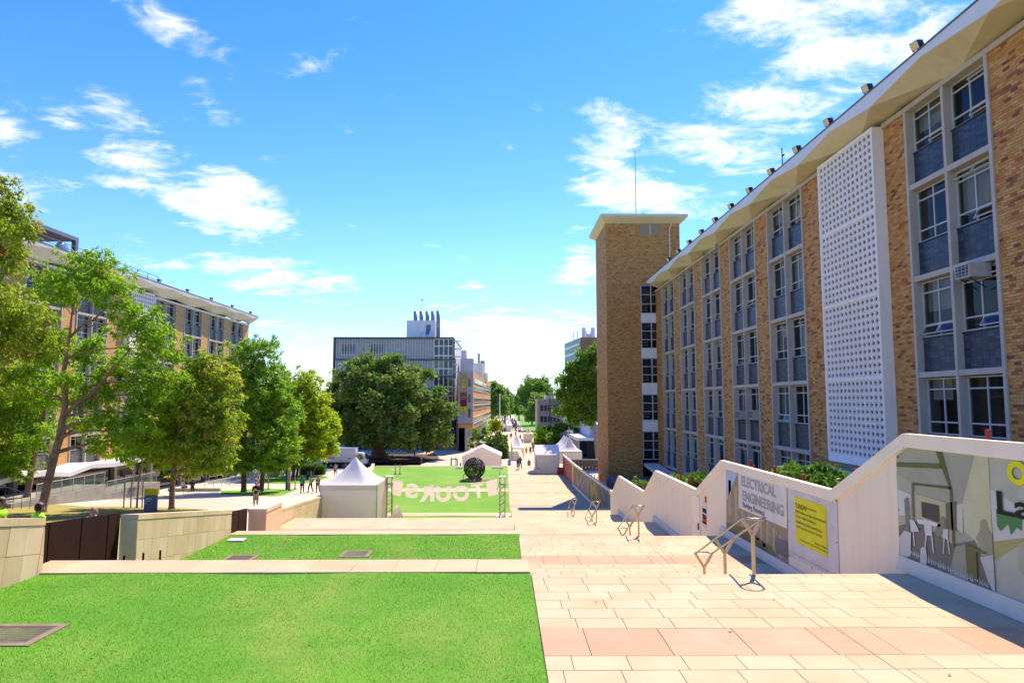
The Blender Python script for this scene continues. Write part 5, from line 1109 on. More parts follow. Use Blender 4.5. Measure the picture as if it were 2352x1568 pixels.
# ------------------------------------------------------------------ lower hoarding with mural and orange panels
LA, LB, LC = Vector((8.95, 41.25)), Vector((7.92, 79.1)), Vector((7.90, 93.0))
def onplane(x, y, A, B, off=0.0):
    rx, rz = R(x, y); n = Vector((B.y - A.y, -(B.x - A.x))).normalized()     # toward -X is negative side
    A2 = A - n * off if n.x > 0 else A + n * off
    t = (n.x * A2.x + n.y * A2.y) / (n.x * rx + n.y); return Vector((rx * t, t, rz * t))
def lower_hoarding():
    zt = -7.12
    e = empty('hoarding', (8.2, 60, TZ[6]), 'lower hoarding painted with pastel stripes on brown', 'hoarding'); n = 10
    brown = mat('mural_brown', (.235, .17, .105), .6, (.21, .15, .09), .6, 5)
    for i in range(n):
        a, b = LA.lerp(LB, i / n), LA.lerp(LB, (i + 1) / n); m = MB(); m.prism([(a.x, a.y + .004, -9.7), (b.x, b.y - .004, -9.7), (b.x, b.y - .004, zt), (a.x, a.y + .004, zt)], (.1, 0, 0)); m.build('panel', brown if i > 3 else m_hoard, e)
    m = MB(); m.prism([(LA.x - .04, LA.y, zt - .2), (LB.x - .04, LB.y, zt - .2), (LB.x - .04, LB.y, zt + .02), (LA.x - .04, LA.y, zt + .02)], (.16, 0, 0)); m.build('trim', m_hoardw, e)
    m = MB(); m.prism([(LA.x - .12, LA.y, -9.66), (LB.x - .12, LB.y, -9.66), (LB.x - .05, LB.y, -9.4), (LA.x - .05, LA.y, -9.4)], (.1, 0, 0)); m.build('skirting', MATS['skirting'], e)
    m = MB(); m.box(LB.x - .08, LB.x + .15, LB.y - .25, LB.y + .25, -9.67, zt + .1); m.build('post', m_hoardw, e)
    cols = dict(t=(150, 176, 150), r=(214, 96, 66), b=(140, 140, 168), y=(206, 172, 92), o=(206, 152, 84), l=(176, 150, 172), s=(140, 160, 172))
    S = [('r', [(625, 0), (655, 0), (640, 120), (625, 150)]), ('t', [(650, 0), (680, 0), (735, 250), (715, 380), (690, 380), (700, 200)]), ('t', [(810, 0), (845, 0), (720, 380), (700, 370)]), ('t', [(700, 60), (720, 40), (660, 330), (640, 310)]), ('b', [(905, 30), (945, 50), (790, 450), (765, 420)]), ('l', [(915, 140), (935, 130), (912, 590), (895, 570)]), ('t', [(955, 60), (975, 70), (950, 620), (930, 600)]), ('t', [(990, 80), (1010, 90), (975, 640), (960, 620)]),
         ('r', [(680, 200), (695, 230), (690, 370), (670, 340)]), ('r', [(880, 370), (890, 420), (870, 540), (830, 510)]), ('y', [(1020, 110), (1050, 120), (1055, 250), (1085, 300), (1090, 170), (1120, 180), (1115, 420), (1060, 720), (1035, 700), (1030, 430)]), ('r', [(1060, 130), (1085, 150), (1080, 220), (1060, 200)]), ('y', [(1115, 200), (1150, 220), (1290, 970), (1240, 920), (1110, 420)]), ('o', [(1160, 200), (1185, 230), (1385, 1025), (1340, 1010)]), ('y', [(1110, 450), (1130, 480), (1140, 780), (1115, 750)]), ('s', [(1255, 290), (1285, 310), (1400, 700), (1400, 790)]), ('s', [(1365, 375), (1400, 400), (1400, 500)]), ('y', [(1060, 540), (1085, 560), (1100, 760), (1075, 740)])]
    for c, pts in S:
        q = [onplane(*z5(*p), LA, LB, .012) for p in pts]; q = [v for v in q]; m = MB(); m.add([(v.x, v.y, min(v.z, zt - .21)) for v in q], [tuple(range(len(q)))]); m.build('stripe', flat(srgb(*cols[c]), .6), e)
    a, b = onplane(*z5(1458, 1000), LA, LB, .02), onplane(*z5(1515, 1000), LA, LB, .02); m = MB(); m.add([(a.x, a.y, -9.6), (b.x, b.y, -9.6), (b.x, b.y, -7.5), (a.x, a.y, -7.5)], [(0, 1, 2, 3)]); m.build('door', flat(srgb(120, 150, 140)), e)
    e2 = empty('hoarding', (7.9, 86, TZ[6]), 'orange lower hoarding beside the square white tent', 'hoarding'); org = mat('mural_orange', (.44, .15, .05), .6, (.50, .10, .045), .5, 5); n = 6
    for i in range(n):
        a, b = LB.lerp(LC, i / n), LB.lerp(LC, (i + 1) / n); m = MB(); m.prism([(a.x, a.y + .26 * (i == 0) + .004, -9.7), (b.x, b.y - .004, -9.7), (b.x, b.y - .004, zt), (a.x, a.y + .26 * (i == 0) + .004, zt)], (.1, 0, 0)); m.build('panel', org, e2)
    m = MB(); m.prism([(LB.x - .04, LB.y + .26, zt - .2), (LC.x - .04, LC.y, zt - .2), (LC.x - .04, LC.y, zt + .02), (LB.x - .04, LB.y + .26, zt + .02)], (.16, 0, 0)); m.build('trim', m_hoardw, e2)
lower_hoarding()
# ------------------------------------------------------------------ ground behind the hoarding
sheet('apron', 10.4, 16.5, 8, 70, -7.6, m_asphalt, thick=1.0); sheet('apron', 9.0, 30, 60, 104, -9.75, m_mallpave, thick=1.0)
def beds():
    b = MB()
    for k in range(4): b.box(XH + .12, 10.4, 4 if k == 0 else TE[k - 1] + FL, TE[k] + FL, TZ[k] - 6, TZ[k] - .25)
    b.build('garden_bed', m_soil, kind='structure')
beds()
for i, (x0, x1, y0, y1, lab, lf) in enumerate([(1820, 1880, 1096, 1125, 'low leafy shrub behind the second sawtooth of the hoarding', lf_hedge), (1880, 1945, 1092, 1125, 'dark low shrub behind the yellow quote panel', lf_hedge), (1800, 1830, 1082, 1112, 'pale spiky shrub above the renewal banner', lf_shrub), (1548, 1590, 1093, 1122, 'green shrub behind the third sawtooth', lf_shrub), (1585, 1622, 1090, 1124, 'dark shrub by the low white canopy', lf_hedge), (1452, 1492, 1106, 1132, 'small green shrub behind the far sawtooth', lf_shrub)]):
    r = random.Random(70 + i); cl = []
    for k in range(6):
        x, y = r.uniform(x0, x1), r.uniform(y0 + 4, y1); p = onx(x, y, 8.3 + r.uniform(-.5, .9)); rr = .32 + .2 * r.random(); cl.append((tuple(p), (rr, rr * 1.4, rr * .8))); cl.append(((p.x, p.y, p.z - .6), (rr, rr * 1.3, rr)))
    bush('shrub', lab, cl, lf, 170, .16, .08, 70 + i, group='shrubs behind the hoarding')
m_red = mat('red_post', (.50, .035, .02), .5, (.42, .03, .02), 4)
RP = [z8(1278, 25), z8(267, 325), z8(145, 430)] + [z7(*p) for p in [(1790, 280), (1535, 212), (1593, 275), (1327, 160), (1355, 205), (1165, 155), (880, 355), (810, 297), (797, 345), (710, 255), (688, 295), (595, 252), (397, 355), (368, 395), (338, 318), (250, 318)]]
for i, (x, y) in enumerate(RP):
    X = 7.0 + .25 * (i % 3); p = onx(x, y, X); b = MB(); b.tube([(p.x, p.y, p.z - 1.5), (p.x, p.y, p.z)], .036, 8); e = b.build('red_post', m_red, label=ORD[i + 1] + ' red capped post counted from the right, behind the sawtooth hoarding', cat='post', group='red posts behind the hoarding', smooth=False)
for i, (x, y) in enumerate([(1060, 10), (1135, 25), (1195, 85), (1290, 15), (1470, 160), (1565, 240), (1580, 400)]):
    p = onx(*z5(x, y), 9.7); b = MB(); b.tube([(p.x, p.y, p.z - 2.6), (p.x, p.y, p.z)], .045, 8); b.build('red_post', m_red, label=ORD[i + 1] + ' slim red post from the left behind the striped hoarding', cat='post', group='red posts behind the striped hoarding')
# ------------------------------------------------------------------ stainless handrails at the head of each flight
m_ss = mat('stainless', (0.46, 0.41, 0.35), 0.24, (0.38, 0.34, 0.29), 6, 4, metal=1.0, spec=.5)
def handrail(k, label):
    z0, z1, d0 = TZ[k], TZ[k + 1], TE[k] - .12; X = 3.83; g = .155; d1 = d0 + 2.75
    e = empty('handrail', (X, d0, z0), label, 'handrail', 'stainless handrails down the steps')
    top, bot = z0 + .88, z1 + .90
    def hoop(d, z, s, h):          # U shaped end
        return [(X - g, d, z), (X - g * .92, d + s * .10, z - h), (X - g * .5, d + s * .17, z - h * 1.3), (X, d + s * .19, z - h * 1.4), (X + g * .5, d + s * .17, z - h * 1.3), (X + g * .92, d + s * .10, z - h), (X + g, d, z)]
    b = MB()
    for s in (-1, 1): b.tube([(X + s * g, d0, top), (X + s * g, d1, bot)], .0165, 8)
    b.tube(hoop(d0, top, -1, 0), .0165, 8); b.tube(hoop(d1, bot, 1, .0), .0165, 8); b.build('rail', m_ss, e, smooth=True)
    for (d, zb) in ((d0 + .06, z0), (d0 + 1.45, z0 - .7), (d0 + 2.72, z1)):
        zr = lerp(top, bot, (d - d0) / (d1 - d0)); p = MB(); p.box(X - .021, X + .021, d - .028, d + .028, zb - .05, zr - .22); po = p.build('post', m_ss, e)
        p = MB()
        for s in (-1, 1): p.bar((X + s * .012, d, zr - .24), (X + s * g, d, zr - .01), .022, .05)
        p.build('bracket', m_ss, po)
for k, lab in enumerate(['nearest stainless handrail at the top of the first steps', 'second handrail, beside the white site door', 'third handrail from the camera, before the striped hoarding', 'farthest handrail, standing left of the striped hoarding']): handrail(k, lab)
# ------------------------------------------------------------------ people
def surfnet(f, org, h):
    s = f < 0; nx, ny, nz = f.shape
    c = np.zeros((nx - 1, ny - 1, nz - 1), int); acc = np.zeros((nx - 1, ny - 1, nz - 1, 3)); cnt = np.zeros((nx - 1, ny - 1, nz - 1))
    def sl(o, ax): return tuple(slice(o[k], f.shape[k] - 1 + o[k]) for k in range(3))
    for ax in range(3):
        o = [(0, 0), (0, 1), (1, 0), (1, 1)]
        for a, b in o:
            p0 = [0, 0, 0]; ks = [k for k in range(3) if k != ax]; p0[ks[0]] = a; p0[ks[1]] = b; p1 = list(p0); p1[ax] = 1
            f0, f1 = f[sl(p0, ax)], f[sl(p1, ax)]; m = (f0 < 0) != (f1 < 0); t = np.where(m, f0 / np.where(m, f0 - f1, 1), 0)
            for k in range(3): acc[..., k] += np.where(m, (t if k == ax else p0[k]), 0)
            cnt += m
    ok = cnt > 0; ids = -np.ones(ok.shape, int); ids[ok] = np.arange(ok.sum()); I = np.argwhere(ok)
    V = (I + acc[ok] / cnt[ok][:, None]) * h + np.array(org); Q = []
    for ax in range(3):
        u, v = [k for k in range(3) if k != ax]
        a = [slice(1, -1)] * 3; a[ax] = slice(0, -1); b = list(a); b[ax] = slice(1, None)
        a[ax] = slice(0, f.shape[ax] - 1); b[ax] = slice(1, f.shape[ax])
        m = s[tuple(a)] != s[tuple(b)]; E_ = np.argwhere(m)
        if len(E_) == 0: continue
        off = np.array([0, 0, 0]); P = E_.copy(); P[:, u] += 1; P[:, v] += 1
        def cell(du, dv):
            q = P.copy(); q[:, u] += du; q[:, v] += dv; return ids[q[:, 0], q[:, 1], q[:, 2]]
        q = np.stack([cell(-1, -1), cell(0, -1), cell(0, 0), cell(-1, 0)], 1)
        sg = s[tuple(a)][m]; flip = sg if ax != 1 else ~sg
        q[~flip] = q[~flip][:, ::-1]; Q.append(q)
    return V, np.concatenate(Q)
SKIN = (.45, .24, .15); SKIN2 = (.30, .15, .085)
HAIRB = (.012, .009, .008)
def person(label, base, H=1.72, face=math.pi, shirt=(.05, .05, .06), pants=(.02, .02, .025), shoes=(.03, .03, .03), skin=SKIN, hair=HAIRB, arms='down', legs='stand', sleeve='short', bottom='long', hairlen=0, pack=None, res=.026, group=None, lean=0.0, bag=None):
    k = H / 1.75; J = {}
    sit = legs == 'sit'; hz_ = .95 if not sit else .48
    P = lambda x, y, z: np.array([x, y, z])
    pel = P(0, 0, hz_); ch = P(0, lean * .4, hz_ + .42); nk = P(0, lean * .5, hz_ + .55); hd = P(0, lean * .5 + .02, hz_ + .645); ht = P(0, lean * .5 + .015, hz_ + .705)
    C = [(pel, P(0, lean * .2, hz_ + .2), .125, .12, 1), (P(0, lean * .2, hz_ + .2), ch, .125, .135, 1), (P(-.1, lean * .4, hz_ + .41), P(.1, lean * .4, hz_ + .41), .1, .1, 1), (P(-.06, 0, hz_ - .02), P(.06, 0, hz_ - .02), .12, .12, 2),
         (ch, nk, .055, .05, 0), (nk, hd, .05, .055, 0), (hd, ht, .084, .092, 0), (hd + P(0, .06, -.055), hd + P(0, .05, -.03), .045, .05, 0), (hd + P(0, .088, .005), hd + P(0, .098, -.015), .012, .017, 0), (hd + P(-.088, 0, 0), hd + P(-.088, 0, .03), .016, .018, 0), (hd + P(.088, 0, 0), hd + P(.088, 0, .03), .016, .018, 0)]
    for s in (-1, 1):
        sh = P(.175 * s, lean * .4, hz_ + .44)
        if arms == 'down': el, wr = P(.225 * s, -.02, hz_ + .16), P(.215 * s, .06, hz_ - .08)
        elif arms == 'phone': el, wr = P(.225 * s, .06, hz_ + .16), P(.045 * s, .26, hz_ + .27)
        elif arms == 'walk': el, wr = P(.22 * s, -.08 * s, hz_ + .17), P(.21 * s, .10 - .16 * s, hz_ - .05)
        elif arms == 'up': el, wr = (P(.24 * s, .12, hz_ + .22), P(.16 * s, .22, hz_ + .5)) if s > 0 else (P(.22 * s, .0, hz_ + .16), P(.2 * s, .06, hz_ - .06))
        elif arms == 'lap': el, wr = P(.22 * s, .04, hz_ + .18), P(.09 * s, .26, hz_ + .12)
        hnd = wr + (wr - el) / np.linalg.norm(wr - el) * .085; mid = sh + (el - sh) * .55; sr = 1
        if sleeve == 'short': C += [(sh, mid, .068, .06, 1), (mid, el, .044, .04, 0), (el, wr, .04, .028, 0)]
        elif sleeve == 'none': C += [(sh, el, .052, .04, 0), (el, wr, .04, .028, 0)]
        else: C += [(sh, el, .066, .052, 1), (el, wr, .05, .036, 1)]
        C.append((wr, hnd, .032, .034, 0)); d = (hnd - wr) / .085; side = np.cross(d, P(0, 0, 1)); nrm = np.linalg.norm(side); side = side / nrm if nrm > .1 else P(1, 0, 0)
        for fi, fo in enumerate((-.027, -.009, .009, .027)): C.append((hnd + side * fo, hnd + side * fo + d * (.05, .065, .06, .045)[fi] + P(0, .008, 0), .0125, .010, 0))
        C.append((wr + d * .03 - P(.03 * s, 0, 0), wr + d * .08 - P(.045 * s, -.012, 0), .014, .011, 0))
        hip = P(.088 * s, 0, hz_ - .04)
        if legs == 'stand': kn, an = P(.1 * s, .02, .5), P(.105 * s, 0, .09)
        elif legs == 'walk': kn, an = P(.09 * s, .14 * s + .05, .50), P(.09 * s, .24 * s - .02, .10 + (.05 if s < 0 else 0))
        else: kn, an = P(.1 * s, .43, .47), P(.1 * s, .42, .09)
        toe = an + P(.02 * s, .15, -.045); m2 = hip + (kn - hip) * .82
        if bottom == 'long': C += [(hip, kn, .092, .066, 2), (kn, an, .064, .05, 2)]
        elif bottom == 'shorts': C += [(hip, m2, .10, .092, 2), (m2, kn, .062, .056, 0), (kn, kn + (an - kn) * .35, .056, .058, 0), (kn + (an - kn) * .35, an, .058, .036, 0)]
        else: C += [(hip, m2, .11, .125, 1), (m2, kn, .062, .054, 0), (kn, kn + (an - kn) * .35, .054, .054, 0), (kn + (an - kn) * .35, an, .054, .034, 0)]
        C += [(an - P(0, .02, .03), toe, .042, .036, 3)]
    lo = np.min([np.minimum(c[0], c[1]) - max(c[2], c[3]) for c in C], 0) - .06; hi = np.max([np.maximum(c[0], c[1]) + max(c[2], c[3]) for c in C], 0) + .06
    n = np.ceil((hi - lo) / res).astype(int) + 1
    def field(p):
        D = []
        for a, b, ra, rb, rg in C:
            ab = b - a; t = np.clip(((p - a) @ ab) / max(ab @ ab, 1e-9), 0, 1); D.append(np.linalg.norm(p - a - t[:, None] * ab, axis=1) - (ra + (rb - ra) * t))
        return np.stack(D)
    gx = [lo[i] + np.arange(n[i]) * res for i in range(3)]; pts = np.stack(np.meshgrid(*gx, indexing='ij'), -1).reshape(-1, 3)
    D = field(pts); kk = 55.0; mn = D.min(0); f = mn - np.log(np.exp(-kk * (D - mn)).sum(0)) / kk + .004
    V, Q = surfnet(f.reshape(n), lo, res)
    e = empty('person', base, label, 'person', group); e.rotation_euler = (0, 0, face); e.scale = (k, k, k)
    me = bpy.data.meshes.new('body'); me.from_pydata(V.tolist(), [], Q.tolist()); reg = np.array([c[4] for c in C])
    fc = V[Q].mean(1); ri = reg[field(fc).argmin(0)]
    for i, c in enumerate((skin, shirt, pants, shoes)): me.materials.append(mat('cloth_%d_%02x%02x%02x' % (i, *[int(x * 255) for x in c]), c, .75, tuple(x * .8 for x in c), 9))
    me.polygons.foreach_set('material_index', ri.astype(np.int32)); me.polygons.foreach_set('use_smooth', np.ones(len(Q), bool)); me.update()
    def child(m, name, mt, smooth=True):
        o = bpy.data.objects.new(name, m if isinstance(m, bpy.types.Mesh) else m.mesh(name, smooth)); COL.objects.link(o); o.parent = e
        if mt is not None: o.data.materials.append(mt)
        return o
    child(me, 'body', None)
    if hair:
        b = MB(); b.ball(hd + P(0, -.008, .03), .104, 14, 10, (1, 1.08, 1.1)); keep = []
        for fcs in b.f:
            c = np.mean([b.v[i] for i in fcs], 0) - hd
            if not (c[1] > .045 and c[2] < .075) and not (c[2] < (-.05 if not hairlen else -.09)): keep.append(fcs)
        b.f = keep; b.mi = [0] * len(keep)
        if hairlen: b.tube([hd + P(0, -.07, .04), hd + P(0, -.105, -.06), hd + P(0, -.10, -.06 - hairlen)], [.085, .075, .035], 10)
        child(b, 'hair', mat('hair_%02x' % int(hair[0] * 255), hair, .5, tuple(x * 1.6 for x in hair), 20))
    if res < .027:
        b = MB()
        for s in (-1, 1): b.ball(hd + P(.032 * s, .083, .02), .010, 6, 4)
        child(b, 'eyes', m_black)
    if pack:
        b = MB(); b.ball((0, -.2, hz_ + .3), .17, 12, 8, (.95, .62, 1.35)); child(b, 'backpack', flat(pack))
        b = MB()
        for s in (-1, 1): b.tube([(.12 * s, -.1, hz_ + .47), (.12 * s, .03, hz_ + .54), (.12 * s, .14, hz_ + .42), (.13 * s, .1, hz_ + .2), (.13 * s, -.1, hz_ + .12)], .02, 5)
        child(b, 'strap', flat(pack))
    if bag:
        b = MB(); b.box(-.3, -.2, -.12, .16, hz_ - .1, hz_ + .16); child(b, 'bag', flat(bag), False)
    return e
PG = 'people walking about'
hv = (.42, .85, .03)
p = onl(587, 1166); person('bald man in black T-shirt and khaki shorts looking at his phone', p, 1.76, math.pi + .15, (.012, .012, .018), (.33, .24, .13), arms='phone', bottom='shorts', hair=None, res=.018)
ph = MB(); ph.box(-.04, .04, 0, .012, 0, .14); o = ph.build('phone', m_black, label='dark phone held up by the bald man', cat='phone'); o.location = p + Vector((.02, -.30, 1.22)); o.rotation_euler = (-.5, 0, 0)
pp = at(4, 1192, 15.5); pp.z = at(4, 1139, 15.5).z - 1.74
person('man in bright yellow shirt at the left picture edge, behind the wall', (pp.x - .05, pp.y, pp.z), 1.74, -1.2, hv, (.02, .03, .06), skin=(.36, .19, .11), res=.018, sleeve='short')
pp = at(88, 1192, 16.2); pp.z = at(88, 1152, 16.2).z - 1.72
person('man in bright yellow shirt seen from behind over the steel panel', (pp.x, pp.y, pp.z), 1.72, -.5, hv, (.02, .03, .06), skin=(.36, .19, .11), res=.018)
for q, dx in ((at(4, 1178, 15.5), 0), (at(88, 1184, 16.2), 0)): pass
pp = at(215, 1180, 19.5); pp.z = at(215, 1163, 19.5).z - 1.63
person('fair haired person whose head shows above the rusted panel', tuple(pp), 1.63, math.pi, (.4, .4, .4), (.1, .1, .15), hair=(.20, .11, .05), hairlen=.12, res=.018)
p = onl(694, 1133); person('man in teal T-shirt with a backpack on the left path', p, 1.72, math.pi + .1, (.0, .27, .17), (.012, .012, .014), arms='walk', legs='walk', skin=SKIN2, pack=(.02, .02, .03), res=.022, group=PG)
p = onl(713, 1131); person('long haired woman in white T-shirt beside the man in teal', p, 1.70, math.pi - .6, (.62, .6, .6), (.012, .012, .014), arms='walk', legs='walk', hairlen=.2, pack=(.02, .02, .025), res=.022, group=PG)
p = onl(730, 1131); person('woman in grey singlet and black leggings near the pointed tent', p, 1.68, math.pi, (.30, .29, .30), (.012, .012, .014), arms='walk', legs='walk', sleeve='none', pack=(.3, .03, .05), hairlen=.08, res=.022, group=PG)
p = onl(770, 1093); person('man in pale shirt and red shorts left of the tent peak', p, 1.78, math.pi, (.55, .52, .46), (.55, .03, .03), arms='walk', legs='walk', bottom='shorts', res=.026, group=PG)
p = onl(793, 1090); person('woman in a dark dress beside the man in red shorts', p, 1.68, math.pi, (.03, .03, .035), (.03, .03, .035), arms='walk', legs='walk', sleeve='none', bottom='skirt', hair=(.06, .03, .015), hairlen=.15, res=.026, group=PG)
zz = onl(419, 1128); person('seated person in white on the low ledge under the trees', zz, 1.68, -.6, (.55, .54, .52), (.03, .03, .04), arms='lap', legs='sit', res=.026, hairlen=.1)
zz = onl(441, 1129); person('seated person in black on the low ledge under the trees', zz, 1.72, .3, (.02, .02, .022), (.03, .03, .04), arms='lap', legs='sit', res=.026)
p = onl(714, 1100); person('person in grey shirt sitting beside the dark blue bollard', p, 1.7, math.pi / 2, (.26, .27, .31), (.02, .02, .03), arms='lap', legs='sit', res=.03)
D_ = 132.0
def far(label, x, y, H, face, **kw):       # standing on the plaza beyond the lower lawn
    p = onz(x, y, -11.58); return person(label, p, H, face, res=.036, group=PG, **kw)
far('woman in grey trousers standing in the shade of the fig', 968, 1065, 1.68, math.pi, shirt=(.36, .2, .14), pants=(.16, .16, .18), arms='phone', hairlen=.1)
def deck(label, x, y, H, face, **kw): return person(label, onz(x, y, TZ[6]), H, face, res=.03, group=PG, **kw)
deck('man in dark blue with raised hand walking on the lower paving', 1195, 1077, 1.78, -.5, shirt=(.03, .03, .06), pants=(.025, .025, .05), arms='up', legs='walk', sleeve='long')
deck('woman in a grey dress with pink and black backpacks', 1190, 1079, 1.66, -.2, shirt=(.28, .32, .40), pants=(.2, .2, .25), bottom='skirt', legs='walk', hairlen=.12, pack=(.02, .02, .022))
p = onz(1170, 1071, TZ[6]); person('man in blue shirt with a shoulder bag beside the lawn end', (p.x, p.y + 3.5, -10.55), 1.75, math.pi, (.05, .22, .45), (.12, .13, .09), arms='walk', legs='walk', res=.03, group=PG, bag=(.03, .03, .03))
p = onz(1217, 1071, TZ[6]); person('man in grey T-shirt coming up beside the square tent', (p.x, p.y + 3.5, -10.6), 1.74, math.pi, (.10, .10, .105), (.03, .03, .035), arms='down', legs='walk', res=.03, group=PG)
far('woman in a yellow top standing on the mall', 1209, 1044, 1.72, 0, shirt=(.5, .32, .03), pants=(.3, .25, .2), bottom='shorts', hairlen=.15)
far('man in black T-shirt and shorts on the mall', 1218, 1043, 1.76, 0, shirt=(.015, .015, .02), pants=(.05, .05, .05), bottom='shorts')
far('person in red among the group beside the big tent', 1223, 1030, 1.7, 0, shirt=(.5, .05, .05)); far('person in white among the group beside the big tent', 1227, 1027, 1.72, 1, shirt=(.6, .6, .6)); far('person in black at the back of the group beside the big tent', 1231, 1024, 1.74, 2, shirt=(.02, .02, .02)); far('person in dark red ahead of the group beside the big tent', 1225, 1038, 1.66, 2, shirt=(.25, .04, .05))
far('left one of two people in black hats on the far mall', 1172, 1007, 1.7, math.pi, shirt=(.5, .48, .45), pants=(.4, .38, .35)); far('right one of two people in black hats on the far mall', 1175, 1006, 1.72, math.pi, shirt=(.1, .1, .25))
far('person in dark red alone on the far mall', 1184, 1003, 1.7, 0, shirt=(.2, .03, .04)); far('person in black walking by the far open tent', 1195, 1010, 1.75, 0, shirt=(.02, .02, .02), legs='walk'); far('person half hidden behind the row of white tents', 1199, 1021, 1.72, 0, shirt=(.02, .02, .03))
# ------------------------------------------------------------------ marquees
m_canvas = mat('canvas', (0.80, 0.78, 0.76), 0.65, (0.74, 0.72, 0.70), .9, 6, .08, 6, trans=.35)
m_canvas_s = mat('canvas_side', (0.86, 0.77, 0.68), 0.65, (0.82, 0.73, 0.64), .8, 6, .12, 4, trans=.55)
m_pole = mat('tent_pole', (.45, .43, .40), .4, (.5, .48, .45), 4, metal=.5)
def pagoda(x0, x1, y0, y1, zb, ze, zp, label, group='white marquees', sides='fr', lod=10):
    e = empty('marquee', ((x0 + x1) / 2, (y0 + y1) / 2, zb), label, 'marquee', group); cx, cy = (x0 + x1) / 2, (y0 + y1) / 2
    b = MB(); n = lod; vs = []
    for i in range(n + 1):
        t = i / n; s = (1 - t) ** 1.0; z = ze + (zp - ze) * (t ** 1.75 * .8 + .2 * t)
        m = 4
        ring = []
        for (ax, ay, bx, by) in ((x0, y0, x1, y0), (x1, y0, x1, y1), (x1, y1, x0, y1), (x0, y1, x0, y0)):
            for j in range(m): u = j / m; X, Y = lerp(ax, bx, u), lerp(ay, by, u); ring.append((lerp(cx, X, s), lerp(cy, Y, s), z - .06 * math.sin(math.pi * u) * math.sin(math.pi * t)))
        vs += ring
    k = 16; b.add(vs, [(i * k + j, i * k + (j + 1) % k, (i + 1) * k + (j + 1) % k, (i + 1) * k + j) for i in range(n) for j in range(k)]); b.build('canopy', m_canvas, e, smooth=True)
    b = MB(); h = .28; o = .012
    for (ax, ay, bx, by) in ((x0 - o, y0 - o, x1 + o, y0 - o), (x1 + o, y0 - o, x1 + o, y1 + o), (x1 + o, y1 + o, x0 - o, y1 + o), (x0 - o, y1 + o, x0 - o, y0 - o)): b.quad((ax, ay, ze - h), (bx, by, ze - h), (bx, by, ze + .01), (ax, ay, ze + .01))
    b.build('valance', m_canvas_s, e)
    for (X, Y) in ((x0, y0), (x1, y0), (x1, y1), (x0, y1)): b = MB(); b.tube([(X, Y, zb), (X, Y, ze)], .035, 6); b.build('pole', m_pole, e)
    def wall(ax, ay, bx, by):
        b = MB(); q = 14; L = math.hypot(bx - ax, by - ay); nx, ny = (by - ay) / L, -(bx - ax) / L
        P_ = [[(lerp(ax, bx, i / q) + nx * .03 * math.sin(i * 2.1) * (1 - t), lerp(ay, by, i / q) + ny * .03 * math.sin(i * 2.1) * (1 - t), lerp(zb, ze - .02, t)) for i in range(q + 1)] for t in (0, .5, 1)]
        for r_ in range(2):
            for i in range(q): b.quad(P_[r_][i], P_[r_][i + 1], P_[r_ + 1][i + 1], P_[r_ + 1][i])
        b.build('side_wall', m_canvas_s, e, smooth=True)
    if 'f' in sides: wall(x0, y0, x1, y0)
    if 'r' in sides: wall(x1, y0, x1, y1)
    if 'l' in sides: wall(x0, y1, x0, y0)
    if 'b' in sides: wall(x1, y1, x0, y1)
    return e
a, c = at(736.7, 1113, 34.6), at(866, 1114, 34.6); pk = at(819, 1047, 36.2)
pagoda(a.x, c.x, 34.6, 37.4, TZ[3], a.z, pk.z, 'pointed white marquee with closed canvas walls above the lower lawn', sides='flrb', lod=14)
def gable(x0, x1, y0, y1, zb, ze, zr, label, axis='y', sides=True, group='white marquees'):
    e = empty('marquee', ((x0 + x1) / 2, (y0 + y1) / 2, zb), label, 'marquee', group); b = MB(); o = .12
    if axis == 'y':
        m = (x0 + x1) / 2; b.quad((x0 - o, y0 - o, ze), (x0 - o, y1, ze), (m, y1, zr), (m, y0 - o, zr)); b.quad((m, y0 - o, zr), (m, y1, zr), (x1 + o, y1, ze), (x1 + o, y0 - o, ze)); b.build('canopy', m_canvas, e)
        b = MB(); b.add([(x0, y0, ze - .02), (x1, y0, ze - .02), (m, y0, zr - .05)], [(0, 1, 2)]); b.quad((x0, y0, zb), (x1, y0, zb), (x1, y0, ze - .02), (x0, y0, ze - .02)); b.build('end_wall', m_canvas_s, e)
    else:
        m = (y0 + y1) / 2; b.quad((x0 - o, y0 - o, ze), (x1 + o, y0 - o, ze), (x1 + o, m, zr), (x0 - o, m, zr)); b.quad((x0 - o, m, zr), (x1 + o, m, zr), (x1 + o, y1, ze), (x0 - o, y1, ze)); b.build('canopy', m_canvas, e)
        b = MB(); q = 12
        for i in range(q): b.quad((lerp(x0, x1, i / q), y0 + .05 * math.sin(i * 1.7), zb), (lerp(x0, x1, (i + 1) / q), y0 + .05 * math.sin((i + 1) * 1.7), zb), (lerp(x0, x1, (i + 1) / q), y0, ze), (lerp(x0, x1, i / q), y0, ze))
        b.build('front_wall', m_canvas_s, e, smooth=True)
        b = MB(); b.quad((x0 - .14, y0 - .13, ze - .35), (x1 + .14, y0 - .13, ze - .35), (x1 + .14, y0 - .13, ze + .01), (x0 - .14, y0 - .13, ze + .01)); b.build('valance', m_canvas_s, e)
    b = MB(); b.quad((x0, y0, zb), (x0, y1, zb), (x0, y1, ze), (x0, y0, ze)); b.quad((x1, y0, zb), (x1, y1, zb), (x1, y1, ze), (x1, y0, ze)); b.build('side_wall', m_canvas_s, e)
    for (X, Y) in ((x0, y0), (x1, y0), (x0, y1), (x1, y1)): b = MB(); b.tube([(X, Y - .03, zb), (X, Y - .03, ze)], .05, 6); b.build('pole', m_pole, e)
    return e
dd = 110.0; a, c = at(1063, 1047, dd), at(1151, 1047, dd); gable(a.x, c.x, dd, dd + 8, -11.6, a.z, at(1105, 1026, dd).z, 'wide gabled white marquee behind the sphere sculpture')
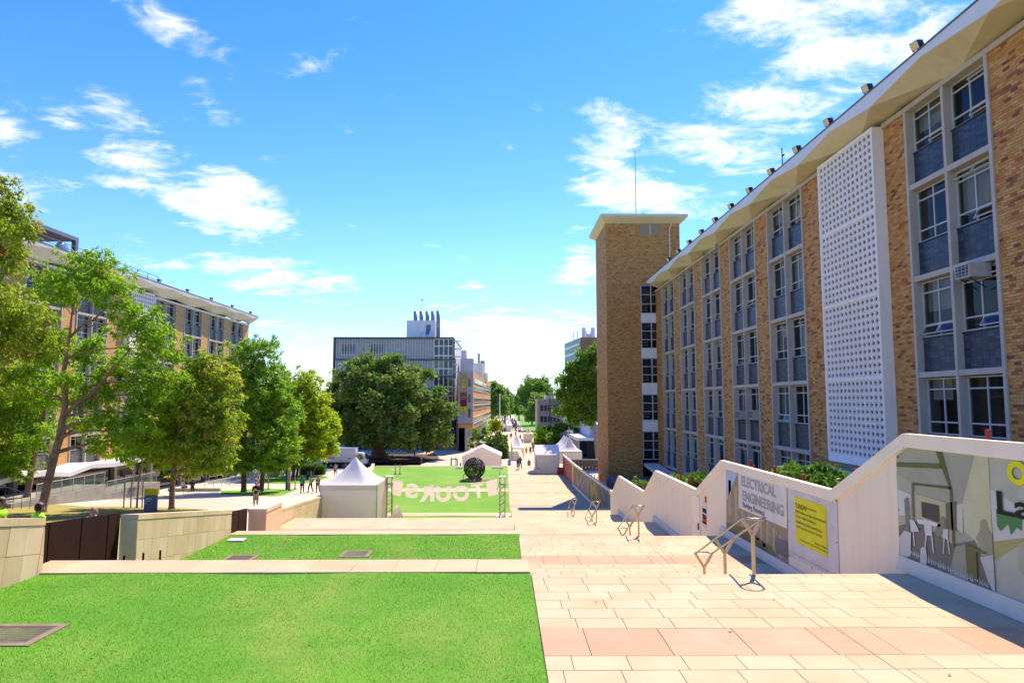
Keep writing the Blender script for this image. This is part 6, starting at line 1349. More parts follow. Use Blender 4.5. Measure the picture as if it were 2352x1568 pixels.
dd = onz(1255, 1087, TZ[6]).y; a, c = at(1232, 1044, dd), at(1284, 1044, dd); gable(a.x, c.x, dd, dd + 5, TZ[6], a.z, at(1255, 1021, dd + 2.5).z, 'square white marquee with closed front on the lower paving', axis='x')
p = at(1233, 1084, dd - .4); b = MB(); b.box(p.x - .4, p.x + .4, dd - 1.0, dd - .4, TZ[6] + .02, TZ[6] + .75); b.build('weight_block', flat((.62, .52, .48)), label='pale weight block at the left corner of the square tent', cat='block')
p = at(1287, 1084, dd - .4); b = MB(); b.box(p.x - .4, p.x + .4, dd - .9, dd - .3, TZ[6] + .02, TZ[6] + .85); b.build('red_crate', flat((.5, .05, .03)), label='red block at the right corner of the square tent', cat='block')
for i in range(5):
    y0 = 136 + i * 5.2; x0, x1 = at(1177, 1000, 136).x, at(1204, 1000, 136).x
    pagoda(x0, x1, y0, y0 + 4.2, -11.6, -9.15, -7.5, ORD[i + 1] + ' pointed tent from the front in the row left of the mall centre', sides='' if i else '', lod=6)
for i in range(3):
    y0 = 108 + i * 4.6; x0 = at(1284, 1034, 108).x; pagoda(x0, x0 + 3.6, y0, y0 + 4.0, -9.72, at(1300, 1036, 108).z, at(1300, 1002 + i, 110).z, ORD[i + 1] + ' peaked tent from the front, right of the square marquee', sides='flr', lod=8)
for i, (x0, x1, ye, yb, lab) in enumerate([(1186, 1203, 985, 1004, 'open tent with drooping valance on the far mall'), (1203, 1226, 996, 1016, 'white walled tent right of the far mall centre'), (1200, 1214, 962, 982, 'bluish peaked tent near the far trees'), (1149, 1161, 976, 990, 'small pointed tent on the far left verge'), (1250, 1270, 1000, 1014, 'peaked tent among the shrubs before the white building')]):
    q = onz((x0 + x1) / 2, yb, -11.55); a, c = at(x0, ye, q.y), at(x1, ye, q.y); pagoda(a.x, c.x, q.y, q.y + (c.x - a.x), -11.6, a.z, a.z + 1.5, lab, sides='f' if i in (1, 3) else '', lod=6)
for i in range(8):
    q = 262 + i * 18; pagoda(at(1162, 980, 262).x - i * .0, at(1177, 980, 262).x, q, q + 6, -11.6, -9.2, -7.4, ORD[i + 1] + ' tent from the front in the far left row along the mall', sides='f', lod=5)
# ------------------------------------------------------------------ truss towers and the TOURS letters
m_alu = mat('aluminium', (.50, .40, .30), .4, (.42, .34, .26), 6, metal=.4)
def truss(x, y, zb, zt, label):
    e = empty('truss_tower', (x, y, zb), label, 'truss tower', 'truss towers holding the letters'); s = .14
    for sx in (-1, 1):
        for sy in (-1, 1): b = MB(); b.tube([(x + sx * s, y + sy * s, zb), (x + sx * s, y + sy * s, zt)], .026, 8); b.build('chord', m_alu, e)
    b = MB(); n = 9
    for i in range(n):
        z0, z1 = lerp(zb, zt - .25, i / n), lerp(zb, zt - .25, (i + 1) / n); f = 1 if i % 2 else -1
        for sy in (-1, 1): b.tube([(x - f * s, y + sy * s, z0), (x + f * s, y + sy * s, z1)], .012, 5)
        for sx in (-1, 1): b.tube([(x + sx * s, y - f * s, z0), (x + sx * s, y + f * s, z1)], .012, 5)
    b.build('lattice', m_alu, e)
    b = MB(); b.box(x - .2, x + .2, y - .2, y + .2, zt, zt + .06); b.build('top_plate', flat((.7, .68, .65)), e); b = MB(); b.box(x - .35, x + .35, y - .35, y + .35, zb, zb + .03); b.build('base_plate', m_alu, e)
    b = MB(); b.box(x - .2, x + .2, y - .2, y + .2, zt - .38, zt - .3); b.build('collar', m_alu, e)
yT = 37.2; tl, tr = at(895, 1095, yT), at(1154, 1096, yT)
truss(tl.x, yT, TZ[3], tl.z, 'truss tower beside the pointed tent, holding the left end of the letters'); truss(tr.x, yT, TZ[3], tr.z, 'truss tower by the walkway, holding the right end of the letters')
m_foam = mat('letter_board', (.80, .66, .55), .7, (.77, .63, .52), 2, trans=.55)
def letters():
    def zq(x, y): return ((1240 + x * .17007) * .72481, (1470 + y * .17007) * .72481)
    # mirrored: seen from behind, strokes run right to left
    spec = [('S', 250, 515, 640, 350, -.10, 'letter S'), ('R', 510, 805, 695, 392, .03, 'R'), ('U', 828, 1110, 700, 402, 0, 'U'), ('O', 1150, 1452, 690, 388, 0, 'O'), ('T', 1478, 1748, 645, 325, .16, 'T')]
    for ch, x0, x1, yb, yt, tilt, _ in spec:
        a, c = at(*zq(x0, yb), yT), at(*zq(x1, yt), yT); me = text_mesh(ch, .045); n = len(me.vertices); co = np.zeros(n * 3); me.vertices.foreach_get('co', co); co = co.reshape(-1, 3); lo, hi = co.min(0), co.max(0); q = (co - lo) / np.maximum(hi - lo, 1e-6)
        w, h = (c.x - a.x) * (1 - abs(tilt) * .9), (c.z - a.z) * (1 - abs(tilt) * .6); lx = (.5 - q[:, 0]) * w; lz = (q[:, 1] - .5) * h; cs, sn = math.cos(tilt), math.sin(tilt)
        cx, cz = (a.x + c.x) / 2, (a.z + c.z) / 2; V = np.stack([lx * cs - lz * sn + cx, np.full(n, yT), lx * sn + lz * cs + cz], 1); me.vertices.foreach_set('co', V.ravel()); me.materials.clear(); me.update()
        o = link(me, 'hanging_letter', m_foam, label='cut out letter %s of the hanging TOURS sign, seen from behind' % ch, cat='letter', group='letters hung between the truss towers')
    def panel(pts, lab, mark):
        m = MB(); q = [at(*zq(*p), yT) for p in pts]; m.add([tuple(v) for v in q], [(0, 1, 2, 3)]); m.build('blank_banner', m_foam, label=lab, cat='banner', group=None)
        return q
    panel([(22, 562), (168, 602), (228, 318), (20, 270)], 'tilted blank panel at the left end of the hanging letters', 0); panel([(1812, 602), (2000, 562), (1965, 275), (1760, 325)], 'tilted blank panel at the right end of the hanging letters', 0)
    b = MB()
    for (p, q) in (((20, 272), (300, 350)), ((500, 375), (830, 410)), ((830, 405), (1480, 380)), ((1480, 375), (1990, 250)), ((200, 560), (260, 500)), ((490, 510), (560, 540)), ((800, 545), (1540, 510)), ((1700, 500), (1812, 602))): b.tube([at(*zq(*p), yT + .02), at(*zq(*q), yT + .02)], .008, 4)
    b.build('hanging_rope', flat((.55, .55, .5)), label='thin rope stringing the letters together', cat='rope')
letters()
p = at(912, 1182, 37.0); m = MB(); k = 11; rr = [(RNG.uniform(.8, 1.25), RNG.uniform(.7, 1.3)) for _ in range(k)]
for (z, f) in ((0, 1.0), (.12, .95), (.3, .7), (.48, .42), (.55, .12)): m.v += [(p.x + .3 * f * rr[q][0] * math.cos(q * 6.283 / k), 37.0 + .22 * f * rr[q][1] * math.sin(q * 6.283 / k), TZ[3] + z * rr[(q * 3) % k][1]) for q in range(k)]
m.f = [(a * k + q, a * k + (q + 1) % k, (a + 1) * k + (q + 1) % k, (a + 1) * k + q) for a in range(4) for q in range(k)]; m.mi = [0] * len(m.f)
m.build('white_sack', m_canvas_s, label='crumpled white sheet at the foot of the left truss tower', cat='sheet')
# ------------------------------------------------------------------ woven sphere sculpture
def sphere():
    p = onz(1089.6, 1102, TZ[6]); r = 24.3 / F * p.y; c = Vector((p.x, p.y, p.z + r + .12)); g = random.Random(4)
    e = empty('sphere_sculpture', p, 'dark woven wire sphere sculpture on the lower lawn', 'sculpture'); b = MB()
    for i in range(260):
        ax = Vector((g.gauss(0, 1), g.gauss(0, 1), g.gauss(0, 1))).normalized(); u = ax.orthogonal().normalized(); v = ax.cross(u); t0 = g.uniform(0, 6.28); ln_ = g.uniform(1.2, 3.2); off = g.uniform(-.75, .75); rr = math.sqrt(1 - off * off); wob = g.uniform(-.15, .15)
        pts = []
        for k in range(13): t = t0 + ln_ * k / 12; q = (ax * (off + wob * math.sin(t * 3)) + (u * math.cos(t) + v * math.sin(t)) * rr).normalized() * r * g.uniform(.985, 1.0); pts.append(c + q)
        b.tube(pts, .019, 4, cap=False)
    b.build('wire_ball', mat('dark_wire', (.03, .022, .018), .45, (.06, .045, .035), 6, metal=.3), e)
    b = MB(); b.lathe([(1.75, 0), (1.75, .06), (1.2, .1), (.9, .22), (.75, .3)], (p.x, p.y, p.z), 24); b.build('base_disc', mat('disc', (.20, .12, .08), .8, (.28, .17, .1), 2), e)
sphere()
# bollards, posts and barriers
m_orange = mat('orange_plastic', (.75, .09, .02), .45, (.65, .07, .02), 5)
m_refl = flat((.7, .68, .65))
def bollard(p, label, grp, h=1.1):
    e = empty('traffic_bollard', p, label, 'bollard', grp); b = MB(); b.lathe([(.22, 0), (.22, .05), (.1, .08)], p, 10); b.build('foot', m_black, e)
    b = MB(); b.lathe([(.055, .06), (.055, .62 * h)], p, 10); b.lathe([(.055, .78 * h), (.06, .95 * h), (.075, .97 * h), (.06, h), (.01, h + .02)], p, 10); b.build('tube', m_orange, e); b = MB(); b.lathe([(.057, .62 * h), (.057, .78 * h)], p, 10); b.build('reflective_band', m_refl, e)
for i, x in enumerate((908, 918.5)): bollard(onz(x, 1088, TZ[6]), ('left' if i == 0 else 'right') + ' orange bollard on the lower lawn', 'orange bollards on the lower lawn', 1.25)
def z7b(x, y): return ((700 + x * .15306) * .72481, (1380 + y * .15306) * .72481)
for i, (x, y, lab) in enumerate([(772, 1090, 'red bollard right behind the bald man'), (978, 1105, 'red bollard standing on the pale side path'), (1422, 1138, 'red bollard left of the man in teal'), (1534, 1102, 'red bollard closest behind the man in teal')]): bollard(onl(*z7b(x, y)), lab, 'red bollards on the left path', 1.25)
for i, (x, y, y2, lab) in enumerate([(81.5, 1152, 1125, 'blue bollard between the two left gum trunks'), (19, 1152, 1131, 'blue bollard at the far left picture edge'), (706, 1098, 1083, 'dark blue bollard beside the seated person in grey')]):
    p = onl(x, y); b = MB(); b.lathe([(.16, 0), (.16, .72), (.19, .74), (.19, .86), (.12, .93), (.01, .95)], p, 14); b.build('blue_bollard', mat('navy_paint', (.03, .065, .17), .5, (.04, .08, .2), 4), smooth=False, label=lab, cat='bollard', group='blue bollards')
p0, p1 = onz(1072, 1094, TZ[6]), onz(1081, 1084, TZ[6])
for i, (x, y, lab) in enumerate([(1063, 1107, 'near'), (1067, 1091, 'far left'), (1147, 1093, 'far right')]):
    p = onz(x, y, TZ[6]); b = MB(); b.tube([p, (p.x + .1, p.y, p.z + .95)], .035, 6); b.build('rope_post', mat('dark_green_post', (.02, .07, .05), .6, (.03, .09, .06), 4), label=lab + ' thin green rope post around the sphere', cat='post', group='rope posts round the sphere')
for i, (x0, x1, y, lab) in enumerate([(1047, 1062, 1076, 'white barrier base lying left of the sphere'), (1130, 1157, 1076, 'white barrier base lying right of the sphere')]):
    a, c = onz(x0, y, TZ[6]), onz(x1, y, TZ[6]); b = MB(); b.box(a.x, c.x, a.y, a.y + .25, TZ[6], TZ[6] + .22); b.box(a.x, c.x, a.y + 1.3, a.y + 1.5, TZ[6], TZ[6] + .18); b.build('barrier_base', m_canvas, label=lab, cat='barrier')
# ------------------------------------------------------------------ left slope: turf, paths, ramps
def pl(lst, conv=None): return [tuple(onl(*(conv(*p) if conv else p)))[:2] for p in lst]
drape([(-60, 4), (-7.7, 4), (-7.7, 12), (-8.5, 22)] + pl([(300, 1196), (480, 1178), (478, 1169), (400, 1166), (300, 1163), (200, 1163), (117, 1157), (-80, 1153)]) + [(-60, 30)], .012, 'dry_lawn', m_grass_dry)
drape(pl([(200, 1162), (330, 1140), (560, 1146), (600, 1154), (500, 1166), (400, 1164), (300, 1161)]), .008, 'gravel_path', m_gravel)
drape(pl([(100, 1145), (100, 1139), (250, 1131), (300, 1131), (330, 1134), (240, 1140), (180, 1146)]), .012, 'verge', m_grass_far)
drape(pl([(0, 1130), (430, 1130), (520, 1110), (870, 1090), (1340, 1110), (1600, 1100), (1250, 1240), (1100, 1255), (500, 1230), (0, 1215)], z7b), .012, 'verge', m_grass_far)
drape(pl([(880, 870), (1200, 820), (1900, 820), (2240, 870), (1800, 980), (1400, 1000), (880, 985)], z7b), .012, 'verge', m_grass_far)
drape(pl([(700, 1090), (770, 1080), (835, 1072), (835, 1064), (700, 1075), (560, 1085), (560, 1095)]), .016, 'service_road', m_asphalt)
g_ramp = glass('ramp_glass', (.10, .14, .13), .05, .5, .55)
def balustrade(label, X, d0, d1, zf0, zf1, pane=True, h=1.0, x1=None, step=1.35, group='ramp balustrades'):
    e = empty('balustrade', (X, d0, zf0), label, 'railing', group); n = max(2, round((d1 - d0) / step)); x1 = X if x1 is None else x1
    P = lambda t: Vector((lerp(X, x1, t), lerp(d0, d1, t), lerp(zf0, zf1, t)))
    for i in range(n + 1): p = P(i / n); b = MB(); b.tube([p, p + Vector((0, 0, h))], .028, 6); b.build('post', m_galv, e)
    b = MB(); b.tube([P(0) + Vector((0, 0, h)), P(1) + Vector((0, 0, h))], .03, 6); b.build('top_rail', m_galv, e)
    if pane:
        for i in range(n): a, c = P((i + .04) / n), P((i + .96) / n); b = MB(); b.quad(a + Vector((0, 0, .06)), c + Vector((0, 0, .06)), c + Vector((0, 0, h - .06)), a + Vector((0, 0, h - .06))); b.build('pane', g_ramp, e)
    else: b = MB(); b.tube([P(0) + Vector((0, 0, h * .5)), P(1) + Vector((0, 0, h * .5))], .02, 5); b.build('mid_rail', m_galv, e)
m_galv = mat('galv_steel', (.42, .42, .38), .45, (.5, .5, .45), 5, metal=.5)
b = MB(); b.box(-36.8, -33.1, 47, 58, -9, -6.88); b.build('ramp', m_concrete_d, kind='structure'); b = MB(); b.box(-36.8, -33.1, 58.01, 67, -10, -7.7); b.build('ramp', m_concrete_d, kind='structure')
balustrade('glass balustrade along the higher ramp under the left canopy', -33.2, 49.6, 57.9, -6.88, -6.88, h=1.0); balustrade('glass balustrade along the lower ramp under the left canopy', -33.2, 58.3, 66.5, -7.7, -7.7, h=1.0)
for i, (A, B, h, lab) in enumerate([((478, 1112), (640, 1094), .75, 'concrete ramp wall with rails in front of the far left trees'), ((440, 1100), (655, 1080), 1.5, 'higher concrete ramp wall behind the first one'), ((385, 1128), (505, 1128), .32, 'low concrete ledge where the pair sits')]):
    a, c = onl(*A), onl(*B); b = MB(); th = .3
    b.add([(a.x, a.y, a.z - .3), (c.x, c.y, c.z - .3), (c.x, c.y + th, c.z - .3), (a.x, a.y + th, a.z - .3), (a.x, a.y, a.z + h * (.5 if i < 2 else 1)), (c.x, c.y, c.z + h * (1.5 if i < 2 else 1)), (c.x, c.y + th, c.z + h * (1.5 if i < 2 else 1)), (a.x, a.y + th, a.z + h * (.5 if i < 2 else 1))], [(0, 3, 2, 1), (4, 5, 6, 7), (0, 1, 5, 4), (1, 2, 6, 5), (2, 3, 7, 6), (3, 0, 4, 7)])
    b.build('ramp_wall', m_concrete, label=lab, cat='wall')
    if i < 2: balustrade('slim pipe railing on the %s ramp wall' % ('nearer' if i == 0 else 'farther'), a.x, a.y + .15, c.y + .15, a.z + h * .5, c.z + h * 1.5, False, .95, c.x, 1.6)
a = onl(470, 1126); c = onl(605, 1105); balustrade('pipe railing climbing behind the bald man', a.x, a.y, c.y, a.z, c.z + .2, False, .9, c.x, 1.8)
e = empty('stair_railing', (-31, 44, zl(44)), 'navy stair railing at the far left under the canopy', 'railing'); nv = MATS['navy_paint']
for i in range(9): x, d = lerp(-36, -31.5, i / 8), 46.5; z = zl(46) + lerp(1.0, .2, max(0, i - 3) / 5) ; b = MB(); b.tube([(x, d, zl(46) - .2), (x, d, z + .7)], .02, 5); b.build('baluster', nv, e)
b = MB(); b.tube([(-36, 46.5, zl(46) + 1.7), (-34.3, 46.5, zl(46) + 1.7), (-31.5, 46.5, zl(46) + .9)], .035, 6); b.build('top_rail', nv, e)
# wayfinding totems
def totem():
    p = onl(344, 1176); w = 28 / F * p.y; h = 49 / F * p.y * 1.05; e = empty('sign_totem', p, 'grey wayfinding totem with a yellow top beside the young tree', 'sign')
    x0, x1 = p.x - w / 2, p.x + w / 2; b = MB(); b.box(x0, x1, p.y, p.y + .16, p.z, p.z + h * .74); b.build('panel', mat('totem_grey', (.11, .115, .13), .5, (.13, .135, .15), 3), e)
    b = MB(); b.box(x0, x1 + .001, p.y - .002, p.y + .162, p.z + h * .742, p.z + h); b.build('yellow_top', flat((.72, .55, .0)), e)
    for (dx, dz, ww, hh) in ((.12, .55, .5, .05), (.12, .47, .35, .03), (.12, .36, .16, .04)): b = MB(); b.box(x0 + w * dx, x0 + w * (dx + ww), p.y - .006, p.y - .003, p.z + h * dz, p.z + h * (dz + hh)); b.build('printed_line', flat((.6, .6, .58)) if dz > .4 else flat((.7, .55, .05)), e)
    p = onl(*z7b(1365, 1118)); h = 1.95; e = empty('sign_totem', p, 'slim navy and grey totem with a yellow cap among the bollards', 'sign'); b = MB(); b.box(p.x - .16, p.x + .02, p.y, p.y + .14, p.z, p.z + h); b.build('navy_side', nv, e)
    b = MB(); b.box(p.x + .021, p.x + .34, p.y - .01, p.y + .13, p.z, p.z + h * .95); b.build('grey_side', flat((.36, .36, .37)), e); b = MB(); b.lathe([(.16, 0), (.16, .08), (.16, .24), (.1, .3)], (p.x + .16, p.y + .06, p.z + h), 12); b.build('yellow_cap', flat((.8, .6, .0)), e)
totem()
for i, (x, y, c, lab) in enumerate([(422, 1092, (.40, .03, .015), 'red cafe parasol under the trees on the left'), (394, 1096, (.40, .25, .02), 'orange yellow cafe parasol under the trees on the left')]):
    p = at(x, y, 66); b0 = empty('parasol', (p.x, 66, zl(66)), lab, 'parasol'); b = MB(); b.lathe([(.75, 0), (.77, .04), (.06, .35)], (p.x, 66, p.z), 8); b.build('canopy', flat(c), b0); b = MB(); b.tube([(p.x, 66, zl(66)), (p.x, 66, p.z + .5)], .03, 6); b.build('pole', m_galv, b0)
hp, hq = onl(686, 1091), onl(740, 1091); hedge('clipped_hedge', 'clipped dark hedge in front of the truck', hp.x, hq.x, hp.y + .5, hp.y + 2.0, hp.z - .1, hp.z + 1.25, lf_hedge, 160, .18, .1, 81)
# ------------------------------------------------------------------ delivery truck
def z6c(x, y): return ((1000 + x * .17007) * .72481, (1380 + y * .17007) * .72481)
def truck():
    d = 121.0; zg = -11.6; a, c = at(*z6c(125, 500), d), at(*z6c(745, 235), d); e = empty('delivery_truck', ((a.x + c.x) / 2, d, zg), 'silver white box truck parked behind the pointed tent', 'truck')
    al = mat('truck_box', (.62, .63, .66), .45, (.56, .57, .60), 1.2, streak=(1, 1, 12)); b = MB(); z0, z1 = zg + 1.0, zg + 3.45; b.box(a.x, c.x, d, d + 2.4, z0, z1); b.build('cargo_box', al, e)
    for i in range(14): b = MB(); z = lerp(z0 + .1, z1 - .1, i / 13); b.box(a.x + .05, c.x - .05, d - .02, d - .001, z - .02, z + .02); b.build('box_rib', al, e)
    b = MB(); b.box(a.x, c.x + .9, d + .15, d + 2.2, zg + .55, zg + .98); b.build('chassis', m_black, e)
    x0 = c.x + .15; b = MB(); prof = [(x0, zg + .7), (x0 + 1.65, zg + .7), (x0 + 1.75, zg + 1.3), (x0 + 1.3, zg + 2.45), (x0 + .9, zg + 2.62), (x0, zg + 2.62)]; b.prism([(x, d + .1, z) for x, z in prof], (0, 2.1, 0)); b.build('cab', flat((.70, .70, .70)), e)
    b = MB(); b.add([(x0 + .35, d + .09, zg + 1.45), (x0 + 1.3, d + .09, zg + 1.45), (x0 + 1.05, d + .09, zg + 2.3), (x0 + .35, d + .09, zg + 2.3)], [(0, 1, 2, 3)]); b.build('side_window', m_gl_dark, e)
    b = MB(); b.add([(x0 + 1.76, d + .25, zg + 1.4), (x0 + 1.76, d + 2.05, zg + 1.4), (x0 + 1.36, d + 2.05, zg + 2.38), (x0 + 1.36, d + .25, zg + 2.38)], [(0, 1, 2, 3)]); b.build('windscreen', m_gl_dark, e)
    b = MB(); b.tube([(x0 + 1.5, d + .05, zg + 2.2), (x0 + 1.6, d - .2, zg + 2.1), (x0 + 1.6, d - .2, zg + 1.7)], .05, 6); b.build('mirror', m_black, e)
    for x in (a.x + 1.5, a.x + 2.5, x0 + .7):
        for y in (d + .2, d + 1.95): b = MB(); b.tube([(x, y, zg + .45), (x, y + .28, zg + .45)], .45, 16); w = b.build('wheel', mat('tyre', (.015, .015, .015), .8, (.03, .03, .03), 5), e); b = MB(); b.tube([(x, y - .01, zg + .45), (x, y + .02, zg + .45)], .22, 12); b.build('rim', m_galv, w)
    q = at(*z6c(170, 435), d); r = at(*z6c(355, 410), d); text_fit('61 14 69', (q.x, d - .03, zg + 1.55), (1, 0, 0), (0, 0, 1), r.x - q.x, .38, flat((.45, .03, .04)), e, .03)
    text_fit('Chess', (q.x + .4, d - .03, zg + 2.75), (1, 0, 0), (0, 0, 1), 1.2, .35, flat((.05, .05, .06)), e); b = MB(); b.tube([(q.x + .3, d - .03, zg + 3.2), (q.x + .9, d - .03, zg + 3.08), (q.x + 1.5, d - .03, zg + 3.3)], [.02, .06, .02], 6); b.build('swoosh', flat((.05, .05, .06)), e)
    b = MB(); b.box(c.x - 1.3, c.x - .8, d - .028, d - .022, zg + 1.55, zg + 1.72); b.build('blue_mark', flat((.05, .08, .25)), e)
    person('worker in red at the open truck cab', (x0 + .2, d - .7, zg), 1.75, 0, (.5, .04, .04), (.03, .03, .05), res=.036, group=PG); person('worker in bright green up in the truck cab', (x0 + .5, d - .35, zg + .55), 1.72, -.5, (.15, .6, .05), (.03, .03, .05), res=.036, group=PG)
truck()
# fig bed with rusted edging
b = MB(); q = [onz(x, y, -11.57) for x, y in ((830, 1064), (966, 1066), (1010, 1052), (1000, 1042), (790, 1042), (790, 1055))]; b.add(q, [tuple(range(6))]); b.build('fig_bed', m_soil, kind='structure')
a, c = onz(858, 1067, -11.6), onz(966, 1068, -11.6); b = MB(); b.box(a.x, c.x, a.y - .6, a.y - .5, -11.6, -11.0); o = b.build('bed_edging', m_steel_rust, label='long low rusted steel edging round the fig bed', cat='edging')
for i, (x, y, lab) in enumerate([(952, 1063, 'black lamp post with yellow top beside the fig bed')]):
    p = onz(x, y, -11.6); e = empty('lamp_post', p, lab, 'lamp post'); b = MB(); b.tube([p, (p.x, p.y, p.z + 2.6)], .1, 8); b.build('post', m_black, e); b = MB(); b.tube([(p.x, p.y, p.z + 2.6), (p.x, p.y, p.z + 2.85)], .1, 8); b.build('cap', flat((.75, .6, .02)), e)
# forklift left of the gabled tent
def forklift():
    p = at(1042, 1068, 112); zg = -11.6; x = p.x; e = empty('forklift', (x, 112, zg), 'black forklift beside the gabled marquee', 'forklift'); b = MB(); b.box(x - .5, x + .5, 112.2, 113.8, zg + .35, zg + 1.1); b.build('body', m_black, e)
    b = MB()
    for sx in (-.5, .5):
        for yy in (112.4, 113.6): b.bar((x + sx, yy, zg + 1.1), (x + sx, yy, zg + 2.15), .08)
    b.box(x - .55, x + .55, 112.35, 113.65, zg + 2.15, zg + 2.22); b.build('cage', m_black, e); b = MB()
    for sx in (-.35, .35): b.bar((x + sx, 112.0, zg + .1), (x + sx, 112.0, zg + 2.6), .1)
    b.box(x - .4, x + .4, 111.0, 112.0, zg + .1, zg + .16); b.build('mast', mat('mast_steel', (.08, .07, .07), .5, (.12, .1, .1), 4), e)
    for sx in (-.5, .4):
        for yy in (112.4, 113.5): b = MB(); b.tube([(x + sx, yy, zg + .3), (x + sx + .15, yy, zg + .3)], .3, 12); b.build('wheel', MATS['tyre'], e)
    person('worker in dark red standing by the forklift', (x + 1.1, 112, zg), 1.72, 1.2, (.25, .05, .05), (.02, .02, .03), res=.04, group=PG)
forklift()
# ------------------------------------------------------------------ grey building with vertical fins, and the orange block
def zg5(x, y): return ((1000 + x * .3186) * .72481, (900 + y * .3186) * .72481)
m_zinc = mat('zinc_panel', (.68, .64, .60), .5, (.62, .58, .54), .5, 5); m_finp = mat('zinc_fin', (.82, .77, .70), .45, (.75, .70, .64), .6, 5); m_cgrey = mat('grey_concrete', (.46, .43, .39), .8, (.40, .37, .34), .4, 6, stain=((.16, .16, .17), .5, .4, (1, 1, .3)))
m_terr = mat('terracotta', (.70, .35, .12), .75, (.64, .31, .10), .4, 5); m_gl_far = glass('far_glass', (.04, .045, .055), .12, .35)
def grey_building():
    d = 172.0; e = empty('grey_building', at(900, 1050, d), 'grey metal clad laboratory block with vertical fins behind the fig', 'building'); zg = -11.6
    xl, xr = at(769, 800, d).x, at(1042, 800, d).x; xm = at(*zg5(1178, 700), d).x; zt = at(900, 774, d).z; z1 = at(900, 825, d).z; z2 = at(900, 863, d).z; z3 = at(900, 905, d).z
    b = MB(); b.box(xl, xr - .05, d + .6, d + 34, zg, zt - .4); b.build('core', m_zinc, e)
    b = MB(); b.box(xl - .3, xr, d - .4, d + 34.5, zt - .35, zt); b.build('roof', m_roofdark, e)
    for z in (z1, z2, z3): b = MB(); b.box(xl - .3, xr, d - .2, d + .6, z - .25, z + .1); b.build('floor_band', m_roofdark, e)
    b = MB(); b.box(xl - .35, xl - .05, d - .3, d + 1, zg, zt); b.build('edge_column', m_roofdark, e)
    n = 38
    for (za, zb, k) in ((z1 + .12, zt - .4, 0), (z2 + .12, z1 - .27, 1), (z3 + .12, z2 - .27, 2)):
        fm = MB(); fm.box(-.05, .05, -.35, .35, 0, zb - za); me = fm.mesh('fin'); me.materials.append(m_finp)
        for i in range(n): piece(me, 'fin', e, (lerp(xl + .4, xm - .2, i / (n - 1)), d + .2, za), (0, 0, .35 if k == 0 else -.25))
    for (a, c) in ((255, 402), (540, 686)):
        p, q = at(*zg5(a, 690), d + .55), at(*zg5(c, 600), d + .55); w = MB(); w.box(p.x, q.x, d + .5, d + .58, p.z, q.z); wo = w.build('window', m_wframe, e); nn = 6
        for i in range(nn):
            for j in range(3): g = MB(); g.box(lerp(p.x, q.x, i / nn) + .08, lerp(p.x, q.x, (i + 1) / nn) - .08, d + .47, d + .5, lerp(p.z, q.z, (0, .18, .78)[j]) + .06, lerp(p.z, q.z, (.18, .78, 1)[j]) - .06); g.build('pane', m_gl_far, wo)
    # glazed corner
    cz = [zg5(1178, y) for y in (545, 615, 710, 755, 840, 910, 1020, 1110, 1180)]; zs = [at(*q, d).z for q in cz]; nc = 4
    w = MB()
    for i in range(nc + 1): x = lerp(xm, xr - .15, i / nc); w.box(x - .12, x + .12, d + .25, d + .5, zs[-1], zs[0])
    for z in zs: w.box(xm, xr, d + .28, d + .47, z - .14, z + .14)
    wo = w.build('window', m_finp, e); gi = [m_gl_far, glass('warm_glass', (.16, .09, .03), .1, .6), glass('red_glass', (.10, .025, .02), .1, .6), m_gl_far]; r = random.Random(2)
    for i in range(nc):
        for j in range(8): g = MB(); g.box(lerp(xm, xr - .15, i / nc) + .14, lerp(xm, xr - .15, (i + 1) / nc) - .14, d + .34, d + .38, zs[j + 1] + .16, zs[j] - .16); g.build('pane', gi[0] if j < 2 and i else r.choice(gi), wo)
    b = MB(); b.box(xm, xr + .3, d - .3, d + .5, zg + 3, zs[-1] - .3); b.build('base_panel', m_cgrey, e)
    for i in range(11): z = lerp(zs[-1] - 4, zt - 1, i / 10); b = MB(); b.box(xr - .1, xr + 1.8 - .6 * (i < 8), d - .2, d + 3, z, z + .12); b.build('sunshade', m_finp, e)
    b = MB(); b.box(xr - .1, xr + .3, d, d + 5, zs[-1], zt - .4); b.build('side_glass', m_gl_far, e)
    # plant box and flues
    p, q = at(*zg5(905, 520), d + 6), at(*zg5(1190, 362), d + 6); b = MB(); b.box(p.x, q.x, d + 6, d + 14, zt, q.z); b.build('plant_room', m_finp, e)
    a1, a2 = at(*zg5(1098, 500), d + 6), at(*zg5(1145, 405), d + 6); b = MB(); b.box(a1.x, a2.x, d + 5.95, d + 6, a1.z, a2.z); b.build('door', flat((.16, .19, .30)), e)
    for i, x in enumerate((995, 1053, 1113, 1168, 1225)):
        t = at(*zg5(x, 270), d + 8); b = MB(); b.tube([(t.x, d + (8 if i < 4 else 7), zt), (t.x, d + (8 if i < 4 else 7), t.z)], 22 * .3186 * .72481 / F * d * .98, 16); b.build('flue', mat('flue_steel', (.30, .30, .31), .4, (.38, .38, .39), .7, metal=.4), e, smooth=True)
    t, u = at(*zg5(1060, 155), d + 8), at(*zg5(1060, 270), d + 8); b = MB(); b.tube([tuple(u), tuple(t)], .09, 6); b.ball(t, .35, 8, 6); b.build('roof_mast', m_finp, e)
    for (xa, xb) in ((1070, 1085), (1130, 1145)): p, q = at(*zg5(xa, 530), d + 4), at(*zg5(xb, 460), d + 5); b = MB(); b.bar((p.x, d + 3, zt), (q.x, d + 6, q.z), .5, .1); b.build('roof_stair', m_white, e)
grey_building()
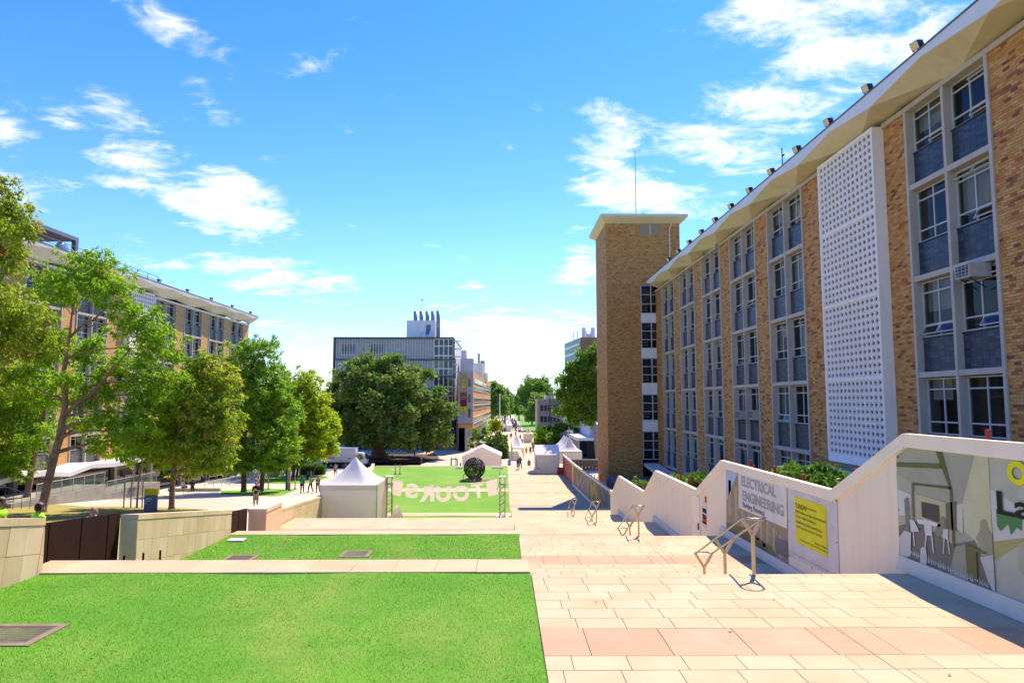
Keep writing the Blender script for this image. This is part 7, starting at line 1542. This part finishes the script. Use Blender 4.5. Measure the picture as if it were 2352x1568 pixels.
def orange_building():
    d = 160.0; A = Vector((at(1086.6, 856, d).x, d)); B = Vector((at(1126.6, 882, 252).x, 252.0)); zt, zb = 6.9, -6.2; zg = -11.6
    e = empty('orange_building', (A.x, d, zg), 'terracotta faced block with long ribbon windows behind the grey concrete wing', 'building'); n = Vector((B.y - A.y, -(B.x - A.x))).normalized()
    b = MB(); b.prism([(A.x, A.y + .4, zb), (B.x, B.y, zb), (B.x, B.y, zt), (A.x, A.y + .4, zt)], (-3.4, 0, 0)); b.build('wall', m_terr, e)
    b = MB(); b.prism([(A.x - 1.2, A.y + 1, zg), (B.x - 1.2, B.y, zg), (B.x - 1.2, B.y, zb), (A.x - 1.2, A.y + 1, zb)], (-2.2, 0, 0)); b.build('lower_wall', m_cgrey, e)
    P = lambda t, z, o=0: Vector((lerp(A.x, B.x, t) + n.x * o, lerp(A.y, B.y, t) + n.y * o, z))
    for zz in (4.9, 3.1, .3, -1.5, -4.2, -5.7):
        for (t0, t1) in ((.03, .42), (.46, .72), (.75, .98)):
            w = MB(); w.prism([P(t0, zz - .55, .01), P(t1, zz - .55, .01), P(t1, zz + .55, .01), P(t0, zz + .55, .01)], (n.x * .12, n.y * .12, 0)); wo = w.build('window', m_white, e); k = max(2, int((t1 - t0) * 24))
            for i in range(k): g = MB(); a, c = lerp(t0, t1, (i + .1) / k), lerp(t0, t1, (i + .9) / k); g.add([P(a, zz - .40, .14), P(c, zz - .40, .14), P(c, zz + .47, .14), P(a, zz + .47, .14)], [(0, 1, 2, 3)]); g.build('pane', m_gl_far, wo)
    # concrete front wing carrying the banner
    x0, x1 = at(1052, 900, d).x, A.x; w0 = at(*zg5(1480, 866), d).z; w1 = at(*zg5(1480, 1390), d).z
    b = MB(); b.box(x0, x1 - .02, d + .02, d + .38, w1, w0); b.box(x0, x1 - 12.1, d + .38, d + 12, w1, w0) if x1 - 12.1 > x0 else None; b.build('front_wing', m_cgrey, e); b = MB(); b.box(x0 + .3, x1 - .4, d + 2, d + 12, zg + 4.2, w1); b.build('soffit_block', m_cgrey, e)
    for xx_ in (1487, 1522): c = at(*zg5(xx_, 1500), d + 2); b = MB(); b.tube([(c.x, d + 2, zg), (c.x, d + 2, zg + 4.2)], .42, 12); b.build('column', m_concrete, e, smooth=True)
    b = MB(); b.box(x0, x0 + 1.6, d + 1, d + 12, zg, w1); b.build('leg_wall', m_cgrey, e)
    for (ya, yb) in ((940, 1020), (1095, 1175), (1240, 1325)): p, q = at(*zg5(1518, yb), d), at(*zg5(1542, ya), d); b = MB(); b.box(p.x, q.x, d - .02, d + .01, p.z, q.z); b.build('slit_window', m_gl_far, e)
    for k in range(4): z = lerp(w1, w0, k / 4); b = MB(); b.box(x0, x1 - .03, d - .015, d + .01, z - .05, z + .05); b.build('joint_strip', m_roofdark, e)
    # roof plant
    for (xa, xb, ya, yb, dd, mm) in ((1430, 1500, 655, 745, 205, m_zinc), (1440, 1570, 738, 870, 190, mat('pale_blue_panel', (.42, .48, .58), .4, (.38, .44, .54), .8)), (1565, 1665, 785, 870, 200, m_white), (1610, 1632, 688, 800, 215, m_cgrey), (1640, 1680, 760, 860, 220, m_cgrey), (1680, 1712, 880, 950, 215, m_white)):
        p, q = at(*zg5(xa, yb), dd), at(*zg5(xb, ya), dd); b = MB(); b.box(p.x, q.x, dd, dd + 6, min(p.z, zt - .5), q.z); b.build('plant_unit', mm, e)
    # hanging banner
    p, q = at(*zg5(1440, 1275), d - .2), at(*zg5(1505, 890), d - .2); bn = empty('hanging_banner', (p.x, d - .2, p.z), 'tall hanging banner in gold, red and yellow on the concrete wing', 'banner'); H = q.z - p.z
    for (a, c, col) in ((.52, 1.0, (196, 152, 72)), (.15, .519, (122, 44, 30)), (0, .149, (224, 214, 40))): b = MB(); b.box(p.x, q.x, d - .2, d - .17, p.z + H * a, p.z + H * c); b.build('cloth', flat(srgb(*col)), bn)
    def t(s, fx, fz, fw, fh, col, bold=0): text_fit(s, (p.x + (q.x - p.x) * fx, d - .215, p.z + H * fz), (1, 0, 0), (0, 0, 1), (q.x - p.x) * fw, H * fh, flat(srgb(*col)), bn, bold)
    t('Open', .12, .80, .76, .07, (235, 205, 140)); t('the', .4, .765, .25, .025, (235, 205, 140)); t('door', .12, .70, .76, .06, (235, 205, 140)); t('study', .08, .36, .84, .06, (240, 220, 200)); t('to global', .15, .43, .6, .03, (230, 200, 180)); t('adventures', .15, .33, .6, .025, (230, 200, 180)); t('UNSW', .2, .02, .6, .025, (60, 50, 20))
    b = MB()
    for (a, c, f, g) in ((.2, .28, .48, .68), (.72, .8, .48, .68), (.281, .719, .65, .68)): b.box(p.x + (q.x - p.x) * a, p.x + (q.x - p.x) * c, d - .214, d - .205, p.z + H * f, p.z + H * g)
    b.build('door_outline', flat(srgb(230, 200, 150)), bn); b = MB(); b.add([(p.x + (q.x - p.x) * a, d - .215, p.z + H * z) for a, z in ((.4, .12), (.4, .085), (.5, .06), (.6, .085), (.6, .12))], [(0, 1, 2, 3, 4)]); b.build('shield', flat(srgb(150, 50, 50)), bn)
orange_building()
# ground floor under the fig: glazed podium with a sign and a mural
def podium():
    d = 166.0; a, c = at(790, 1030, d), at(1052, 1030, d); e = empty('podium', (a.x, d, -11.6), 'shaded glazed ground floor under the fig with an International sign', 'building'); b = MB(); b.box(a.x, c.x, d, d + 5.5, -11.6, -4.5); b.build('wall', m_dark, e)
    for i in range(7): x = lerp(a.x, c.x - .4, i / 6); b = MB(); b.box(x, x + .3, d - .2, d, -11.6, -4.5); b.build('column', m_concrete_d, e)
    p = at(*zg5(1212, 1508), d - .3); q = at(*zg5(1345, 1480), d - .3); b = MB(); b.box(p.x - 1, q.x + 1, d - .3, d - .25, p.z - .5, q.z + .6); b.build('sign_board', flat((.10, .13, .10)), e); text_fit('International', (p.x, d - .32, p.z), (1, 0, 0), (0, 0, 1), q.x - p.x, q.z - p.z, flat((.5, .5, .48)), e)
    p, q = at(*zg5(1230, 1568), d - 2), at(*zg5(1356, 1552), d - 2); p, q = at(1006, 1042, d - 2), at(1050, 1018, d - 2); b = MB(); b.box(p.x, q.x, d - 2, d - 1.9, -11.6, q.z); b.build('mural_panel', mat('brown_mural', (.28, .12, .06), .7, (.42, .28, .16), .35, 4), e)
podium()
# hedge, bushes and a white van right of the orange block
dh = onz(1150, 1053, -11.6).y; hx0, hx1 = at(1112, 1040, dh).x, at(1166, 1040, dh).x; hedge('clipped_hedge', 'boxy clipped hedge right behind the gabled marquee', hx0, hx1, dh, dh + 7, -11.6, at(1150, 1029, dh).z, lf_shrub, 60, .32, .2, 90)
def z7c(x, y): return ((1400 + x * .28706) * .72481, (1200 + y * .28706) * .72481)
def pbush(lab, blobs, d, leaf, dens=22, L=.45, Wd=.2, seed=1, cat='shrub', name='shrub'):
    cl = []
    for (x, y, r) in blobs: c = at(*z7c(x, y), d); rr = r * .28706 * .72481 / F * d; cl.append((tuple(c), (rr, rr, rr * 1.1)))
    bush(name, lab, cl, leaf, dens, L, Wd, seed, cat, 'shrubs beside the mall')
pbush('tall loose shrubs at the foot of the orange block', [(320, 690, 45), (370, 600, 45), (400, 660, 50), (450, 620, 50), (480, 560, 40), (510, 640, 50), (340, 740, 40), (420, 730, 50), (380, 560, 30)], 146, lf_mid, seed=91)
pbush('bright green shrubs behind the boxy hedge', [(530, 700, 50), (580, 660, 45), (560, 740, 50), (690, 690, 50), (700, 640, 40), (640, 750, 60), (500, 740, 40), (720, 740, 30)], 142, lf_shrub, seed=92)
pbush('small dark round tree behind the boxy hedge', [(630, 640, 50), (610, 690, 45), (650, 700, 45), (630, 600, 30)], 140, lf_fig, 26, seed=93, cat='tree', name='small_tree')
pbush('ochre and green bush below the flagpole', [(575, 500, 45), (620, 480, 40), (600, 540, 50), (560, 560, 35), (640, 530, 30)], 215, lf_gumy, 14, .7, .35, 94)
p, q = at(*z7c(365, 780), 150), at(*z7c(515, 705), 150); e = empty('white_van', ((p.x + q.x) / 2, 150, -11.6), 'white box van behind the gabled marquee', 'van'); b = MB(); b.box(p.x, q.x, 150, 156, -11.0, q.z); b.build('body', m_canvas, e); b = MB(); b.box(p.x + .2, q.x - .2, 149.95, 150, -10.6, q.z - .3); b.build('rear_door', flat((.62, .6, .6)), e)
for s in (0.04, .8): b = MB(); x = lerp(p.x, q.x, s); b.box(x, x + .35, 149.9, 149.97, -10.6, -10.2); b.build('tail_light', flat((.5, .06, .04)), e)
for s in (.08, .8):
    b = MB(); x = lerp(p.x, q.x, s); b.tube([(x, 150.8, -11.2), (x + .3, 150.8, -11.2)], .4, 12); b.build('wheel', MATS['tyre'], e)
# ------------------------------------------------------------------ far avenue
b = MB(); fp = onz(1148, 975, -11.6); fp = at(1148, 966, 255); b.tube([(fp.x, 255, -11.6), (fp.x, 255, at(1148, 904, 255).z)], .22, 8); b.build('flagpole', m_white, label='tall white flagpole on the left verge of the mall', cat='flagpole')
AV = 'avenue trees'
for i, (x, yb, cl, d, lab) in enumerate([(1133, 968, [(1128, 905, 14, 16), (1140, 895, 14, 14), (1150, 910, 13, 14), (1135, 930, 16, 15), (1152, 938, 13, 13), (1128, 945, 10, 12), (1145, 920, 12, 12), (1133, 885, 9, 9)], 285, 'broad avenue tree just behind the flagpole'), (1160, 962, [(1160, 915, 10, 16), (1167, 930, 8, 12), (1156, 940, 9, 11), (1163, 900, 6, 8)], 340, 'second avenue tree on the left, beyond the flagpole'), (1172, 958, [(1172, 928, 6, 10), (1169, 940, 6, 8), (1175, 938, 5, 8)], 420, 'farthest avenue tree on the left'),
    (1222, 975, [(1222, 885, 17, 15), (1240, 895, 16, 16), (1208, 905, 15, 16), (1232, 915, 18, 18), (1250, 915, 12, 14), (1205, 925, 12, 14), (1215, 935, 15, 14)], 330, 'tallest avenue tree on the right'), (1233, 978, [(1225, 935, 14, 14), (1238, 925, 14, 16), (1215, 950, 12, 12), (1240, 950, 12, 14), (1228, 955, 12, 10), (1232, 912, 9, 9)], 270, 'near right avenue tree left of the white building'), (1192, 960, [(1194, 925, 8, 14), (1190, 940, 7, 9), (1200, 938, 8, 10), (1197, 910, 6, 8)], 420, 'farthest avenue tree on the right'), (1255, 985, [(1250, 880, 12, 10), (1262, 890, 10, 10), (1256, 900, 10, 10)], 350, 'avenue tree showing above the white building')]):
    zb = at(x, yb, d); tree('avenue_tree', lab, [(zb.x, d, -11.6), tuple(at(x, lerp(yb, 900, .35), d)), tuple(at(x + 2, 905, d))], [.5, .4, .15], [(tuple(at(a, y, d + (k % 3 - 1) * 2)), (rx * 1.35 / F * d, rx * 1.35 / F * d, ry * 1.35 / F * d)) for k, (a, y, rx, ry) in enumerate(cl)], lf_far, m_bark_p, 7.5, 1.0, .6, .2, 100 + i, AV, 1.0, .3)
def crowd():
    b = MB(); r = random.Random(8)
    for i in range(170):
        d = r.uniform(255, 420); x = r.uniform(-1.5, 6.5); h = r.uniform(1.6, 1.8); z = -11.58; b.m = r.choice([0, 0, 1, 2, 3, 4]); b.tube([(x, d, z + .75 * h / 1.7), (x, d, z + 1.42)], [.17, .2], 6); b.m = 1
        b.tube([(x - .08, d, z), (x - .08, d, z + .85)], .075, 5); b.tube([(x + .08, d + .1, z), (x + .08, d, z + .85)], .075, 5); b.m = 5; b.ball((x, d, z + h - .12), .12, 6, 5)
    b.build('crowd', [flat((.03, .03, .04)), flat((.02, .02, .03)), flat((.35, .1, .08)), flat((.5, .5, .5)), flat((.08, .12, .3)), flat((.3, .17, .1))], label='distant crowd filling the far end of the mall', kind='stuff', cat='crowd')
crowd()
for i, (x, y, w, h, c, lab) in enumerate([(1176, 912, 9, 10, (.42, .2, .12), 'terracotta roofed house at the end of the avenue'), (1182, 918, 7, 8, (.5, .4, .34), 'pale house at the end of the avenue')]):
    p = at(x, y, 640); e = empty('far_house', (p.x, 640, -11.6), lab, 'house'); b = MB(); ww, hh = w / F * 640, h / F * 640; b.box(p.x - ww, p.x + ww, 640, 655, -11.6, p.z); b.build('wall', flat((.55, .42, .34)), e); b = MB(); b.prism([(p.x - ww - .5, 639, p.z), (p.x + ww + .5, 639, p.z), (p.x, 639, p.z + hh)], (0, 17, 0)); b.build('roof', flat(c), e); b = MB(); b.box(p.x - 1, p.x + 1, 639.9, 640, p.z - 3, p.z - 1); b.build('window', m_gl_far, e)
b = MB(); b.box(-400, -30, 700, 760, -12, 10); b.box(40, 500, 700, 760, -12, 9)
r_ = random.Random(12); cl = [((r_.uniform(-260, 260), r_.uniform(640, 720), r_.uniform(-9, -2)), (r_.uniform(9, 16), 8, r_.uniform(6, 10))) for _ in range(70)]
link(leaf_mesh('far_woodland', cl, 1.1, 3.0, 2.0, .1, 120, 3.0), 'far_woodland', lf_far, label='distant belt of trees along the horizon', kind='stuff')
# ------------------------------------------------------------------ white and glass buildings on the right of the mall
def z72(x, y): return ((1560 + x * .12114) * .72481, (1230 + y * .12114) * .72481)
def white_building():
    d = 225.0; e = empty('white_building', at(1250, 1000, d), 'small three storey pale building with two window bands beside the avenue', 'building')
    x0, x1, x2 = at(*z72(1175, 600), d).x, at(*z72(1240, 600), d).x, at(*z72(1500, 600), d).x; zt, zb = at(*z72(1300, 300), d).z, at(*z72(1300, 1045), d).z
    b = MB(); b.box(x0, x1, d, d + 14, zb, zt); b.build('side_wall', flat((.62, .54, .42)), e); b = MB(); b.box(x1 + .01, x2, d + .3, d + 14, zb, zt); b.build('wall', mat('pale_grey_panel', (.48, .48, .50), .6, (.43, .43, .45), .5), e)
    b = MB(); b.box(x0 - .3, x2, d - .3, d + 14, zt, zt + .25); b.build('roof', m_white, e)
    for (ya, yb) in ((430, 600), (725, 890)):
        for (xa, xb) in ((1255, 1340), (1350, 1435), (1447, 1495)): p, q = at(*z72(xa, yb), d), at(*z72(xb, ya), d); b = MB(); b.box(p.x, q.x, d + .22, d + .28, p.z, q.z); w = b.build('window', m_wframe, e); b = MB(); b.box(p.x + .12, q.x - .12, d + .18, d + .21, p.z + .12, q.z - .12); b.build('pane', m_gl_far, w)
    b = MB(); b.box(x0 - .4, x2, d - .6, d + 8, zb - .5, zb - .01); b.build('canopy', m_white, e); b = MB(); b.box(x0 + 2, x2, d + 5, d + 14, -11.6, zb - .5); b.build('ground_floor', m_gl_dark, e)
    for i in range(4): x = lerp(x0 + .3, x2 - .3, i / 3); b = MB(); b.box(x - .15, x + .15, d, d + .3, -11.6, zb - .5); b.build('column', m_concrete, e)
    p, q = at(*z72(1385, 300), d + 6), at(*z72(1500, 190), d + 6); b = MB(); b.box(p.x, q.x, d + 6, d + 12, zt, q.z); b.build('plant_room', m_zinc, e)
    # curtain wall running towards the camera
    X = x2 + .1; g = empty('glass_building', (X, 190, -11.6), 'long green glass curtain wall reflecting the trees', 'building'); zt2 = at(1268, 868, d).z; b = MB(); b.box(X + .15, X + 12, 150, d + 6, -11.6, zt2); b.build('core', m_dark, g)
    gm = glass('green_glass', (.035, .075, .05), .02, 1.0); zs = [-10.2, -7.4, -4.6, -1.8, 1.0, 3.8, zt2]; ys = [150 + i * 8.1 for i in range(11)]
    for j in range(6):
        for i in range(10): b = MB(); b.quad((X + .1 * (j < 2), ys[i] + .05, zs[j] + .08), (X + .1 * (j < 2), ys[i + 1] - .05, zs[j] + .08), (X, ys[i + 1] - .05, zs[j + 1] - .08), (X, ys[i] + .05, zs[j + 1] - .08)); b.build('pane', gm, g)
    for z in zs: b = MB(); b.box(X - .1, X + .14, 150, d + 6, z - .08, z + .08); b.build('transom', m_wframe, g)
    for y in ys: b = MB(); b.box(X + .02, X + .13, y - .05, y + .05, -11.6, zt2); b.build('mullion', m_wframe, g)
white_building()
def low_building():
    e = empty('low_building', (13.5, 130, -9.8), 'low building with white terrace slab and dark undercroft beside the tower', 'building'); X0, d0, d1 = 13.2, 125, 143
    b = MB(); b.box(X0, 22, d0, d1, -7.15, -6.6); b.build('terrace_slab', m_white, e); b = MB(); b.box(X0 + 2.5, 22, d0 + 1.5, d1, -6.58, -4.3); b.build('upper_wall', mat('pale_blue_wall', (.42, .46, .55), .6, (.38, .42, .5), .5), e)
    for i in range(5): y = d0 + .4 + i * 4.1; b = MB(); b.box(X0 + .2, X0 + .55, y, y + .35, -11.6, -7.16); b.build('column', flat((.5, .43, .36)), e)
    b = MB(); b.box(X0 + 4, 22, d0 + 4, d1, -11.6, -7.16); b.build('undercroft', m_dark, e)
    for i in range(8): y = d0 + i * 2.25; b = MB(); b.quad((X0 + .1, y + .05, -6.55), (X0 + .1, y + 2.2, -6.55), (X0 + .1, y + 2.2, -5.6), (X0 + .1, y + .05, -5.6)); b.build('balustrade_pane', g_ramp, e)
    f = empty('timber_fence', (12, 97, -9.75), 'brown timber fence behind the orange hoarding', 'fence')
    for i in range(14): b = MB(); x = 9.6 + i * .5; b.box(x, x + .47, 98, 98.06, -9.75, -8.3); b.build('board', mat('fence_timber', (.20, .13, .07), .8, (.26, .17, .09), 1.5), f)
    b = MB(); b.box(9.6, 16.6, 97.9, 98.2, -8.3, -8.2); b.build('cap_rail', m_hoardw, f)
low_building()
dp = 104.0; RNG.seed(3)
tree('plane_tree', 'leafy plane tree standing left of the brick tower', [tuple(at(1374, 1060, dp)), tuple(at(1368, 1000, dp)), tuple(at(1358, 955, dp)), tuple(at(1345, 900, dp))], [.35, .32, .28, .12],
     pxc([(1345, 822, 22, 18, 0), (1372, 815, 22, 20, 0), (1318, 848, 22, 20, 0), (1350, 855, 30, 24, -1), (1300, 875, 22, 18, 0), (1332, 885, 30, 22, 1), (1368, 890, 26, 26, 0), (1288, 905, 16, 12, 0), (1312, 915, 28, 18, -1), (1345, 920, 28, 18, 0), (1372, 935, 22, 22, 1), (1300, 942, 24, 14, 0), (1330, 950, 28, 14, 0), (1358, 965, 20, 12, -1), (1312, 968, 14, 8, 0), (1392, 870, 30, 40, 2)], dp), lf_plane, m_bark_p, 26, .42, .3, .2, 130, None, .5, .4)
def far_brick():
    d = 330.0; e = empty('far_brick_building', at(1340, 830, d), 'distant brick and white banded block rising left of the tower', 'building')
    def zb2(x, y): return ((1800 + x * .3507) * .72481, (1000 + y * .3507) * .72481)
    a, m_, c = at(*zb2(10, 430), d), at(*zb2(115, 200), d - 12), at(1400, 780, d - 12); zt = at(*zb2(115, 195), d - 12).z
    b = MB(); b.box(m_.x, c.x, d - 12, d + 20, -11.6, zt); b.build('brick_wall', flat((.36, .16, .085)), e); b = MB(); b.add([(a.x, d + 25, -11.6), (m_.x - .05, d - 12, -11.6), (m_.x - .05, d - 12, zt), (a.x, d + 25, zt)], [(0, 1, 2, 3)]); b.build('side_wall', flat((.50, .47, .43)), e)
    for k in range(5):
        z = zt - 2.5 - k * 3.6; b = MB(); b.add([(lerp(a.x, m_.x, .05) - .1, d + 23, z - 1.2), (m_.x - .6, d - 12.2, z - 1.2), (m_.x - .6, d - 12.2, z), (lerp(a.x, m_.x, .05) - .1, d + 23, z)], [(0, 1, 2, 3)]); b.build('window_band', m_gl_far, e)
    for i, x in enumerate((1341, 1352, 1362)):
        p = at(x, 752, d); b = MB(); b.box(p.x - .9, p.x + .9, d, d + 2, zt, p.z - (3 if i == 1 else 0)); b.build('roof_plant', m_white, e)
    for x in (1318, 1326, 1347, 1357): p = at(x, 765, d); b = MB(); b.tube([(p.x, d, zt - 1), (p.x, d, p.z + 1)], .25, 5); b.build('antenna', m_zinc, e)
far_brick()
for i, (x0, x1, y, d, lab, lf) in enumerate([(1240, 1262, 995, 165, 'green shrub bed before the white building', lf_shrub), (1262, 1290, 1012, 150, 'shrubs between the glass wall and the mall', lf_shrub), (1236, 1250, 1005, 175, 'light green shrub beside the far white walled tent', lf_mid), (1276, 1300, 990, 160, 'tall shrubs at the foot of the glass wall', lf_shrub)]):
    r = random.Random(140 + i); cl = []
    for k in range(9): p = at(r.uniform(x0, x1), y - r.uniform(-6, 14), d + r.uniform(-3, 3)); cl.append((tuple(p), (1.0, 1.0, .9))); cl.append(((p.x, p.y, -11.0), (1.0, 1.0, .8)))
    bush('shrub', lab, cl, lf, 16, .5, .28, 140 + i, group='shrubs beside the mall')
